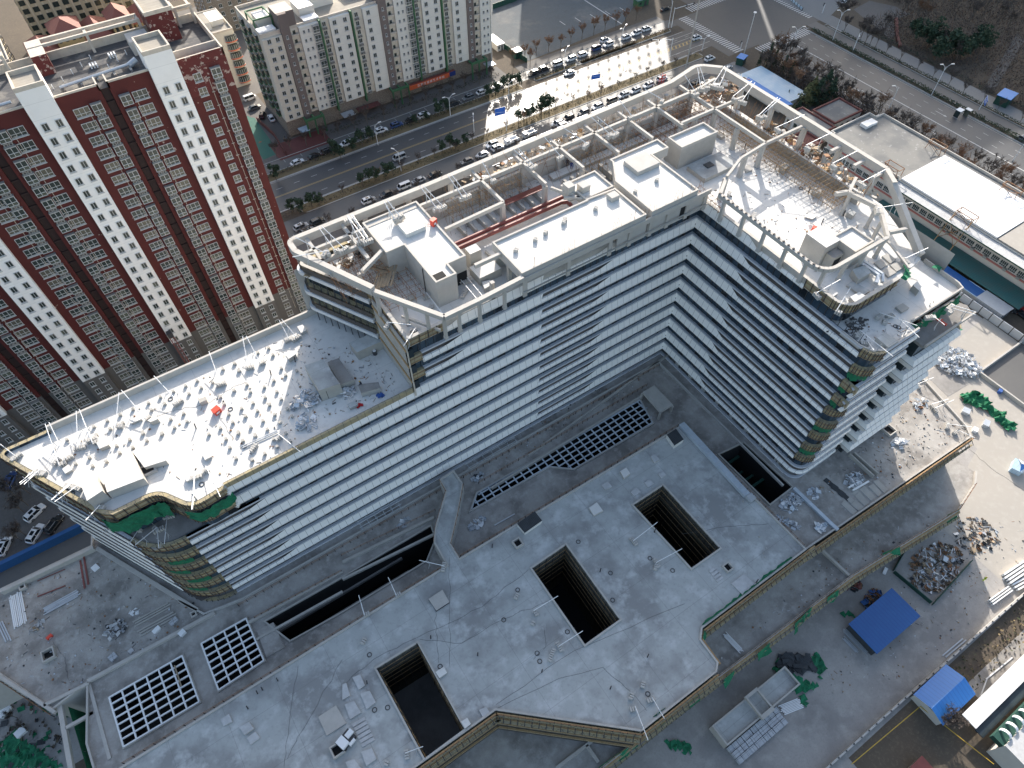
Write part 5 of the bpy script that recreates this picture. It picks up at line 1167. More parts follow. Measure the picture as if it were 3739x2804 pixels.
# boxes and small penthouses on the left roof
def rbox(f,pts,z0,h,side='concrete',top='white_roof',name='plant_box'):
    P_=[W(f(*p),z0+h) for p in pts]; b=MB(); b.prism(P_,z0,z0+h,side,top); return bp(b,name)
for f,pts,h,side,top in ((ck,[(980,740),(1200,670),(1395,950),(1150,1030)],2.8,'concrete','screed'),(ck,[(1250,700),(1380,655),(1555,905),(1400,960)],1.2,'concrete','deck_dirty'),
 (ck,[(1500,480),(1720,385),(1900,450),(1590,590)],2.0,'concrete','screed'),(ck,[(770,620),(850,570),(885,610),(800,665)],1.0,'concrete','white_roof'),(ck,[(900,290),(965,268),(1010,330),(945,365)],.7,'pale_concrete','white_roof'),
 (ck,[(1480,1190),(1560,1140),(1600,1190),(1510,1235)],.6,'concrete','screed'),(ck,[(1600,960),(1840,930),(1860,1000),(1640,1060)],1.1,'concrete','deck_dirty'),
 (c4,[(500,1425),(590,1385),(660,1520),(560,1585)],2.6,'pale_concrete','white_roof'),(c4,[(650,1390),(840,1258),(925,1440),(690,1530)],1.9,'pale_concrete','white_roof'),(c4,[(850,1265),(970,1220),(1070,1325),(930,1370)],1.2,'pale_concrete','white_roof'),
 (c4,[(1300,1278),(1325,1258),(1362,1300),(1320,1322)],.5,'pale_concrete','white_roof'),(c4,[(1190,1420),(1250,1405),(1260,1440),(1200,1460)],.6,'pale_concrete','white_roof'),(c4,[(400,1380),(440,1350),(465,1385),(420,1410)],.5,'concrete','white_roof'),
 (ch,[(1560,1130),(1660,1100),(1672,1145),(1580,1185)],.9,'concrete','concrete'),(ch,[(880,1420),(985,1340),(1020,1400),(920,1440)],1.0,'concrete','white_roof'),(ch,[(640,1410),(760,1355),(800,1400),(660,1460)],.5,'concrete','white_roof'),(c4,[(620,1210),(680,1190),(700,1225),(640,1250)],.8,'concrete','white_roof'),(c4,[(1270,915),(1305,890),(1320,915),(1290,935)],.7,'concrete','white_roof')):
    rbox(f,pts,ZL,h,side,top)
b=MB(); 
x0,y0=W(c4(955,1395),ZL); b.ob((x0,y0,ZL),(2.4,1.8,.5),.0,'pale_concrete'); b.ob((x0,y0,ZL+.51),(1.8,1.2,.02),.0,'void_shade'); bp(b,'roof_hatch')
b=MB(); x0,y0=W(ck(1300,1050),ZL+1.2); b.ob((x0,y0,ZL+.1),(1.6,.06,2.0),0,'void_shade'); bp(b,'doorway')
# boxes on the top block, right wing and terraces
for f,pts,z0,h,side,top in ((cs,[(1310,1330),(1290,1370),(1370,1410),(1400,1365)],ZT,.9,'concrete','screed'),(cs,[(960,1130),(1000,1080),(1060,1110),(1010,1170)],ZT,.9,'concrete','screed'),(cs,[(1640,1590),(1670,1555),(1735,1590),(1700,1625)],ZT,.9,'concrete','screed'),(cs,[(1210,1635),(1265,1590),(1335,1630),(1290,1659)],ZT,.3,'concrete','white_roof'),
 (cs,[(600,1130),(650,1110),(685,1160),(620,1180)],ZT,.4,'concrete','concrete'),(cs,[(310,790),(340,770),(410,810),(370,835)],ZT,.6,'concrete','concrete'),(cs,[(100,1130),(320,1030),(420,1100),(200,1215)],ZT,.6,'pale_concrete','screed'),
 (ct,[(320,505),(390,480),(425,520),(355,560)],61.5,1.3,'concrete','screed'),(ct,[(165,635),(205,610),(243,635),(200,665)],61.5,.7,'concrete','white_roof'),(ct,[(290,590),(320,568),(420,620),(375,650)],61.5,.4,'concrete','screed'),(ct,[(308,655),(360,628),(395,650),(340,690)],61.5,.8,'pale_concrete','white_roof'),
 (ct,[(485,430),(515,415),(565,450),(530,470)],61.5,.3,'concrete','concrete'),(ct,[(440,465),(480,445),(520,475),(480,500)],61.5,.3,'concrete','concrete'),(ct,[(530,480),(570,460),(610,490),(565,515)],61.5,.3,'concrete','concrete'),(ct,[(480,510),(525,490),(565,520),(520,545)],61.5,.3,'concrete','concrete'),
 (ct,[(655,590),(690,560),(715,580),(690,622)],57.9,1.2,'concrete','white_roof'),(ct,[(560,710),(600,690),(635,715),(595,740)],57.9,.4,'concrete','concrete'),(ct,[(455,880),(500,850),(575,900),(520,935)],57.9,.9,'pale_concrete','screed'),(ct,[(440,610),(480,590),(500,605),(455,630)],61.5,.5,'pale_concrete','white_roof'),
 (cp,[(1210,900),(1275,880),(1290,920),(1230,950)],ZT,.7,'concrete','concrete'),(cp,[(1960,770),(2050,750),(2060,800),(1990,840)],ZT,1.0,'pale_concrete','white_roof')):
    P_=[W(f(*p),z0+h) for p in pts]; b=MB(); b.prism(P_,z0,z0+h,side,top); bp(b,'plant_box')
# podium roof hatches, slabs and pads
def pbox(f,pts,z0,h,side='pale_concrete',top='pale_concrete',name='roof_plinth',inv=None):
    P_=[W(f(*p),z0+h) for p in pts]; b=MB(); b.prism(P_,z0,z0+h,side,top); return pp_(b,name)
for f,pts,h,side,top in ((c8,[(555,570),(645,510),(690,590),(605,645)],.5,'dark_steel','pale_concrete'),(c8,[(600,1040),(655,1005),(675,1045),(625,1080)],.5,'pale_concrete','white_roof'),(c8,[(1125,85),(1240,5),(1288,65),(1175,145)],1.0,'white_roof','dark_sheet'),(c8,[(765,1360),(805,1335),(828,1375),(790,1405)],.7,'pale_concrete','white_roof'),
 (c8,[(880,1285),(925,1265),(950,1300),(905,1330)],.25,'pale_concrete','slab_grey'),(c5,[(2090,1160),(2150,1120),(2200,1190),(2140,1230)],1.2,'white_roof','dark_sheet'),(c5,[(1790,1395),(1830,1370),(1855,1410),(1815,1440)],.6,'pale_concrete','white_roof'),(c5,[(1590,1630),(1640,1595),(1680,1650),(1620,1680)],.5,'pale_concrete','white_roof'),
 (c5,[(1985,1300),(2015,1285),(2045,1320),(2010,1340)],.3,'pale_concrete','slab_grey'),(c5,[(1670,1485),(1710,1460),(1740,1495),(1695,1515)],.2,'pale_concrete','slab_grey'),(c5,[(1945,1470),(1980,1445),(2010,1475),(1970,1500)],.2,'pale_concrete','slab_grey'),(c5,[(1855,1530),(1895,1500),(1925,1530),(1880,1555)],.2,'pale_concrete','slab_grey'),(c5,[(2035,1415),(2065,1395),(2088,1420),(2055,1440)],.2,'pale_concrete','slab_grey'),
 (c9,[(320,470),(400,408),(470,470),(395,545)],.2,'pale_concrete','slab_grey'),(c7,[(2050,1330),(2165,1255),(2230,1370),(2105,1450)],.3,'pale_concrete','pale_concrete'),(c7,[(1420,1345),(1475,1310),(1498,1360),(1440,1390)],.25,'pale_concrete','slab_grey'),(c7,[(1540,1395),(1605,1360),(1635,1405),(1575,1445)],.5,'pale_concrete','slab_grey'),(c7,[(1590,1465),(1645,1425),(1675,1465),(1615,1510)],.25,'pale_concrete','slab_grey'),
 (c8,[(65,1075),(115,1055),(145,1125),(105,1155)],.35,'pale_concrete','slab_grey'),(c8,[(115,1180),(175,1160),(215,1235),(155,1280)],.35,'pale_concrete','slab_grey'),(c8,[(15,1250),(75,1225),(120,1300),(50,1345)],.35,'pale_concrete','slab_grey'),(c8,[(120,1555),(190,1530),(220,1600),(155,1645)],.35,'pale_concrete','slab_grey'),(c8,[(0,1120),(25,1110),(50,1190),(0,1220)],.35,'pale_concrete','slab_grey'),(c8,[(20,1620),(80,1600),(120,1659),(50,1700)],.35,'pale_concrete','slab_grey'),
 (c8,[(710,750),(1050,530),(1110,610),(765,855)],.06,'slab_grey','screed'),(c8,[(880,1045),(1230,810),(1295,895),(945,1155)],.06,'slab_grey','screed')):
    pbox(f,pts,ZR,h,side,top)
for k in range(6): pbox(c8,[(60+14*k*0+12*k,1375+26*k),(140+12*k,1335+26*k-5),(150+12*k,1352+26*k-5),(70+12*k,1395+26*k)],ZR,.15,'pale_concrete','slab_grey')
for k in range(4): pbox(c9,[(175+25*k*.6,390+20*k),(215+25*k*.6,362+20*k),(225+25*k*.6,374+20*k),(187+25*k*.6,403+20*k)],ZR,.15,'pale_concrete','slab_grey')
def hatch(f,p,s,h,z0,rz=0,top='pale_concrete'):
    x,y=W(f(*p),z0+h); b=MB(); t_=.22
    b.ob((x,y-s/2+t_/2,z0),(s,t_,h),0,top); b.ob((x,y+s/2-t_/2,z0),(s,t_,h),0,top); b.ob((x-s/2+t_/2,y,z0),(t_,s-2*t_,h),0,top); b.ob((x+s/2-t_/2,y,z0),(t_,s-2*t_,h),0,top); b.ob((x,y,z0),(s-2*t_,s-2*t_,.02),0,'void_shade'); return pp_(b,'roof_hatch')
hatch(c8,(1130,205),1.6,.7,ZR); hatch(c9,(300,362),1.5,.6,ZR); hatch(c7,(305,925),2.0,.8,ZP); hatch(c7,(140,488),1.1,.7,ZP); hatch(c7,(2170,1540),1.8,.8,ZR); hatch(c6,(1340,1125),2.2,.6,ZP); hatch(c7,(1245,665),1.0,.5,ZP)
# roof cover above the pit, long metal duct, low walls of the right podium
P_=[W(c5(*p),ZP+2.6) for p in ((1935,885),(2010,840),(2130,965),(2050,1015))]; b=MB(); b.prism(P_,ZP+2.1,ZP+2.6,'pale_concrete','concrete',bottom=True)
for p in P_: b.box(p[0]-.2,p[0]+.2,p[1]-.2,p[1]+.2,ZP,ZP+2.1,'concrete')
pp_(b,'pit_canopy')
d=thing('air_duct','long pale metal air duct lying along the podium roof edge','duct',(*W(c6(220,1320),ZR),ZR)); b=MB(); A=W3(c6(0,1085),ZR+.9); C=W3(c6(425,1545),ZR+.9); A=A-Vector(d.location);C=C-Vector(d.location); b.beam(A,C,1.25,.8,'grey_blue_steel'); b.build('duct_run',parent=d)
b=MB(); 
for k in range(15): q=A.lerp(C,(k+.5)/15); r=A.lerp(C,(k+.5)/15+.006); b.beam(q+Vector((0,0,.04)),r+Vector((0,0,.04)),1.32,.1,'galvanised')
b.build('duct_flange',parent=d)
b=MB(); q=C; b.ob((q.x+.2,q.y-.7,q.z-.75),(1.3,1.3,.75),0,'galvanised'); b.build('duct_end',parent=d)
for (p,q,wd,h,mt) in ((cq(690,775),cq(1135,1200),.7,.5,'grey_blue_steel'),(cq(1255,430),cq(1500,655),.3,.9,'concrete'),(cq(1300,415),cq(1545,630),.3,.9,'concrete')): 
    b=MB(); b.beam(W3(p,ZP+h),W3(q,ZP+h),wd,h,mt); pp_(b,'low_wall')
b=MB()
for (x,y) in ((1165,935),(1260,865)): pass
for pts in ([(1165,940),(1200,900),(1330,1015),(1285,1052)],[(1225,895),(1255,865),(1300,905),(1265,935)],[(1262,945),(1310,900),(1400,970),(1345,1010)],[(1270,835),(1320,795),(1345,815),(1300,850)],[(1305,860),(1350,815),(1450,930),(1405,960)],[(1350,795),(1400,755),(1515,870),(1470,910)],[(1440,760),(1490,735),(1580,830),(1540,865)],[(1490,715),(1535,690),(1640,795),(1600,830)]): b.prism([W(cq(*p),ZP+.1) for p in pts],ZP,ZP+.1,'slab_grey','concrete')
pp_(b,'paving_pad')
x_=[W(c6(*p),.04) for p in ((1690,690),(1565,770),(1715,915),(1850,835))]; b=MB(); b.prism(x_,0,.05,'screed_warm','deck_dirty'); struct(b,'shade_patch')  # dark flat sheet painted where the ground only lies in shade
# yard walls and hoardings --------------------------------------------------
def wallthing(name,label,cat,pts,z0,h,w_,mt,cap_=None,posts=0):
    c=Vector(pts[0]); t=thing(name,label,cat,(c.x,c.y,0)); b=MB()
    for a,e in zip(pts,pts[1:]): b.beam((a[0]-c.x,a[1]-c.y,z0+h),(e[0]-c.x,e[1]-c.y,z0+h),w_,h,mt)
    b.build('wall_run',parent=t)
    if posts:
        b=MB()
        for a,e in zip(pts,pts[1:]):
            L=(Vector(e)-Vector(a)).length
            for k in range(int(L/posts)+1): q=Vector(a).lerp(Vector(e),min(1,k*posts/L)); b.box(q.x-c.x-.12,q.x-c.x+.12,q.y-c.y-.12,q.y-c.y+.12,0,z0+h+.15,'dark_steel')
        b.build('post_row',parent=t)
    return t
wallthing('hoarding','white corrugated site hoarding along the school side','fence',[(175,75),(174.3,45),(174.3,22),(172,0)],0,2.4,.2,'galvanised',posts=3)
wallthing('hoarding','blue sheet hoarding beside the lower left lane','fence',[(-100,105.2),(-40,105.0)],0,2.4,.9,'blue_fence')
wallthing('yard_wall','low white wall round the sunken tarmac yard at right','wall',[(175,23.4),(155.8,23.4),(155.8,-10)],0,1.0,.4,'pale_concrete')
wallthing('yard_wall','long low wall along the lower edge of the yard','wall',[(40,-15.2),(80,-15.6),(125,-16.4)],0,1.3,.3,'render_coat',posts=2)
wallthing('yard_wall','thin yellow railed edge crossing the bottom right corner','railing',[W(c9(1080,1640)),W(c9(1520,1270)),W(c9(1990,1640))],1,.1,.12,'yellow_line')
wallthing('courtyard_wall','brick wall between the green playground and the car park','wall',[W(c1(1660,780)),W(c1(1770,880)),W(c1(1845,1000))],0,1.6,.3,'brown_tile')
wallthing('lot_fence','green mesh fence on the near edge of the gravel lot','fence',[W(c2(1010,290)),W(c2(1100,350)),W(c2(1190,405))],0,2.0,.15,'dark_teal',posts=3)
wallthing('lot_fence','green hoarding at the far left edge of the gravel lot','fence',[W(c2(970,60)),W(c2(1110,10)),W(c2(1180,-20))],0,2.2,.15,'dark_teal')
wallthing('junction_barrier','pale blue railing round the far junction corner','railing',[(266,182),(269,192),(274,205)],.2,.9,.1,'pale_blue_sheet',posts=2)
wallthing('park_wall','long low brick planter wall by the park square','wall',[W(cu(465,120)),W(cu(470,230)),W(cu(490,300))],0,.8,1.2,'brown_tile')
wallthing('white_fence_line','white kerb fence beside the cross road service lane','railing',[(227.2,150),(226.8,110),(226.6,60)],.0,.7,.08,'white_paint',posts=3)
t=thing('covered_walkway','long corrugated walkway roof between the building and the parked cars','canopy',(100,163,0)); b=MB(); b.box(-54,10,-1.9,2.2,2.8,2.95,'galvanised'); b.box(11,30,-.5,3.2,3.2,3.5,'membrane'); b.box(33,58,1,4.4,3.0,3.2,'membrane'); b.build('sheet_roof',parent=t)
b=MB()
for k in range(30): b.rod((-53+3.6*k,-1.8,0),(-53+3.6*k,-1.8,2.8),.06,'dark_steel')
b.build('post_row',parent=t)
b=MB()
for k in range(40): b.box(-53.5+1.6*k,-53.42+1.6*k,-1.9,2.2,2.951,2.99,'grey_blue_steel')
b.build('roof_seam',parent=t)
wallthing('barrier_canopy','long blue canopy strip between the hoarding and the school','canopy',[(178.4,80),(177.8,36)],2.4,.2,3.6,'blue_sheet')
def debris(name,label,f,p,z,rx,ry,n,mts,smin=.3,smax=1.4,flat=.5,cat='debris',h=.5,rz=0):
    x0,y0=W(f(*p),z+.3); b=MB()
    for k in range(n):
        a=rnd.uniform(0,6.283); r=math.sqrt(rnd.random()); u=rx*r*math.cos(a);v=ry*r*math.sin(a); x=u*math.cos(rz)-v*math.sin(rz);y=u*math.sin(rz)+v*math.cos(rz)
        zz=rnd.random()*h*(1-r*r*.5); s=rnd.uniform(smin,smax); m=rnd.choice(mts); q=rnd.random()
        if q<flat: b.ob((x,y,zz),(s,s*rnd.uniform(.35,.9),.04),rnd.uniform(0,3.14),m,tilt=rnd.uniform(-.5,.5),ax=rnd.choice((0,1)))
        elif q<flat+.3:
            s*=.7; a=rnd.uniform(0,3.14); b.ob((x,y,zz),(s,s*.6,.03),a,m); b.ob((x-math.sin(a)*s*.3,y+math.cos(a)*s*.3,zz+.03),(s,.03,s*.4),a,m); b.ob((x+math.sin(a)*s*.3,y-math.cos(a)*s*.3,zz+.03),(s,.03,s*.4),a,m,tilt=.2)
        else: b.ob((x,y,zz),(s*1.3,.12,.08),rnd.uniform(0,3.14),m,tilt=rnd.uniform(-.15,.15),ax=1)
    o=b.build(name,loc=(x0,y0,z),kind='stuff'); o['label']=label; o['category']=cat; return o
# =============== SCAFFOLDS ===================================================
def scaffold(label,x0,x1,y0,y1,z0,z1,sx,sy,sz,rz=0,mt='rusty_steel',jit=.12,r=.04):
    cx,cy=(x0+x1)/2,(y0+y1)/2; t=thing('scaffolding',label,'scaffolding',(cx,cy,z0),rz); b=MB(); c=MB(); 
    nx=max(1,int((x1-x0)/sx)); ny=max(1,int((y1-y0)/sy)); nz=max(1,int((z1-z0)/sz)); hx=(x1-x0)/2;hy=(y1-y0)/2; J=lambda: rnd.uniform(-jit,jit)
    for i in range(nx+1):
        for j in range(ny+1):
            x=-hx+2*hx*i/nx; y=-hy+2*hy*j/ny; b.rod((x+J(),y+J(),0),(x+J(),y+J(),z1-z0+rnd.uniform(-.2,.4)),r*.7,mt)
    for k in range(1,nz+1):
        z=(z1-z0)*k/nz
        for i in range(nx+1): x=-hx+2*hx*i/nx; c.rod((x+J(),-hy-.3,z+J()),(x+J(),hy+.3,z+J()),r,mt)
        for j in range(ny+1): y=-hy+2*hy*j/ny; c.rod((-hx-.3,y+J(),z+J()),(hx+.3,y+J(),z+J()),r,mt)
    b.build('upright_tube',parent=t); c.build('ledger_tube',parent=t)
    return t
scaffold('dense rusty tube scaffolding along the outer side of the right wing roof',96.2,101.2,48,76,61.6,63.6,1.0,1.0,1.0,mt='bamboo',r=.045)
scaffold('rusty tube scaffolding filling the far roof corner behind the concrete tank',88,101,77.5,84.5,61.6,65,1.1,1.1,1.6,mt='rusty_steel')
scaffold('rusty tube scaffolding in the roof bay beside the two workers',66,71.5,76.8,82.5,61.6,64.6,1,1,1.6,mt='bamboo')
scaffold('rusty tube scaffolding in the roof bay right of the workers',73.2,79,76.8,82.5,61.6,64.6,1,1,1.6,mt='bamboo')
scaffold('low tube scaffolding right of the concrete roof columns near the tank',80.8,86,76.8,82.5,61.6,64.2,1.1,1.1,1.3,mt='rusty_steel')
scaffold('tube scaffolding under the rounded left end of the roof frame',18.5,26,74.5,81.5,61.5,64.3,1.1,1.1,1.3)
scaffold('tube scaffolding carrying a loose plank deck by the white stair house',23,28.8,68.8,74.3,61.5,63.6,1.2,1.2,1.0,mt='rusty_steel')
scaffold('tube scaffolding between the road side beams left of the red pipe bundle',41,55.5,80.6,83,61.6,65.5,1.3,1.1,1.6,mt='bamboo')
scaffold('sparse props on the outer ledge behind the road side beam',58,100,84.4,85.9,61.6,65.5,1.5,1.2,1.8,mt='bamboo',r=.05)
debris('scrap_pile','timber boards and sheet offcuts scattered over the open roof bays',cr,(250,300),ZT,14,2.4,150,['wood','bamboo','rusty_steel','galvanised','dark_sheet'],.3,1.3,h=.3)
debris('scrap_pile','timber, rods and boards scattered along the right wing walkway',cs,(1300,1000),ZT,2.2,15,170,['wood','bamboo','rusty_steel','render_coat','dark_sheet'],.3,1.3,h=.3)
debris('scrap_pile','rods and boards in the far curved roof corner',cs,(330,330),ZT,8,3.5,120,['wood','rusty_steel','render_coat','dark_sheet','galvanised'],.3,1.5,h=.4)
debris('scrap_pile','boards and blocks under the rounded left end of the roof frame',cp,(450,560),ZT,5,3,90,['wood','rusty_steel','render_coat','dark_sheet'],.3,1.2,h=.4)
scaffold('thin scaffold strip behind the inner ring beam of the roof corner',79.6,80.8,58,64,61.5,63.5,.8,1,1,mt='rusty_steel')
t=thing('plank_deck','grey timber planks laid over the scaffold by the stair house','planks',(*W(cp(980,720),63.9),63.7)); b=MB()
for k in range(8): b.ob((-1.6+.42*k,rnd.uniform(-.4,.4),rnd.uniform(0,.1)),(.34,4.6,.06),R(-38+rnd.uniform(-3,3)),'wood')
for k in range(4): b.ob((-.5+.4*k,2.2+rnd.uniform(-.2,.2),.12),(.3,4.2,.06),R(35+rnd.uniform(-3,3)),'wood')
b.build('plank')
bpy.data.objects['plank'].parent=t
# facade tubes along the inner courtyard foot
scaffold('low tube scaffold at the foot of the long facade beside the bridge',6,14,60.3,61.6,20.5,22.6,1.6,1.2,1,mt='galvanised')
scaffold('low tube scaffold platform half way along the foot of the long facade',29,40,60.2,61.2,20.5,21.9,1.8,1,1,mt='galvanised')
# =============== GONDOLA OUTRIGGERS ==========================================
ARM=[0]
def arm(p,q,zr,f,zt=2.2,label=''):
    """suspension arm: pole tip p, tail q (pixels), roof level zr; stands on a post with cast counterweights at the tail"""
    a=W3(f(*p),zr+zt); c=W3(f(*q),zr+1.0); t=thing('suspension_arm',label,'outrigger',(c.x,c.y,zr),0,'gondola outriggers round the roofs')
    o=Vector((c.x,c.y,zr)); b=MB(); d=(a-c); b.rod(c-o-d*.05,a-o,.062,'white_paint',5); b.build('pole',parent=t)
    b=MB(); m=c.lerp(a,.6)-o; b.rod((m.x,m.y,0),(m.x,m.y,m.z+.5),.05,'galvanised'); b.rod((m.x-.4,m.y-.3,0),(m.x,m.y,.8),.04,'galvanised'); b.rod(c-o,Vector((0,0,0)),.06,'galvanised'); b.build('stand',parent=t)
    b=MB()
    dv=Vector((d.x,d.y,0)); dv=dv.normalized() if dv.length>.01 else Vector((1,0,0)); pv=Vector((-dv.y,dv.x,0)); rz=math.atan2(pv.y,pv.x)
    for k in range(rnd.choice((3,4,5))): w_=pv*(.34*(k-2)); b.ob((w_.x,w_.y,.05),(.26,.62,.62),rz,'render_coat',tilt=rnd.uniform(-.08,.08))
    b.build('counterweight',parent=t); return t
A1=[('left roof far edge',ch,ZL,[((965,820),(1270,1150)),((525,1010),(835,1375)),((495,1040),(450,1470)),((0,1390),(105,1650)),((1705,490),(1850,900))]),
('left roof back edge near the banded block',ck,ZL,[((270,405),(330,740)),((312,400),(460,690)),((690,215),(795,415)),((720,205),(880,400))]),
('left roof rim',c4,ZL,[((290,1090),(375,1340)),((315,1080),(420,1300)),((490,1005),(500,1230)),((510,995),(590,1200)),((0,1220),(90,1290)),((130,1480),(250,1390)),((330,1580),(440,1480)),((1240,1640),(1255,1420)),((1935,1270),(1800,1160)),((1420,1560),(1330,1370))]),
('left end of the top roof frame',cp,ZG+.1,[((80,320),(360,470)),((315,225),(470,440)),((345,210),(560,420)),((600,100),(720,340)),((635,95),(805,335)),((995,10),(1080,135)),((1045,0),(1135,105)),((50,520),(400,455))]),
('near corner of the top roof',cp,ZT,[((1610,1155),(1410,890)),((1245,1205),(1010,1180)),((1170,1420),(1290,1240)),((1950,990),(1740,740)),((2005,960),(1820,735))]),
('road side of the top roof frame',c2,ZG+.4,[((145,1540),(40,1400)),((165,1530),(70,1390)),((270,1300),(330,1400)),((290,1290),(360,1380)),((500,1200),(600,1330)),((520,1195),(640,1320)),((680,1130),(770,1260)),((700,1120),(800,1250)),((900,1040),(960,1150)),((1100,960),(1200,1050)),((1130,950),(1230,1060)),((1300,880),(1400,1000)),((1420,820),(1570,920)),((1600,750),(1720,860)),((1640,750),(1760,850)),((1780,640),(1860,740)),((1950,575),(2060,640))]),
('curved far corner of the top roof',cs,ZG+.7,[((405,115),(290,290)),((435,115),(355,305)),((130,130),(160,320)),((155,125),(215,310)),((0,205),(110,375)),((680,265),(495,415)),((710,280),(590,450)),((940,430),(760,600)),((965,440),(800,590))]),
('outer beam of the right wing',cs,ZG+.7,[((1210,605),(945,725)),((1485,785),(1240,905)),((1755,965),(1505,1090)),((2035,1155),(1800,1280)),((2205,1505),(1960,1545))]),
('right wing terraces',ct,61.5,[((740,385),(620,440)),((655,135),(460,165)),((255,560),(130,630)),((310,605),(240,720))]),
('lower right terrace',ct,57.9,[((690,880),(545,745)),((680,815),(480,745)),((545,985),(370,845)),((440,950),(405,900)),((1000,755),(880,720)),((1005,740),(870,700)),((830,810),(760,755))]),
('right podium edge',c6,ZP,[((1625,790),(1530,830)),((1755,935),(1640,985)),((1720,930),(1620,960)),((1870,1110),(1720,1090)),((1890,1180),(1780,1130))]),
('main podium roof edge',c8,ZR,[((2030,75),(1880,190)),((2190,245),(2030,330)),((1390,550),(1240,640)),((295,430),(345,540)),((105,545),(140,665)),((1970,1480),(1890,1270)),((2075,1340),(2000,1210)),((520,1520),(410,1560)),((1550,775),(1400,870)),((495,320),(650,355))]),
('lower left terrace',cn,43.4,[((920,605),(1010,550)),((1150,715),(1250,560)),((1215,710),(1400,560)),((1425,735),(1410,560)),((1475,700),(1500,440)),((770,490),(890,360)),((1720,395),(1745,90)),((460,310),(620,180)),((490,325),(680,190)),((175,155),(290,60)),((215,170),(330,60))])]
for lab,f,z,l in A1:
    for i,(p,q) in enumerate(l):
        zz=z if lab!='lower left terrace' or i<5 else ZL
        arm(p,q,zz,f,label=f'{ordn(i)} white pole outrigger listed along the {lab}'.replace('listed ','counted '))
# loose counterweight stacks
def cwstack(f,p,z,n,label,rz=.6):
    x,y=W(f(*p),z+.3); t=thing('counterweight_stack',label,'weights',(x,y,z),rz); 
    for k in range(n): b=MB(); b.ob((.36*k-.18*n,0,0),(.27,.6,.62),rnd.uniform(-.1,.1),'render_coat',tilt=rnd.uniform(-.15,.15)); b.build('weight_block',parent=t)
for f,p,z,n,lab in ((c8,(1350,925),ZR,6,'row of grey counterweights between the two big light wells'),(c8,(1125,545),ZR,3,'three grey counterweights left of the middle light well'),(c8,(1230,720),ZR,2,'pair of counterweights beside the middle light well'),(c8,(1940,1115),ZR,3,'counterweights on a dark mat near the lower roof corner'),(c8,(1865,1190),ZR,3,'counterweights just left of the dark mat group'),(c8,(2020,360),ZR,3,'counterweights right of the middle of the podium roof'),(c8,(140,835),ZR,3,'small counterweight row above the left light well'),(c8,(290,1620),ZR,2,'counterweights left of the lowest light well corner'),
 (cr,(440,640),ZF,4,'row of four weights on the long raised roof'),(cr,(345,700),ZF,2,'left pair of weights on the long raised roof'),(cr,(290,735),ZF,2,'weights next left on the long raised roof'),(cr,(190,790),ZF,2,'leftmost weights on the long raised roof'),(cr,(600,575),ZF,2,'weights near the stair gap of the raised roof'),(cr,(805,490),ZF,2,'weights beside the dark roof slot'),(cr,(915,430),ZF,2,'weights in the middle of the right raised roof'),(cp,(1440,1040),ZT,5,'row of weights at the foot of the white stair house'),(cp,(1790,880),ZT,6,'weights row right of the stair house door'),(cp,(590,460),ZG-3,7,'long row of weights under the left roof frame'),(cp,(800,390),ZG-3,7,'second long row of weights under the left roof frame'),
 (cs,(740,640),62,5,'row of weights on the outer roof walkway'),(cs,(1230,960),62,4,'weights in the middle of the outer walkway'),(cs,(1490,1150),62,4,'weights farther down the outer walkway'),(cs,(1780,1330),62,3,'lowest weights on the outer walkway'),(cs,(450,1400),ZT,3,'weights at the foot of the bent beam'),(cs,(700,1620),ZT,4,'weights by the inner ring beam'),(ct,(500,790),57.9,3,'weights among the cable coils on the lower terrace'),(ct,(345,870),57.9,2,'weights on a black mat on the lower terrace'),(cn,(1410,450),43.4,7,'long row of weights on the dusty lower left terrace'),(c4,(1640,1240),ZL,4,'row of weights near the roof edge of the left roof'),(c4,(370,1330),ZL,4,'weights row at the left tip roof')):
    cwstack(f,p,z,n,lab)
# =============== DEBRIS, SHEETS, MISC ========================================
MET=['galvanised','galvanised','grey_blue_steel','white_paint','block_grey']
debris('scrap_pile','pile of crumpled metal duct pieces beside the roof stair box',ck,(1010,1130),ZL,2.6,1.7,60,MET,.4,1.3,h=.9)
debris('scrap_pile','smaller scatter of metal sheets at the roof edge below the big pile',ck,(1000,1400),ZL,1.5,2.2,26,MET,.4,1.2)
debris('scrap_pile','sheet metal offcuts right of the roof stair box door',ck,(1480,1040),ZL,1.6,1.2,22,MET,.4,1.1)
debris('scrap_pile','crushed ducts at the corner of the right podium by the deep void',cq,(660,930),ZP,2.3,1.6,60,MET,.4,1.2,h=.7)
debris('scrap_pile','crushed duct pieces along the right podium step',cq,(640,1130),ZP,2.4,.9,34,MET,.4,1.1,h=.5,rz=R(-60))
debris('scrap_pile','metal ducts and sheets in the middle of the right podium',cq,(1290,690),ZP,2.0,1.4,34,MET,.5,1.5,h=.6)
debris('scrap_pile','loose sheets beside the grey low wall of the right podium',cq,(900,830),ZP,1.3,1.2,24,MET,.4,1.1,h=.5)
debris('scrap_pile','flat stack of blue grey sheets near the right podium edge',cq,(960,1170),ZP,1.3,.8,18,MET,.5,1.4,.8,h=.3)
debris('scrap_pile','sheets and valves on the sunlit podium by the fins',cq,(1750,330),ZP,1.8,1.2,22,MET,.5,1.3,.7,h=.4)
debris('scrap_pile','metal bits on the sunlit podium near its far parapet',c6,(1540,960),ZP,2.2,1.4,30,MET+['rusty_steel'],.4,1.2,h=.5)
debris('scrap_pile','huge silvery heap of bent sheet metal beside the dark painted shade patch',c6,(1760,690),0,4.4,6.6,420,['galvanised','galvanised','block_grey','white_paint','grey_blue_steel'],.5,1.4,h=1.8,rz=R(25))
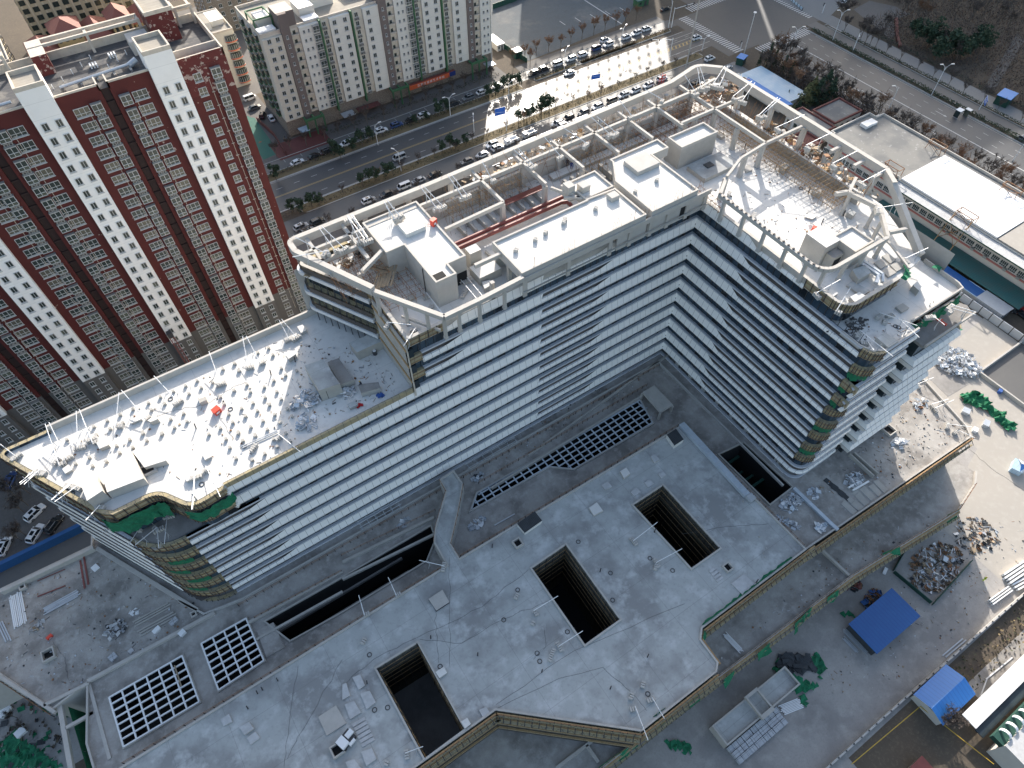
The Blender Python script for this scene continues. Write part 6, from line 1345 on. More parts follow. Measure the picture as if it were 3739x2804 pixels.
debris('scrap_pile','rusty and silvery scrap inside the green walled pen',c9,(1640,360),0,7.2,4.0,330,['rusty_steel','rusty_steel','galvanised','dark_sheet','soil','soil','white_paint','wood'],.25,1.3,.2,h=.3)
debris('scrap_pile','timber and pipe scrap at the sunlit corner of the pen',c9,(1900,160),0,5,4,150,['rusty_steel','wood','galvanised','dark_sheet','dark_sheet','soil'],.2,1.2,.25,h=.25)
debris('scrap_pile','dark scrap in the shade behind the dark blue shed',c9,(1230,570),0,2.6,1.3,60,['dark_sheet','rusty_steel','blue_sheet'],.4,1.4,h=.8,rz=R(10))
debris('scrap_pile','rusty bars beside the lower deck corner',c9,(1120,480),0,1.6,1.0,36,['rusty_steel','dark_sheet','rust_pipe'],.4,1.3,h=.5)
debris('insulation_pile','grey corrugated elbow offcuts on the left podium',c7,(740,760),ZP,2.0,1.6,46,['block_grey','slab_grey','dark_sheet'],.4,.9,h=.6)
debris('scrap_pile','pale wrapped bundle with straps above the offcuts on the left podium',c7,(860,650),ZP,.8,.6,10,['white_paint','block_grey'],.4,.8,h=.4)
debris('scrap_pile','blocks and boards at the left end of the left podium',c7,(235,745),ZP,1.5,.8,16,['block_grey','slab_grey','wood'],.4,1.0,h=.4)
debris('scrap_pile','crumpled duct scraps in the corner beside the roof bridge',c8,(870,80),ZP,1.8,.9,36,MET,.4,1.0,h=.5)
debris('scrap_pile','crumpled sheet by the inner skylight strip below the facade',c5,(875,1430),ZP,1.2,.8,18,MET+['dark_sheet'],.4,1.0,h=.5)
debris('scrap_pile','blue grey bags on the strip above the skylight',c8,(400,70),ZP,1.6,.6,14,MET,.4,1.2,h=.3)
debris('rubbish_heap','rubbish and netting on the ground at the lower left corner',c7,(130,1400),0,8,11,260,['dark_sheet','soil','soil','green_net','green_net','deck_dirty'],.3,1.3,h=.3)
debris('scrap_pile','rolled dark mats and wire coils on the dusty lower terrace',ct,(340,810),57.9,2.6,1.6,40,['dark_steel','render_coat','cable'],.3,.8,h=.3)
debris('scrap_pile','scraps and bags between the tower and the shed at far left',c4,(830,800),0,4,3,40,['wood','tarp_blue','white_paint','soil'],.3,1.0,h=.4)
def ground_net(label,f,pts,z,hh=.5):
    P_=[W(f(*p),z) for p in pts]; cx=sum(p[0] for p in P_)/len(P_);cy=sum(p[1] for p in P_)/len(P_); b=MB()
    x0=min(p[0] for p in P_);x1=max(p[0] for p in P_);y0=min(p[1] for p in P_);y1=max(p[1] for p in P_); st=.55; g={}
    nx=int((x1-x0)/st)+1; ny=int((y1-y0)/st)+1
    for i in range(nx+1):
        for j in range(ny+1): g[i,j]=(x0+i*st+rnd.uniform(-.2,.2)-cx,y0+j*st+rnd.uniform(-.2,.2)-cy,rnd.random()**2*hh+.05)
    for i in range(nx):
        for j in range(ny):
            if inside(x0+(i+.5)*st,y0+(j+.5)*st,P_): b.face([g[i,j],g[i+1,j],g[i+1,j+1],g[i,j+1]],'green_net')
    o=b.build('netting_heap',loc=(cx,cy,z)); tagT(o,label,'netting'); return o
ground_net('long green net covered heap on the sunlit yard',c6,[(1780,900),(1900,880),(2160,1120),(2100,1150),(1960,1010),(1820,960)],0,1.5)
ground_net('green netting over black sheets beside the concrete tank',c9,[(600,960),(640,960),(700,1050),(850,1120),(890,1080),(830,960),(870,920),(950,1030),(900,1070),(860,1150),(740,1190),(590,1030)],0,.7)
ground_net('tail of green netting hanging by the white pipe bundle',c9,[(760,1190),(800,1190),(800,1280),(770,1240)],0,.4)
ground_net('small green net scrap left of the dark blue shed',c9,[(1020,650),(1090,645),(1125,680),(1040,690)],0,.3)
ground_net('green net patch at the bottom left of the concrete tank',c9,[(0,1490),(60,1500),(70,1560),(0,1565)],0,.4)
ground_net('dark green netting on the ground left of the podium recess',c7,[(0,1480),(80,1440),(200,1500),(330,1600),(420,1659),(0,1659)],0,.5)
ground_net('green net clump on the roof edge by the terrace',ct,[(600,480),(630,490),(635,540),(605,570),(595,540)],61.6,.6)
ground_net('small green net clump at the far terrace parapet',ct,[(760,490),(800,485),(810,510),(770,515)],58.7,.6)
ground_net('green net clump below the far end of the terrace',c6,[(1755,470),(1790,460),(1800,495),(1765,500)],48,.6)
ground_net('dark green netting at the very bottom of the yard',c8,[(2080,1490),(2206,1480),(2206,1560),(2120,1530)],0,.5)
# long stock: pipe bundles and sheets
def bundle(label,f,p,q,z,wd,n,mt,cat='bundle',h=.12,name='profile_bundle'):
    a=W3(f(*p),z);c=W3(f(*q),z); t=thing(name,label,cat,(a.x,a.y,z)); d=(c-a); dn=d.normalized(); pv=Vector((-dn.y,dn.x,0)); b=MB()
    for k in range(n):
        o=pv*(wd*(k/(max(1,n-1))-.5)); s=rnd.uniform(-.3,.3); b.beam(o+dn*s+Vector((0,0,h+rnd.uniform(0,.15))),o+d+dn*s+Vector((0,0,h+rnd.uniform(0,.15))),wd/n*.8,h,mt)
    b.build('profile',parent=t); return t
bundle('stack of white corrugated strips on the left podium',c7,(100,540),(135,740),ZP,1.9,8,'white_paint'); bundle('long silvery channel bundle on the left podium',c7,(290,650),(510,530),ZP,1.2,6,'galvanised'); bundle('pale steel strips at the left picture edge',c7,(0,720),(60,845),ZP,.7,3,'galvanised')
bundle('dark red steel beams on the left podium',c7,(530,310),(560,490),ZP,.7,2,'rust_pipe'); bundle('thin dark red bar beside the beams',c7,(240,455),(420,380),ZP,.12,1,'rust_pipe'); bundle('dark red bar under the channel bundle',c7,(250,550),(430,480),ZP,.2,1,'rust_pipe')
bundle('upper row of grey concrete battens on the left podium',c7,(870,730),(1100,605),ZP,.9,3,'concrete'); bundle('lower row of grey concrete battens on the left podium',c7,(890,800),(1125,670),ZP,1.0,3,'concrete')
bundle('white pipe bundle with straps on the lower deck',c9,(280,800),(385,910),ZD,.9,6,'white_paint'); bundle('fan of white pipes beside the concrete tank',c9,(640,1290),(765,1240),0,1.6,8,'white_paint'); bundle('grey tube stock under the near edge of the dark blue shed',c9,(1045,770),(1200,920),0,.9,6,'galvanised'); bundle('loose grey tubes outside the dark blue shed',c9,(1040,820),(1130,910),0,.6,4,'galvanised')
bundle('large white foam board stack at the right picture edge',c9,(2080,450),(2230,350),0,1.8,4,'white_paint',h=.9); bundle('second white board stack below the large one',c9,(2140,500),(2230,450),0,1.2,3,'white_paint',h=.7); bundle('white board stack near the yard wall corner',c9,(1980,600),(2105,510),0,.9,3,'white_paint',h=.7)
bundle('grey kerb stones lying by the yard wall',c9,(1690,940),(1820,830),0,.5,2,'galvanised'); bundle('long grey pipe lying on the left white roof',c4,(1560,1245),(1790,1140),ZL,.35,2,'galvanised'); bundle('white box duct section on the right podium',cq,(1250,800),(1410,710),ZP,.8,2,'white_paint',h=.4); bundle('timber plank across the big skylight',c7,(1130,995),(1175,1130),ZP+.7,.25,1,'wood')
bundle('white strip and pipe on the lower strip beyond the bridge',c8,(985,90),(1115,15),ZP,.3,1,'galvanised'); bundle('angled white steel rail at the lower right grass',c9,(1920,1190),(1960,1080),0,.25,1,'white_paint'); bundle('long white steel rail at the lower right grass',c9,(1960,1080),(2130,940),0,.25,1,'white_paint')
# panels piles beside tank
t=thing('block_stack','large stack of grey wrapped blocks beside the concrete tank','blocks',(49,-5,0)); rnd2=random.Random(5)
for i in range(11):
    for j in range(3):
        b=MB(); h=.9+rnd2.uniform(-.12,.12); b.ob((-5.6+1.12*i+rnd2.uniform(-.06,.06),-1.05+1.1*j-.0*i,0),(1.04,1.0,h),rnd2.uniform(-.05,.05),'block_grey'); b.build('wrapped_block',parent=t)
t=thing('concrete_tank','long pale concrete tank with two basins and a raised middle cell','tank',(51.8,-1.2,0)); b=MB()
b.box(-9.3,9.3,-1.95,1.95,0,2.2,'pale_concrete','screed'); 
b.build('tank_body',parent=t); b=MB()
for q in ((-9.3,9.3,1.65,1.95),(-9.3,9.3,-1.95,-1.65),(-9.3,-9.0,-1.64,1.64),(9.0,9.3,-1.64,1.64)): b.box(*q,2.201,2.75,'pale_concrete')
for q in ((-1.2,1.8,1.66,2.2),(-1.2,1.8,-2.4,-1.66),(-1.2,-.9,-1.65,1.65),(1.5,1.8,-1.65,1.65)): b.box(*q,2.76,3.6,'pale_concrete')
b.build('tank_rim',parent=t)
t=thing('pen_wall','dark green boarded pen around the scrap','fence',(103,-2,0)); b=MB()
for (p,q) in ((c9(1360,400),c9(1600,600)),(c9(1860,330),c9(1610,610)),(c9(1450,230),c9(1360,390))): a=W(p);c=W(q); b.beam((a[0]-103,a[1]+2,1.1),(c[0]-103,c[1]+2,1.1),.15,1.1,'dark_teal')
b.build('board',parent=t)
debris('black_sheet_pile','stacked black corrugated sheets beside the concrete tank',c9,(740,990),0,3.4,1.6,60,['dark_sheet'],1.0,2.2,.95,h=1.0,rz=R(-30))
for f,p,z,lab,mt,s in ((cp,(1475,170),ZF,'orange red switch box standing on the white stair house roof','red_box',(.9,.7,1.1)),(ch,(1810,1290),ZL,'orange red switch box in the middle of the left white roof','red_box',(1.1,.9,.9)),(c3,(850,1480),ZT,'orange red switch box on the right wing roof','red_box',(.8,.6,1.0)),(c7,(320,815),ZP,'orange red switch box lying on the left podium','red_box',(.9,.5,.4)),(ck,(1620,1200),ZL,'crumpled red cloth near the roof cables','red_cloth',(1.0,.8,.25)),(ck,(1860,1080),ZL,'blue tarpaulin in the walled roof corner','tarp_blue',(1.3,1.0,.3)),(ck,(1795,590),ZL,'dark water drum on the shaded roof','dark_steel',(.6,.6,.9)),(c7,(1175,790),ZP,'white box with a black lid on the podium strip','white_paint',(1.0,.8,.6)),(c7,(730,945),ZP,'white wrapped crate on the left podium','block_grey',(1.1,1.0,.5)),(c7,(615,370),ZP,'white foam boards at the top of the left podium','white_paint',(1.0,1.2,.15)),(c7,(845,905),ZP,'small pale slab left on the left podium','slab_grey',(.7,.7,.15)),(c7,(1010,770),ZP,'white box beside the lower battens','white_paint',(1.2,.7,.5)),(c7,(1120,715),ZP,'pale crate at the right end of the battens','block_grey',(1.3,.8,.4)),(c7,(35,1295),0,'white appliance in the rubbish at lower left','white_paint',(2.2,1.2,.9)),(c7,(135,1430),0,'white crate in the rubbish at lower left','white_paint',(1.6,1.3,.8)),(c9,(1310,390),0,'white sack by the wall of the lower deck','white_paint',(1.5,.6,.3)),(c6,(2050,880),0,'blue and white cart on the sunlit yard','tarp_blue',(1.0,.8,.8)),(c6,(2160,1370),0,'blue and white tent roof at the yard edge','pale_blue_sheet',(3,2.2,1.6)),(c6,(1830,1010),0,'first crumpled silver duct beside the green heap','galvanised',(1.6,1.5,1.0)),(c6,(1960,1090),0,'second silver duct elbow beside the green heap','galvanised',(1.8,1.2,1.0)),(c6,(1890,1130),0,'pale duct box near the podium corner','white_paint',(1.2,1.0,.8))):
    x,y=W(f(*p),z+s[2]/2); b=MB()
    if 'cloth' in lab or 'tarp' in lab:
        for k in range(9): b.ob((rnd.uniform(-.4,.4),rnd.uniform(-.3,.3),rnd.random()*.15),(s[0]*.5,s[1]*.4,.06),rnd.uniform(0,3),mt,tilt=rnd.uniform(-.4,.4))
    elif 'drum' in lab: b.rod((0,0,0),(0,0,.9),.36,mt,12); b.rod((0,0,.901),(0,0,.92),.3,'white_paint',12)
    else:
        b.ob((0,0,0),s,.35,mt); b.ob((0,0,s[2]+.001),(s[0]*1.08,s[1]*1.08,.06),.35,mt if mt!='white_paint' else 'white_paint')
        if mt=='red_box': b.ob((0,-s[1]*.3,s[2]*.3),(s[0]*.5,s[1]*.5,s[2]*.3),.35,'white_paint')
        if 'tent' in lab: b.face([(-1.5,-1.1,1.7),(1.5,-1.1,1.7),(0,0,2.6)],'blue_sheet_bright'); b.face([(1.5,-1.1,1.7),(1.5,1.1,1.7),(0,0,2.6)],'white_paint')
    o=b.build('switch_box' if mt=='red_box' else 'site_item',loc=(x,y,z)); tagT(o,lab,'switch box' if mt=='red_box' else 'site item'); o.name={'red_box':'switch_box','red_cloth':'red_cloth','tarp_blue':'tarpaulin'}.get(mt,'storage_crate' if 'crate' in lab or 'box' in lab else 'drum' if 'drum' in lab else 'loose_board' if 'board' in lab or 'slab' in lab else 'duct_piece' if 'duct' in lab else 'sack')
for f,p,q,n,z in ((cq,(1000,690),(1210,870),4,ZP),):
    t=thing('black_mat','black rubber mats laid in a row on the right podium','mat',(*W(f(*p),z),z)); a=W3(f(*p),0);c=W3(f(*q),0); b=MB(); d=c-a; b.beam((0,0,.06),(d.x,d.y,.06),1.0,.05,'dark_sheet'); b.ob((d.x*.3,d.y*.3-.6,.05),(1.2,1.1,.08),.2,'dark_sheet'); b.ob((d.x*.55,d.y*.55-.9,.05),(1.2,1.1,.08),.1,'dark_sheet'); b.build('mat_sheet',parent=t)
# roof duct with elbows on the terrace
t=thing('air_duct','shiny air duct with an elbow on the right wing terrace','duct',(*W(ct(440,510),62.4),61.5)); o=Vector(t.location); b=MB()
pts=[W3(ct(370,465),62.8)-o,W3(ct(470,530),62.8)-o,W3(ct(455,575),62.6)-o]
for a,c in zip(pts,pts[1:]): b.beam(a,c,.55,.5,'galvanised')
pts=[W3(ct(385,455),62.9)-o,W3(ct(490,525),62.9)-o,W3(ct(490,570),62.6)-o]
for a,c in zip(pts,pts[1:]): b.beam(a,c,.4,.5,'galvanised')
b.build('duct_run',parent=t)
t=thing('small_crane','orange red small crane jib lying in the recessed end terrace','crane',(*W(c6(1660,400),55),54.1)); o=Vector(t.location); b=MB()
a=W3(c6(1620,390),55)-o;c=W3(c6(1710,450),55)-o; b.beam(a,c,.35,.3,'red_box'); b.rod(a.lerp(c,.4)+Vector((-.6,.5,0)),a.lerp(c,.4)+Vector((.5,-.5,0)),.1,'red_box'); b.build('jib',parent=t)
# cables
def cable(label,f,pts,z,r=.02):
    P_=[W3(f(*p),z+.04) for p in pts]; b=MB()
    fine=[]
    for i in range(len(P_)-1):
        for k in range(6):
            u=k/6; q=P_[i].lerp(P_[i+1],u); fine.append(q+Vector((math.sin(u*3.14)*rnd.uniform(-.25,.25),math.sin(u*3.14)*rnd.uniform(-.25,.25),0)))
    fine.append(P_[-1]); o0=fine[0].copy(); b.pipe([q-o0 for q in fine],r,'cable',3); o=b.build('cable',loc=o0); tagT(o,label,'cable'); return o
for f,z,lab,pts in ((c8,ZR,'long black cable sweeping from the left edge past the upper pad',[(0,1130),(200,960),(480,820),(900,620),(1200,380)]),(c8,ZR,'black cable running between the two pads',[(500,830),(770,855),(1040,700),(1380,560)]),(c8,ZR,'cable crossing the lower podium roof to the right',[(990,1280),(1400,1080),(1680,1010),(1850,1160),(1960,1290)]),(c8,ZR,'cable hanging over the pale roof slab at left',[(600,640),(610,850),(620,980)]),(c8,ZR,'cable beside the middle light well',[(1300,750),(1310,880),(1230,960)]),(c8,ZR,'straight cable from the bridge down the roof',[(690,300),(690,700),(688,1010)]),(c8,ZR,'straight cable from the lower corner towards the right',[(990,1250),(1500,900),(2206,600)]),(c7,ZR,'cable along the left part of the podium roof',[(1920,1000),(1860,1400),(1830,1659)]),(c7,ZR,'second cable along the left part of the podium roof',[(2206,960),(1960,1400),(1850,1600)]),(ch,ZL,'cable winding over the left white roof',[(1000,1360),(1250,1280),(1500,1240),(1750,1160),(1950,1020),(2206,900)]),(ch,ZL,'cable running down from the orange box on the left roof',[(1830,1340),(1900,1450),(2040,1659)]),(c7,ZP,'cable from the red box on the left podium',[(340,840),(420,950),(440,1090)]),(cs,ZT,'cable curving over the right wing roof',[(290,930),(500,1050),(800,1170),(1050,1190)]),(c9,ZR,'crack like cable on the right end of the podium roof',[(0,150),(350,100),(560,85)]),(c6,0,'cable across the sunlit yard',[(1850,1250),(2000,1380),(2206,1520)])):
    cable(lab,f,pts,z)
def coil(label,f,p,z,r=.35):
    x,y=W(f(*p),z); b=MB(); pts=[(r*math.cos(a),r*math.sin(a),.06) for a in [2*math.pi*k/10 for k in range(11)]]; b.pipe(pts,.07,'cable',4); o=b.build('cable_coil',loc=(x,y,z)); tagT(o,label,'coil','cable coils lying on the roofs')
for i,(f,p,z) in enumerate([(c8,(175,930),ZR),(c8,(208,1285),ZR),(c8,(292,1270),ZR),(c8,(630,1005),ZR),(c8,(1130,512),ZR),(c8,(1040,705),ZR),(c8,(1255,920),ZR),(c8,(1272,972),ZR),(c8,(1450,782),ZR),(c8,(1742,578),ZR),(c8,(1728,403),ZR),(c8,(1982,308),ZR),(c8,(2128,387),ZR),(c8,(1968,1182),ZR),(c8,(1520,202),ZR),(ch,(1998,1270),ZL),(ch,(1190,1135),ZL),(c4,(1575,1235),ZL),(c4,(1300,1480),ZL),(c4,(465,1540),ZL),(c4,(438,1520),ZL),(cs,(1172,1350),ZT),(ct,(315,815),57.9),(ct,(322,830),57.9),(ct,(310,845),57.9),(ct,(350,800),57.9),(ct,(560,820),57.9),(ct,(575,825),57.9)]): coil(f'{ordn(i)} black cable coil, counted over the roofs',f,p,z)
# steel vents (short dark pipes)
for i,(f,p,z) in enumerate([(c8,(570,825),ZR),(c8,(872,935),ZR),(c8,(1725,1150),ZR),(c8,(1965,945),ZR),(c8,(1660,395),ZR),(c8,(160,1115),ZR),(c8,(965,238),ZR),(c8,(1285,1042),ZR),(c8,(2010,140),ZR),(c7,(1598,1278),ZR),(c7,(1790,1098),ZR),(c7,(1692,1157),ZR),(c7,(1660,1180),ZR),(c9,(480,465),ZR),(ch,(1535,1530),ZL),(ck,(600,850),ZL),(ck,(880,700),ZL),(cs,(605,945),ZT),(cs,(915,1160),ZT),(cs,(1245,1400),ZT),(cs,(1600,1630),ZT),(ct,(655,625),57.9),(ct,(150,255),ZT),(c6,(1495,240),57.9)]):
    x,y=W(f(*p),z); b=MB(); b.rod((0,0,0),(.15,.1,1.1),.1,'dark_steel',6); o=b.build('vent_pipe',loc=(x,y,z)); tagT(o,f'{ordn(i)} short dark vent pipe, counted over the roofs','vent pipe','dark vent pipes on the roofs')
# =============== VEHICLES ====================================================
def loft(mb,secs,mt):
    for (A,B_) in zip(secs,secs[1:]):
        n=len(A)
        for i in range(n): mb.face([A[i],A[(i+1)%n],B_[(i+1)%n],B_[i]],mt)
    mb.face(secs[0][::-1],mt); mb.face(secs[-1],mt)
CARM={}
def car_proto(kind,colr):
    if (kind,colr) in CARM: return CARM[kind,colr]
    L,Wd,Hh={'sedan':(4.7,1.8,1.42),'suv':(4.7,1.88,1.68),'van':(4.6,1.75,1.9),'truck':(5.2,1.9,1.9)}[kind]
    cm_='car_'+colr; b=MB()
    def sec(x,w,z0,z1,c=.12): w/=2; return [(x,-w,z0),(x,w,z0),(x,w,z1-c),(x,w-c,z1),(x,-w+c,z1),(x,-w,z1-c)]
    bz=.78 if kind=='sedan' else .95
    l2=L/2
    if kind=='truck':
        loft(b,[sec(l2-1.6,Wd,.35,Hh),sec(l2-.25,Wd,.35,Hh),sec(l2,Wd-.2,.35,1.1)],cm_); b.box(-l2,l2-1.8,-Wd/2,Wd/2,.6,1.05,cm_); b.box(-l2,l2-1.8,-Wd/2,-Wd/2+.08,1.06,1.7,cm_); b.box(-l2,l2-1.8,Wd/2-.08,Wd/2,1.06,1.7,cm_)
        g=MB(); loft(g,[sec(l2-1.3,Wd-.02,1.15,Hh-.12),sec(l2-.3,Wd+.02,1.15,Hh-.2),sec(l2-.1,Wd-.2,1.12,1.2)],'car_glass')
    else:
        hood=bz if kind!='van' else 1.15
        loft(b,[sec(-l2,Wd-.3,.38,bz-.12),sec(-l2+.18,Wd-.06,.24,bz+.02),sec(-.6,Wd,.22,bz+.04),sec(.9,Wd,.22,bz+.02),sec(l2-.5,Wd-.08,.24,hood-.12),sec(l2-.08,Wd-.3,.34,hood-.28),sec(l2,Wd-.5,.4,.62)],cm_)
        f0,f1,r0,r1={'sedan':(1.25,.45,-1.15,-1.85),'suv':(1.3,.55,-1.75,-2.15),'van':(2.0,1.35,-2.1,-2.22)}[kind]
        g=MB()
        def cab(x,w0,w1,z0,z1): return [(x,-w0/2,z0),(x,w0/2,z0),(x,w1/2,z1),(x,-w1/2,z1)]
        g.add([(f0,-Wd*.45,bz),(f0,Wd*.45,bz),(r1,Wd*.45,bz),(r1,-Wd*.45,bz),(f1,-Wd*.36,Hh-.03),(f1,Wd*.36,Hh-.03),(r0,Wd*.36,Hh-.03),(r0,-Wd*.36,Hh-.03)],[(0,1,5,4),(1,2,6,5),(2,3,7,6),(3,0,4,7)],'car_glass')
        top='car_glass' if colr=='white' and kind=='suv' and False else cm_
        b.add([(f1+.04,-Wd*.37,Hh-.04),(f1+.04,Wd*.37,Hh-.04),(r0-.04,Wd*.37,Hh-.04),(r0-.04,-Wd*.37,Hh-.04),(f1-.12,-Wd*.33,Hh),(f1-.12,Wd*.33,Hh),(r0+.12,Wd*.33,Hh),(r0+.12,-Wd*.33,Hh)],[(0,1,5,4),(1,2,6,5),(2,3,7,6),(3,0,4,7),(4,5,6,7),(3,2,1,0)],top)
        for s in (-1,1):   # pillars
            for (xa,xb) in ((f0,f1),(r1,r0),((f1+r0)/2,(f1+r0)/2)): b.rod((xa,s*Wd*.452,bz),(xb,s*Wd*.365,Hh-.02),.045,cm_,4)
        if kind=='suv': 
            for s in (-1,1): b.rod((f1-.2,s*.6,Hh+.04),(r0+.2,s*.6,Hh+.04),.03,'galvanised',4)
            g.box(-.9,.1,-.4,.4,Hh+.002,Hh+.01,'car_glass')
    body=b.build('body'); glass=g.build('cabin_glass')
    wm=MB(); wm.rod((0,-.11,0),(0,.11,0),.33,'tyre',12); wm.rod((0,-.115,0),(0,.115,0),.19,'rim',8); wh=wm.build('wheel')
    hm=MB(); hm.box(-.06,.06,-.17,.17,-.07,.07,'lamp_glass'); hl=hm.build('headlight'); tm=MB(); tm.box(-.05,.05,-.16,.16,-.08,.08,'tail_light'); tl=tm.build('tail_light')
    mm=MB(); mm.box(-.1,.1,-.1,.1,-.06,.08,cm_); mi=mm.build('mirror')
    M=[(body.data,'body',[(0,0,0)]),(glass.data,'cabin_glass',[(0,0,0)]),(wh.data,'wheel',[(x,y,.33) for x in (l2-.95,-l2+.95) for y in (-Wd/2+.1,Wd/2-.1)]),(hl.data,'headlight',[(l2-.16,y,.64) for y in (-.58,.58)]),(tl.data,'tail_light',[(-l2+.02,y,bz-.22) for y in (-.58,.58)]),(mi.data,'mirror',[((f0 if kind!='truck' else l2-.4)-.15,y,bz+.1) for y in (-Wd/2-.05,Wd/2+.05)])]
    for o in (body,glass,wh,hl,tl,mi): bpy.data.objects.remove(o)
    CARM[kind,colr]=M; return M
def car(kind,colr,x,y,rz,label,group='cars parked along the road'):
    t=thing({'van':'parked_van','truck':'small_truck'}.get(kind,'parked_car'),label,{'van':'van','truck':'truck'}.get(kind,'car'),(x,y,.03),rz,group)
    for me,nm,ls in car_proto(kind,colr):
        for l in ls: o=bpy.data.objects.new(nm,me); COL.objects.link(o); o.parent=t; o.location=l
NL=[(25,915,'white','suv'),(250,830,'white','suv'),(350,795,'blue','suv'),(440,765,'black','suv'),(525,732,'white','suv'),(725,655,'black','sedan'),(812,618,'grey','suv'),(900,580,'white','sedan'),(1003,540,'white','sedan'),(1232,460,'black','suv'),(1300,432,'black','suv'),(1390,400,'white','van'),(1472,368,'white','suv'),(1550,340,'white','suv'),(1638,300,'blue','van'),(1712,275,'white','suv'),(1693,248,'white','suv'),(1830,228,'white','suv'),(1893,202,'white','suv'),(1960,175,'white','suv')]
for i,(x,y,c,k) in enumerate(NL):
    X,Y=W(c2(x,y+12),.5); car(k,c,X,Y,0 if i%3 else math.pi,f'{c} {k} in the far side lane, {ordn(i)} vehicle counted from the left'.replace('suv','SUV'))
SL=[(170,1280,'white','suv'),(285,1238,'black','sedan'),(397,1190,'white','van'),(492,1150,'silver','sedan'),(597,1112,'black','sedan'),(803,1025,'grey','sedan'),(900,985,'white','sedan'),(965,920,'white','suv'),(1000,940,'white','suv'),(1090,900,'white','truck'),(1205,855,'silver','truck'),(1385,785,'white','suv'),(1425,795,'white','suv'),(1455,748,'black','suv'),(1553,713,'grey','suv'),(1643,675,'white','suv'),(1740,635,'beige','van'),(1810,602,'white','suv'),(1887,572,'white','suv'),(1970,538,'white','suv'),(2060,495,'white','suv')]
for i,(x,y,c,k) in enumerate(SL):
    X,Y=W(c2(x,y+12),.5); car(k,c,X,Y,math.pi if i%4 else 0,f'{c} {k} in the near side lane, {ordn(i)} vehicle counted from the left'.replace('suv','SUV'))
OT_=[(c2,1463,470,'white','sedan',math.pi,'white sedan driving on the sunlit road beside the hedge island'),(c2,1200,705,'silver','sedan',0,'silver sedan passing behind the four road trees'),(c2,367,1015,'silver','van',math.pi,'silver van driving alone on the shaded road'),
(c1,1915,1045,'white','sedan',.1,'white sedan at the far left of the far parking lane'),(c1,2025,1005,'black','sedan',.1,'black sedan right of the leftmost white one'),(c1,2110,975,'black','suv',.1,'black car half under the roadside evergreens'),(c1,1940,1462,'silver','suv',.1,'silver grey SUV by the island left of the roof'),(c1,1980,1490,'grey','suv',.1,'grey SUV nearest the left end of the roof frame'),(c1,2045,1428,'black','suv',.1,'black SUV parked behind the two grey ones'),
(c1,1610,632,'white','van',.05,'white minibus in the courtyard behind the red tower'),(c1,1640,692,'grey','sedan',.1,'grey sedan in the courtyard below the minibus'),(c1,1690,742,'black','suv',1.1,'dark SUV in the courtyard beside the white sedan'),(c1,1748,760,'white','sedan',1.5,'white sedan in the courtyard near the ivory block'),
(c2,2080,58,'black','sedan',0,'black car at the lot exit near the junction'),(c3,95,243,'white','suv',0,'white SUV waiting at the junction crossing'),(c3,180,378,'white','suv',0,'white SUV in the lane by the curved roof corner'),(c3,300,440,'silver','sedan',.3,'silver car half hidden behind the turquoise kiosk'),(c3,90,545,'black','suv',0,'dark car seen through the far roof corner'),(c3,1045,8,'white','sedan',.2,'white car at the top edge beyond the junction'),(c3,2190,895,'grey','suv',1.5,'dark car at the right picture edge on the side lane'),
(cn,315,425,'white','suv',.5,'white SUV left of the slanted facade'),(cn,322,612,'white','suv',.8,'white SUV between the shrubs by the blue hoarding'),(cn,40,722,'white','suv',1.0,'white SUV at the left edge above the blue hoarding'),(cn,88,135,'blue','sedan',1.0,'blue car under the tip of the left roof'),(cn,490,530,'black','suv',.7,'black car in the shade by the blue hoarding'),
(ct,1190,715,'black','sedan',1.6,'black car beside the site cabin fence'),(ct,1245,725,'red','sedan',1.5,'dark red car at the right edge by the school'),(ct,1262,755,'black','sedan',1.5,'dark car just below the red one at the right edge')]
for f,x,y,c,k,rz,l in OT_:
    X,Y=W(f(x,y),.5); car(k,c,X,Y,rz,l,'cars around the site')
# cherry picker truck on podium bottom
x,y=W(c8(25,1480),ZR+.4); t=thing('lift_machine','small white lift machine on the podium roof near the bottom edge','machine',(x,y,ZR),R(20)); b=MB(); b.box(-1.3,1.3,-.9,.9,.35,.8,'dark_steel'); b.box(-1.2,.1,-.8,.8,.801,1.5,'white_paint'); b.box(.3,1.5,-.3,.5,.801,1.2,'white_paint'); b.box(-.2,.9,-1.2,-.81,.4,1.0,'white_paint'); b.build('chassis',parent=t)
for (a,c_) in ((-1,-.8),(1,-.8),(-1,.8),(1,.8)): b=MB(); b.rod((a,c_-.1,.3),(a,c_+.1,.3),.3,'tyre',10); b.build('wheel',parent=t)
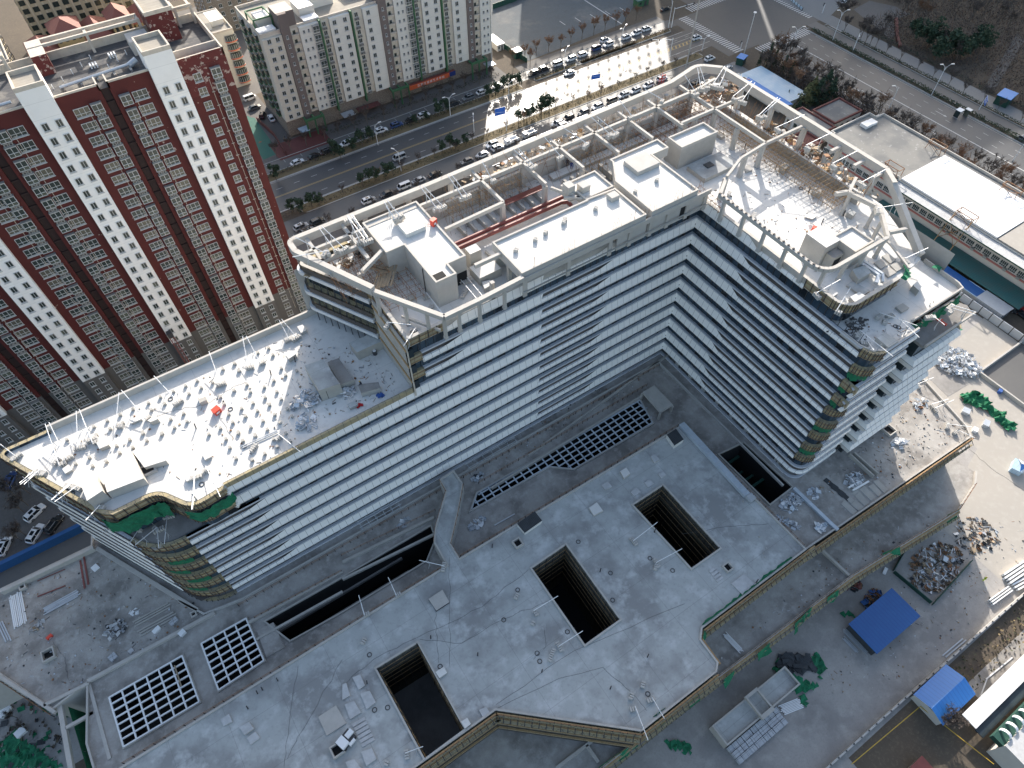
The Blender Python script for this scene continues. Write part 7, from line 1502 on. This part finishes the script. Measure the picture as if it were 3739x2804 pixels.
# =============== PEOPLE ======================================================
def person(label,x,y,z,rz,cloth,head,arm=0.3,lean=0):
    V=[(0,0,.95),(0,0,1.15),(0,lean*.3,1.38),(0,lean*.45,1.52),(0,lean*.5,1.66),(0,lean*.5,1.76),
       (-.1,0,.92),(-.12,.04,.5),(-.12,-.02,.08),(-.13,.14,.03),(.1,0,.92),(.13,-.05,.5),(.14,-.1,.08),(.15,.06,.03),
       (-.19,lean*.4,1.4),(-.27,arm*.2,1.14),(-.25,.12+arm*.4,.92),(-.25,.16+arm*.45,.83),(.19,lean*.4,1.4),(.27,0,1.13),(.25,.1,.9),(.25,.14,.81)]
    E_=[(0,1),(1,2),(2,3),(3,4),(4,5),(0,6),(6,7),(7,8),(8,9),(0,10),(10,11),(11,12),(12,13),(2,14),(14,15),(15,16),(16,17),(2,18),(18,19),(19,20),(20,21)]
    rr=[.15,.14,.16,.06,.1,.085,.1,.07,.05,.045,.1,.07,.05,.045,.07,.05,.04,.035,.07,.05,.04,.035]
    me=bpy.data.meshes.new('body'); me.from_pydata(V,E_,[]); o=bpy.data.objects.new('person',me); COL.objects.link(o); o.location=(x,y,z); o.rotation_euler=(0,0,rz)
    md=o.modifiers.new('skin','SKIN'); 
    for i,r in enumerate(rr): me.skin_vertices[0].data[i].radius=(r,r*.8 if i<3 else r)
    me.skin_vertices[0].data[0].use_root=True
    o.modifiers.new('sub','SUBSURF').levels=1; me.materials.append(MAT[cloth]); tagT(o,label,'person')
    b=MB(); cy=lean*.5
    for k in range(4):
        a0=math.pi/2*k/4;a1=math.pi/2*(k+1)/4; n=8
        for q in range(n):
            t0=2*math.pi*q/n;t1=2*math.pi*(q+1)/n; P=lambda a,t_: (.13*math.cos(a)*math.cos(t_),cy+.13*math.cos(a)*math.sin(t_),1.73+.12*math.sin(a)); b.face([P(a0,t0),P(a0,t1),P(a1,t1),P(a1,t0)],head)
    b.build('helmet' if head!='cloth_dark' else 'hair',parent=o)
    b=MB(); b.box(-.06,.06,cy+.085,cy+.115,1.62,1.72,'skin'); b.box(-.012,.012,cy+.116,cy+.13,1.65,1.69,'skin'); b.build('face',parent=o)
x,y=W(cr(452,375),ZT); person('person in dark work clothes standing left on the open roof bay',x,y,62.0-.1,2.4,'cloth_dark','cloth_dark'); x,y=W(cr(473,390),ZT); person('person in a dark blue jacket standing right of the other worker',x,y,61.9,2.6,'cloth_blue','cloth_dark',.6)
x,y=W(c9(1940,450),0); person('person in a yellow green safety vest standing beside the scrap pen',x,y,0,1,'hivis','helmet_yellow',.9,.2)
x,y=W(ck(1640,955),ZL+1); person('person with a yellow helmet working in the walled roof corner',x,y,ZL,1,'cloth_dark','helmet_yellow',1,.3)
x,y=W(c4(1580,0),0)
# =============== STREET FURNITURE =============================================
def lamp(label,f,base,h=9,rz=0,arms=2,r=.09,name='street_lamp',grp='street lamps along the roads',mt='white_paint'):
    x,y=W(f(*base)); t=thing(name,label,'street lamp',(x,y,0),rz,grp); b=MB(); b.rod((0,0,0),(0,0,h*.93),r*1.3,mt,6,r*.8); b.rod((0,0,0),(0,0,.5),r*2.2,'kerb',6); b.build('pole',parent=t)
    ds=[(1,0),(-1,0)][:arms]
    for (dx,dy) in ds:
        b=MB(); pts=[(0,0,h*.8),(.5*dx,0,h*.93),(1.5*dx,0,h)]; b.pipe(pts,r*.7,mt,5); la=b.build('lamp_arm',parent=t); b=MB(); b.ob((2.0*dx,0,h-.06),(1.1,.36,.16),0,'white_paint','lamp_glass'); b.build('lamp_head',parent=la)
for i,(f,p,h,rz,a) in enumerate([(c2,(230,935),8,0,1),(c2,(697,752),8,R(180),2),(c2,(380,1105),8,R(120),1),(c2,(1073,660),8,0,1),(c2,(1430,452),8.5,R(200),2),(c2,(1795,312),8.5,R(200),2),(c2,(2098,190),12,R(90),1),(c2,(850,865),6.5,R(60),2),(c3,(130,330),5.5,R(180),2),(c3,(970,265),12,R(150),2),(c3,(1605,620),12,R(150),2),(c3,(1310,750),11.5,R(150),1),(c3,(690,375),12,R(150),2),(c3,(2130,1040),12,R(150),1)]):
    lamp(f'{ordn(i)} white street lamp, counted along the road and then down the cross road',f,p,h,rz,a)
def mast(label,f,b_,h,r,mt='galvanised',name='mast',cat='mast',top=None):
    x,y=W(f(*b_)); t=thing(name,label,cat,(x,y,0)); b=MB(); b.rod((0,0,0),(0,0,h),r,mt,8,r*.7); b.build('pole',parent=t)
    if top: b=MB(); b.rod((0,0,h),(0,0,h+.25),top,'white_paint',10); b.build('lamp_ring',parent=t)
mast('tall grey steel mast rising out of the top of the picture',c3,(20,470),34,.30,'concrete')
mast('tall white high mast light by the junction crossing',c3,(402,345),15.5,.12,'white_paint','high_mast_light','street lamp',.6)
def gantry(label,f,base,h,L,rz,sign=None,mt='white_paint'):
    x,y=W(f(*base)); t=thing('signal_gantry' if not sign else 'road_sign',label,'traffic signal' if not sign else 'road sign',(x,y,0),rz); b=MB(); b.rod((0,0,0),(0,0,h),.14,mt,8,.1); b.rod((0,0,h-.6),(L,0,h),.09,mt,6); b.build('pole',parent=t)
    if sign:
        b=MB(); b.box(L-sign[0],L,-.06,.06,h-1.2,h-1.2+sign[1],'sign_blue'); b.box(L-sign[0]-.05,L+.05,-.04,.04,h-1.25,h-1.201,'white_paint'); b.box(L-sign[0]-.05,L+.05,-.04,.04,h-1.2+sign[1],h-1.15+sign[1],'white_paint'); b.build('sign_board',parent=t)
        b=MB()
        for k in range(3):
            xx=L-sign[0]*(.2+.3*k); zz=h-1.2+sign[1]*.25; b.box(xx-.08,xx+.08,-.09,-.061,zz,zz+sign[1]*.4,'white_letters'); b.face([(xx-.25,-.075,zz+sign[1]*.4),(xx+.25,-.075,zz+sign[1]*.4),(xx,-.075,zz+sign[1]*.58)],'white_letters')
        b.build('arrow_mark',parent=t)
    else:
        b=MB(); b.box(L-.3,L+.1,-.15,.15,h-.6,h+.4,'dark_steel'); b.box(L*.6,L*.6+.35,-.15,.15,h-.7,h+.1,'dark_steel'); b.build('signal_head',parent=t)
gantry('blue direction sign hanging over the shaded road edge',c2,(1058,845),8,4.2,R(170),(3.8,2.6)); gantry('small blue lane sign with white arrows on a grey pole over the sunlit road',c2,(1665,605),7.5,4.4,R(165),(3.4,1.7),'galvanised')
gantry('blue sign board over the cross road side lane',cu,(985,690),5,4,R(215),(3.6,2.0)); gantry('white signal arm over the far road arm',c2,(2120,178),8,9,R(-10)); gantry('white camera arm over the sunlit road',c2,(2110,360),7,8.5,R(155)); gantry('white signal gantry on the cross road island',c3,(1100,335),7.5,6.5,R(215)); gantry('white signal arm in front of the bare junction trees',c3,(655,400),8,8,R(25))
gantry('signal post at the near junction crossing',c3,(375,330),3.5,.6,R(80)); gantry('signal post on the far junction corner',c3,(905,85),3.5,.6,R(80))
t=thing('advert_tower','red lattice advertising tower by the parked cars near the roof beam','sign',(*W(c2(2050,560)),0)); b=MB()
for (x,y) in ((-.6,-.6),(.6,-.6),(.6,.6),(-.6,.6)): b.rod((x,y,0),(x,y,5),.09,'red_box')
for k in range(5): b.rod((-.6,-.6,k),(.6,-.6,k+1),.06,'red_box'); b.rod((-.6,.6,k),(-.6,-.6,k+1),.06,'red_box')
b.box(-.9,.9,-.75,-.65,3.4,5,'red_box'); b.box(-.5,.5,-.8,-.76,3.8,4.6,'white_letters'); b.build('lattice',parent=t)
t=thing('bus_shelter','white and grey bus shelter roofs beside the cross road lane','shelter',(*W(cu(870,690),2.3),0)); b=MB(); b.box(-1.2,1.2,-1,1,2.3,2.45,'white_paint'); b.box(2,3.6,-2.6,-.6,2.3,2.45,'galvanised'); b.build('shelter_roof',parent=t); b=MB(); b.box(-1.0,-.9,-.9,.9,0,2.3,'window_pane'); b.box(2.2,2.3,-2.4,-.8,0,2.3,'window_pane'); b.build('shelter_wall',parent=t)
# =============== TREES =========================================================
def bare_mesh(seed,h,r,twm,n=260):
    q=random.Random(seed); tr=MB(); cr_=MB(); tr.rod((0,0,0),(q.uniform(-.1,.1),q.uniform(-.1,.1),h*.42),.13,'bark',6,.09)
    tips=[]
    for k in range(7):
        a=6.283*k/7+q.uniform(-.3,.3); e=Vector((math.cos(a)*r*q.uniform(.5,.85),math.sin(a)*r*q.uniform(.5,.85),h*q.uniform(.72,1.0))); s=Vector((0,0,h*q.uniform(.3,.45))); tr.rod(s,e,.07,'bark',4,.025); tips.append((s,e))
        for j in range(3): 
            m=s.lerp(e,q.uniform(.4,.8)); e2=m+Vector((q.uniform(-1,1),q.uniform(-1,1),q.uniform(.3,1)))*r*.4; tr.rod(m,e2,.035,'bark',3,.012); tips.append((m,e2))
    for k in range(n):
        s,e=q.choice(tips); p=s.lerp(e,q.uniform(.45,1.05)); d=Vector((q.uniform(-1,1),q.uniform(-1,1),q.uniform(-.1,1.1))).normalized(); L=q.uniform(.35,.9)*r*.45; u=d.cross(Vector((q.random(),q.random(),q.random()))).normalized()*q.uniform(.012,.028)*(1+r*.2)
        cr_.face([p-u*1.5,p+u*1.5,p+d*L+u*.5,p+d*L-u*.5],twm)
    return tr,cr_
def leafy_mesh(seed,h,r,mts,n=420,z0=.28,cone=False,s0=.34):
    q=random.Random(seed); tr=MB(); cr_=MB(); tr.rod((0,0,0),(0,0,h*.55),.14,'bark',6,.07)
    cl=[]
    for k in range(11):
        a=q.uniform(0,6.283); u=q.random(); zz=h*(z0+(1-z0)*(.15+.7*u)); rr=r*(1-u if cone else 1)*q.uniform(.25,.75); cl.append((math.cos(a)*rr,math.sin(a)*rr,zz,r*q.uniform(.3,.5)*(1.05-u*.8 if cone else 1)))
        tr.rod((0,0,h*.4),cl[-1][:3],.04,'bark',3,.01)
    for k in range(n):
        c=q.choice(cl) if not cone or q.random()<.5 else None
        if cone and c is None:
            u=q.random()**1.3; a=q.uniform(0,6.283); rr=r*(1-u)*q.uniform(.7,1.0)+.05; p=Vector((math.cos(a)*rr,math.sin(a)*rr,h*(z0+(1-z0)*u)))
        else:
            d=Vector((q.gauss(0,1),q.gauss(0,1),q.gauss(0,1))).normalized()*c[3]*q.uniform(.6,1.05); p=Vector(c[:3])+d
        n_=Vector((q.gauss(0,1),q.gauss(0,1),q.gauss(.5,1))).normalized(); u_=n_.cross(Vector((q.random()-.5,q.random()-.5,q.random()+.1))).normalized(); v_=n_.cross(u_); s=s0*q.uniform(.5,1.2)
        cr_.face([p-u_*s,p+v_*s*.7,p+u_*s,p-v_*s*.7],q.choice(mts))
    return tr,cr_
TM={}
def tmesh(key,fn):
    if key not in TM:
        tr,cw=fn(); a=tr.build('trunk'); c=cw.build('crown'); TM[key]=(a.data,c.data); bpy.data.objects.remove(a); bpy.data.objects.remove(c)
    return TM[key]
def tree(name,label,x,y,key,fn,s=1,grp=None,z=0):
    a,c=tmesh(key,fn); t=thing(name,label,'tree' if 'shrub' not in name else 'shrub',(x,y,z),rnd.uniform(0,6.28),grp)
    for me,nm in ((a,'trunk'),(c,'crown')): o=bpy.data.objects.new(nm,me); COL.objects.link(o); o.parent=t
    t.scale=(s,s,s*rnd.uniform(.9,1.15))
def bare(label,x,y,s=1,grp='bare street trees',v=None,rust=False):
    v=rnd.randrange(4) if v is None else v; m='twig_rust' if rust else 'twig'
    tree('bare_tree',label,x,y,('b',v,m),lambda: bare_mesh(v+3,7,2.3,m,560),s,grp)
k=0
for i in range(30):   # far pavement, in front of the ivory block
    x=-20+5.7*i+rnd.uniform(-.6,.6)
    if 134<x<142: continue
    bare(f'bare thin tree on the far pavement, {ordn(i)} from the left',x,209.2+rnd.uniform(-.3,.3),.85+.1*rnd.random(),'bare trees on the far pavement',rust=x>140)
for i in range(12): x=141+5.6*i; bare(f'rusty leaved bare tree beside the gravel lot, {ordn(i)} from the left',x,214+rnd.uniform(-.5,.5)+.03*i,.8+.25*rnd.random(),'bare trees beside the gravel lot',rust=True)
for i in range(26):
    x=24+7.0*i; 
    bare(f'small bare tree in the near planter strip, {ordn(i)} from the left',x+rnd.uniform(-1,1),178.8+rnd.uniform(-.8,.8),.45+.2*rnd.random(),'small bare trees in the near planter',rust=rnd.random()<.5)
for i in range(24):
    x=20+7.6*i; bare(f'bare tree between the near lane and the walkway, {ordn(i)} from the left',x,166.5,.6+.1*rnd.random(),'bare trees beside the near lane')
n=0
for j in range(24):    # mass of bare trees along the cross road, site side
    for i in range(3):
        y=158-4.6*j+rnd.uniform(-1.2,1.2); x=216.5+4.6*i+rnd.uniform(-1.2,1.2)
        if 110<y<128 and x<219.5: continue
        bare(f'bare brown tree in the dense belt along the cross road, {ordn(n)} from the junction',x,y,1.0+.35*rnd.random(),'dense belt of bare trees on the site side of the cross road',rust=rnd.random()<.35); n+=1
n=0
for j in range(16):
    y=160-7*j; bare(f'bare plane tree on the far side pavement of the cross road, {ordn(j)} from the junction',264.6,y+rnd.uniform(-1,1),.75+.3*rnd.random(),'bare trees on the far pavement of the cross road')
for i in range(120):   # park
    x=rnd.uniform(276,372); y=rnd.uniform(62,225)
    if inside(x,y,[W(cu(960,620)),W(cu(1110,620)),W(cu(1300,250)),W(cu(1200,200))]) or (x<302 and y>158) : continue
    bare(f'leafless park tree, {ordn(n%89)} of the wood behind the cross road',x,y,.9+.6*rnd.random(),'leafless park wood',rust=rnd.random()<.2); n+=1
def fn_d(v,h=6,r=1.9,m=('leaf_dark',),**k): return lambda: leafy_mesh(v,h,r,list(m),**k)
for i,(x,y) in enumerate([(600,210),(640,250),(700,230),(760,270),(820,300),(880,330),(940,300),(1000,240),(1010,280),(860,290),(740,330),(560,620),(30,540)]):
    X,Y=W(cu(x,y),3) if i<11 else W(cu(x,y),3)
    if i>=11: continue
    tree('evergreen_tree',f'dark evergreen tree in the park wood, {ordn(i)} from the left',X,Y,('e',i%3),fn_d(20+i%3,8,3.0,('leaf_dark',),n=520,s0=.5),1.0+.2*rnd.random(),'dark evergreens in the park wood')
for i,(f,x,y,s) in enumerate([(c2,125,1150,.9),(c2,165,1125,1),(c2,215,1120,.9),(c2,270,1090,1),(c2,320,1080,.9),(c2,640,945,.85),(c2,692,920,1.1),(c2,745,920,.7),(c2,795,900,.8),(c2,1135,750,1),(c2,1190,730,.8),(c2,1235,715,.8),(c2,1285,680,1.25),(c2,1335,670,1.3),(c2,60,930,1),(c2,120,890,1.1),(c2,170,870,1),(c2,620,700,1.1),(c2,660,680,1),(c2,535,745,.7),(c2,945,585,1),(c2,985,570,1),(c2,1040,535,1.1),(c2,1080,525,1),(c2,1125,515,1.1),(c2,465,770,.7),(c1,1765,1110,1.1),(c1,2140,960,1.1),(c1,2190,985,.9),(c1,1870,1330,.9),(c1,1920,1325,1),(c1,2000,1290,1),(c1,2050,1280,.9)]):
    X,Y=W(f(x,y),2.8*s); tree('evergreen_tree',f'round dark evergreen roadside tree, {ordn(i)} of the clumps along the main road',X,Y,('r',i%3),fn_d(40+i%3,5.6,1.9,('leaf_dark','leaf_dark','leaf_bronze') if i%4==3 else ('leaf_dark',),n=460),s,'evergreen clumps along the main road')
for i,(x,y,s) in enumerate([(490,430,.9),(540,430,1.2),(580,440,1.2),(640,480,1.0),(690,500,1.0),(672,640,.6)]):
    X,Y=W(c3(x,y+10),0); tree('cypress_tree',f'narrow dark cypress by the pale blue shed, {ordn(i)} from the left',X,Y,('cy',0),fn_d(60,7.5,1.15,('leaf_dark',),n=420,z0=.05,cone=True,s0=.28),s,'narrow cypresses beside the pale blue shed')
for i,(x,y,s,m) in enumerate([(800,620,1.0,'leaf_olive'),(840,590,1.1,'leaf_olive'),(880,600,1.3,'leaf_dark'),(930,560,1.3,'leaf_dark'),(960,600,1.2,'leaf_dark'),(720,690,.6,'leaf_olive'),(760,670,.7,'leaf_dark')]):
    X,Y=W(c3(x,y),4); tree('cedar_tree',f'spreading cedar behind the grey courtyard house, {ordn(i)} from the left',X,Y,('ce',m),fn_d(70+(m=='leaf_dark'),8,3.2,(m,),n=700,z0=.12,cone=True,s0=.42),s,'cedars beside the courtyard house')
X,Y=W(c3(1040,90),4); tree('round_tree','large round bare crowned tree on the park square corner',X,Y,('big',),lambda: bare_mesh(99,8,4.2,'twig',900),1.15)
X,Y=W(c3(625,330),4); bare('large rusty bare tree in front of the junction',X,Y,1.5,'trees at the junction',rust=True)
for i,(x,y) in enumerate([(590,330),(700,330),(1200,230),(1270,250),(1180,180)]): X,Y=W(c3(x,y),4); bare(f'bare junction corner tree, {ordn(i)} of five',X,Y,1.2,'trees at the junction')
# shrubs at far left below the red tower and by the left tip
for i,(f,x,y,s) in enumerate([(c4,100,860,1.3),(c4,60,920,1.2),(c4,160,930,1.3),(c4,220,980,1.1),(c4,150,1010,1.2),(c4,250,1040,1.1),(cn,130,260,1.3),(cn,220,330,1.2),(cn,180,390,1.1),(cn,240,230,1.1),(cn,160,650,1.0),(cn,200,600,1.0)]):
    X,Y=W(f(x,y),1.5); bare(f'dense brown bush at the left below the tower, {ordn(i)} from the top',X,Y,.75*s,'brown bushes at the left edge',rust=False)
for i,(x,y) in enumerate([(60,790),(130,800),(30,860),(200,880)]): X,Y=W(c4(x,y),2); tree('evergreen_tree',f'dark leafy tree left of the tower foot, {ordn(i)} from the left',X,Y,('r',i%3),fn_d(40+i%3,5.6,1.9,('leaf_dark',),n=460),1.1,'leafy trees left of the tower foot')
# hedges: uncountable clipped ground cover
def hedge(label,x0,x1,y0,y1,h,mt,dens=22,z=.15,s0=.2):
    b=MB(); n=int((x1-x0)*(y1-y0)*dens)
    for k in range(n):
        p=Vector((rnd.uniform(x0,x1),rnd.uniform(y0,y1),z+h*rnd.random()**.6)); u=Vector((rnd.gauss(0,1),rnd.gauss(0,1),rnd.gauss(0,.6))).normalized()*s0; v=Vector((rnd.gauss(0,1),rnd.gauss(0,1),rnd.gauss(0,1))).normalized()*s0; b.face([p-u,p+v,p+u,p-v],rnd.choice(mt))
    stuff(b,'hedge',label,'hedge')
hedge('clipped brown hedge on the far planter of the main road',-30,134,199,201,.8,['twig','hedge_green'],10); hedge('dark hedge on the short road island',142,160.5,199.6,200.9,.9,['hedge_green','twig'],30); hedge('rusty dark hedge on the far road island near the junction',164,208,199.8,201.3,1.0,['twig_rust','hedge_green'],22)
hedge('green and dry ground cover in the near planter of the main road',60,204,177.5,180.6,.3,['hedge_green','dry_grass'],4); hedge('low brown hedge by the near lane',-20,60,177.5,180.6,.5,['twig','dry_grass'],4)
hedge('dark hedge on the cross road divider',255.2,257.6,-20,168,.9,['leaf_dark','hedge_green'],14,s0=.24); hedge('thin dark hedge by the cross road pavement',263.9,265.2,-20,160,.8,['leaf_dark','hedge_green'],18); hedge('dark hedge at the park edge',273.4,275,60,158,1.0,['leaf_dark','twig'],16)
hedge('brown undergrowth of the park wood',275,372,60,158,.9,['twig','twig','soil'],1.3,s0=.3); hedge('brown undergrowth of the wood at the upper right',303,372,158,225,.9,['twig','twig','soil'],1.3,s0=.3); hedge('undergrowth beneath the bare belt along the cross road',214,227,50,158,1.2,['twig','twig','soil'],3.0,s0=.26)
hedge('dark planted beds at the foot of the red tower',-45,25,122,131,.35,['leaf_dark','soil','twig'],2.2,s0=.25); hedge('low planted bed along the ivory block',60,133,210.5,212.8,.6,['twig','hedge_green'],5)
hedge('dark weeds beyond the lower right yard wall',88,135,-22,-17,.5,['twig','dry_grass','hedge_green'],2.5,s0=.25)
for i,(x,y,s) in enumerate([(1700,1330,.8),(1660,1290,.7),(1640,1340,.7)]): X,Y=W(c9(x,y),1); bare(f'bare bush beside the bright blue shed, {ordn(i)} of three',X,Y-1,s,'bushes by the bright blue shed')
for i,(x,y) in enumerate([(690,1290),(560,1330),(1480,1250),(1560,1400)]): X,Y=W(c7(0,1200+i*100)); bare(f'scrubby bush in the lower left corner, {ordn(i)} from the top',X+1.5*i,Y,.5,'scrub in the lower left corner')

def thicket(label,reg,n,h,mts,w_=.06):
    b=MB()
    for k in range(n):
        x=rnd.uniform(reg[0],reg[1]);y=rnd.uniform(reg[2],reg[3]); z=rnd.random()**1.5*h; p=Vector((x,y,z)); d=Vector((rnd.gauss(0,1),rnd.gauss(0,1),rnd.gauss(.9,.6))).normalized()*rnd.uniform(.6,2.0); u=d.cross(Vector((rnd.random(),rnd.random(),rnd.random()))).normalized()*w_
        b.face([p-u,p+u,p+d+u*.3,p+d-u*.3],rnd.choice(mts))
    stuff(b,'thicket',label,'thicket')
thicket('leafless brown thicket of the park wood',(275,372,60,158),22000,4.5,['twig','twig','twig_rust']); thicket('leafless brown thicket at the upper right corner',(303,385,160,240),14000,4.5,['twig','twig','twig_rust']); thicket('leafless brown thicket in the belt along the cross road',(214.5,228.5,48,158),14000,4.5,['twig','twig','twig_rust'])
# fine litter on roofs and yard
def litter(label,f,pts,z,n,mts,s0=.08,s1=.34,par=None):
    P_=[W(f(*p),z) for p in pts]; x0=min(p[0] for p in P_);x1=max(p[0] for p in P_);y0=min(p[1] for p in P_);y1=max(p[1] for p in P_); b=MB(); k=0
    while k<n:
        x=rnd.uniform(x0,x1);y=rnd.uniform(y0,y1); k+=1
        if not inside(x,y,P_): continue
        s=rnd.uniform(s0,s1); m=rnd.choice(mts)
        if rnd.random()<.4: b.ob((x-x0,y-y0,.01),(s*2.4,.06,.05),rnd.uniform(0,3.14),m)
        else: b.ob((x-x0,y-y0,.01),(s,s*rnd.uniform(.4,1),rnd.uniform(.03,.2)),rnd.uniform(0,3.14),m,tilt=rnd.uniform(-.2,.2))
    o=b.build('litter',loc=(x0,y0,z),kind='stuff'); o['label']=label; o['category']='litter'; return o
LM=['concrete','dark_sheet','render_coat','rusty_steel','galvanised','wood']
litter('small litter over the left white roof',dd,[(60,990),(640,720),(860,830),(480,1050)],ZL,260,LM); litter('small litter in the shaded corner of the left white roof',ck,[(900,400),(1700,500),(2150,1000),(1400,1300),(900,1500)],ZL,320,LM)
litter('small litter and tools over the open bays of the top roof',dd,[(690,590),(1300,280),(1400,330),(820,640)],ZT,420,LM); litter('small litter over the right wing roof',dd,[(1540,400),(1620,280),(1880,480),(1900,560),(1760,600)],ZT,260,LM); litter('litter over the lower right terraces',ct,[(150,850),(600,760),(900,620),(640,900),(300,930)],57.9,220,LM)
litter('litter over the right podium roof',c6,[(800,1550),(1100,1300),(1500,850),(1850,1150),(1300,1500)],ZP,420,LM); litter('litter over the left podium roof',c7,[(20,560),(620,260),(1350,650),(330,1250),(20,1040)],ZP,380,LM); litter('litter along the strip under the long facade',c5,[(880,1480),(1950,820),(2050,650),(1300,1000),(600,1450)],ZP,260,LM)
litter('small litter on the right end of the main podium roof',dd,[(1480,960),(1720,1190),(1560,1350),(1540,1180),(1440,1040)],ZR,60,['concrete','render_coat'],.08,.25); litter('litter over the yard',c9,[(800,1200),(1300,600),(1700,100),(2206,50),(2206,500),(1300,1150)],0,420,LM); litter('litter on the lower deck',c9,[(250,950),(900,300),(1500,60),(1750,10),(1100,400),(300,960)],ZD,240,LM)
b=MB()
for k in range(170):
    x=rnd.uniform(24,101); b.rod((x,rnd.choice((83.8,86.0,79)),61.5),(x+rnd.uniform(-.2,.2),rnd.uniform(79,87),rnd.uniform(63.5,68)),.03,'rusty_steel',3)
for k in range(130):
    y=rnd.uniform(46,84); b.rod((101.6,y,61.5),(101.6+rnd.uniform(-1,3),y,rnd.uniform(63.5,67)),.03,'rusty_steel',3)
for k in range(36):
    x=rnd.uniform(42,79); b.rod((x,60.9,66.5),(x+rnd.uniform(-.3,.3),60.9,rnd.uniform(67.2,68.8)),.03,'rusty_steel',3)
bp(b,'rebar_row',kind='stuff')
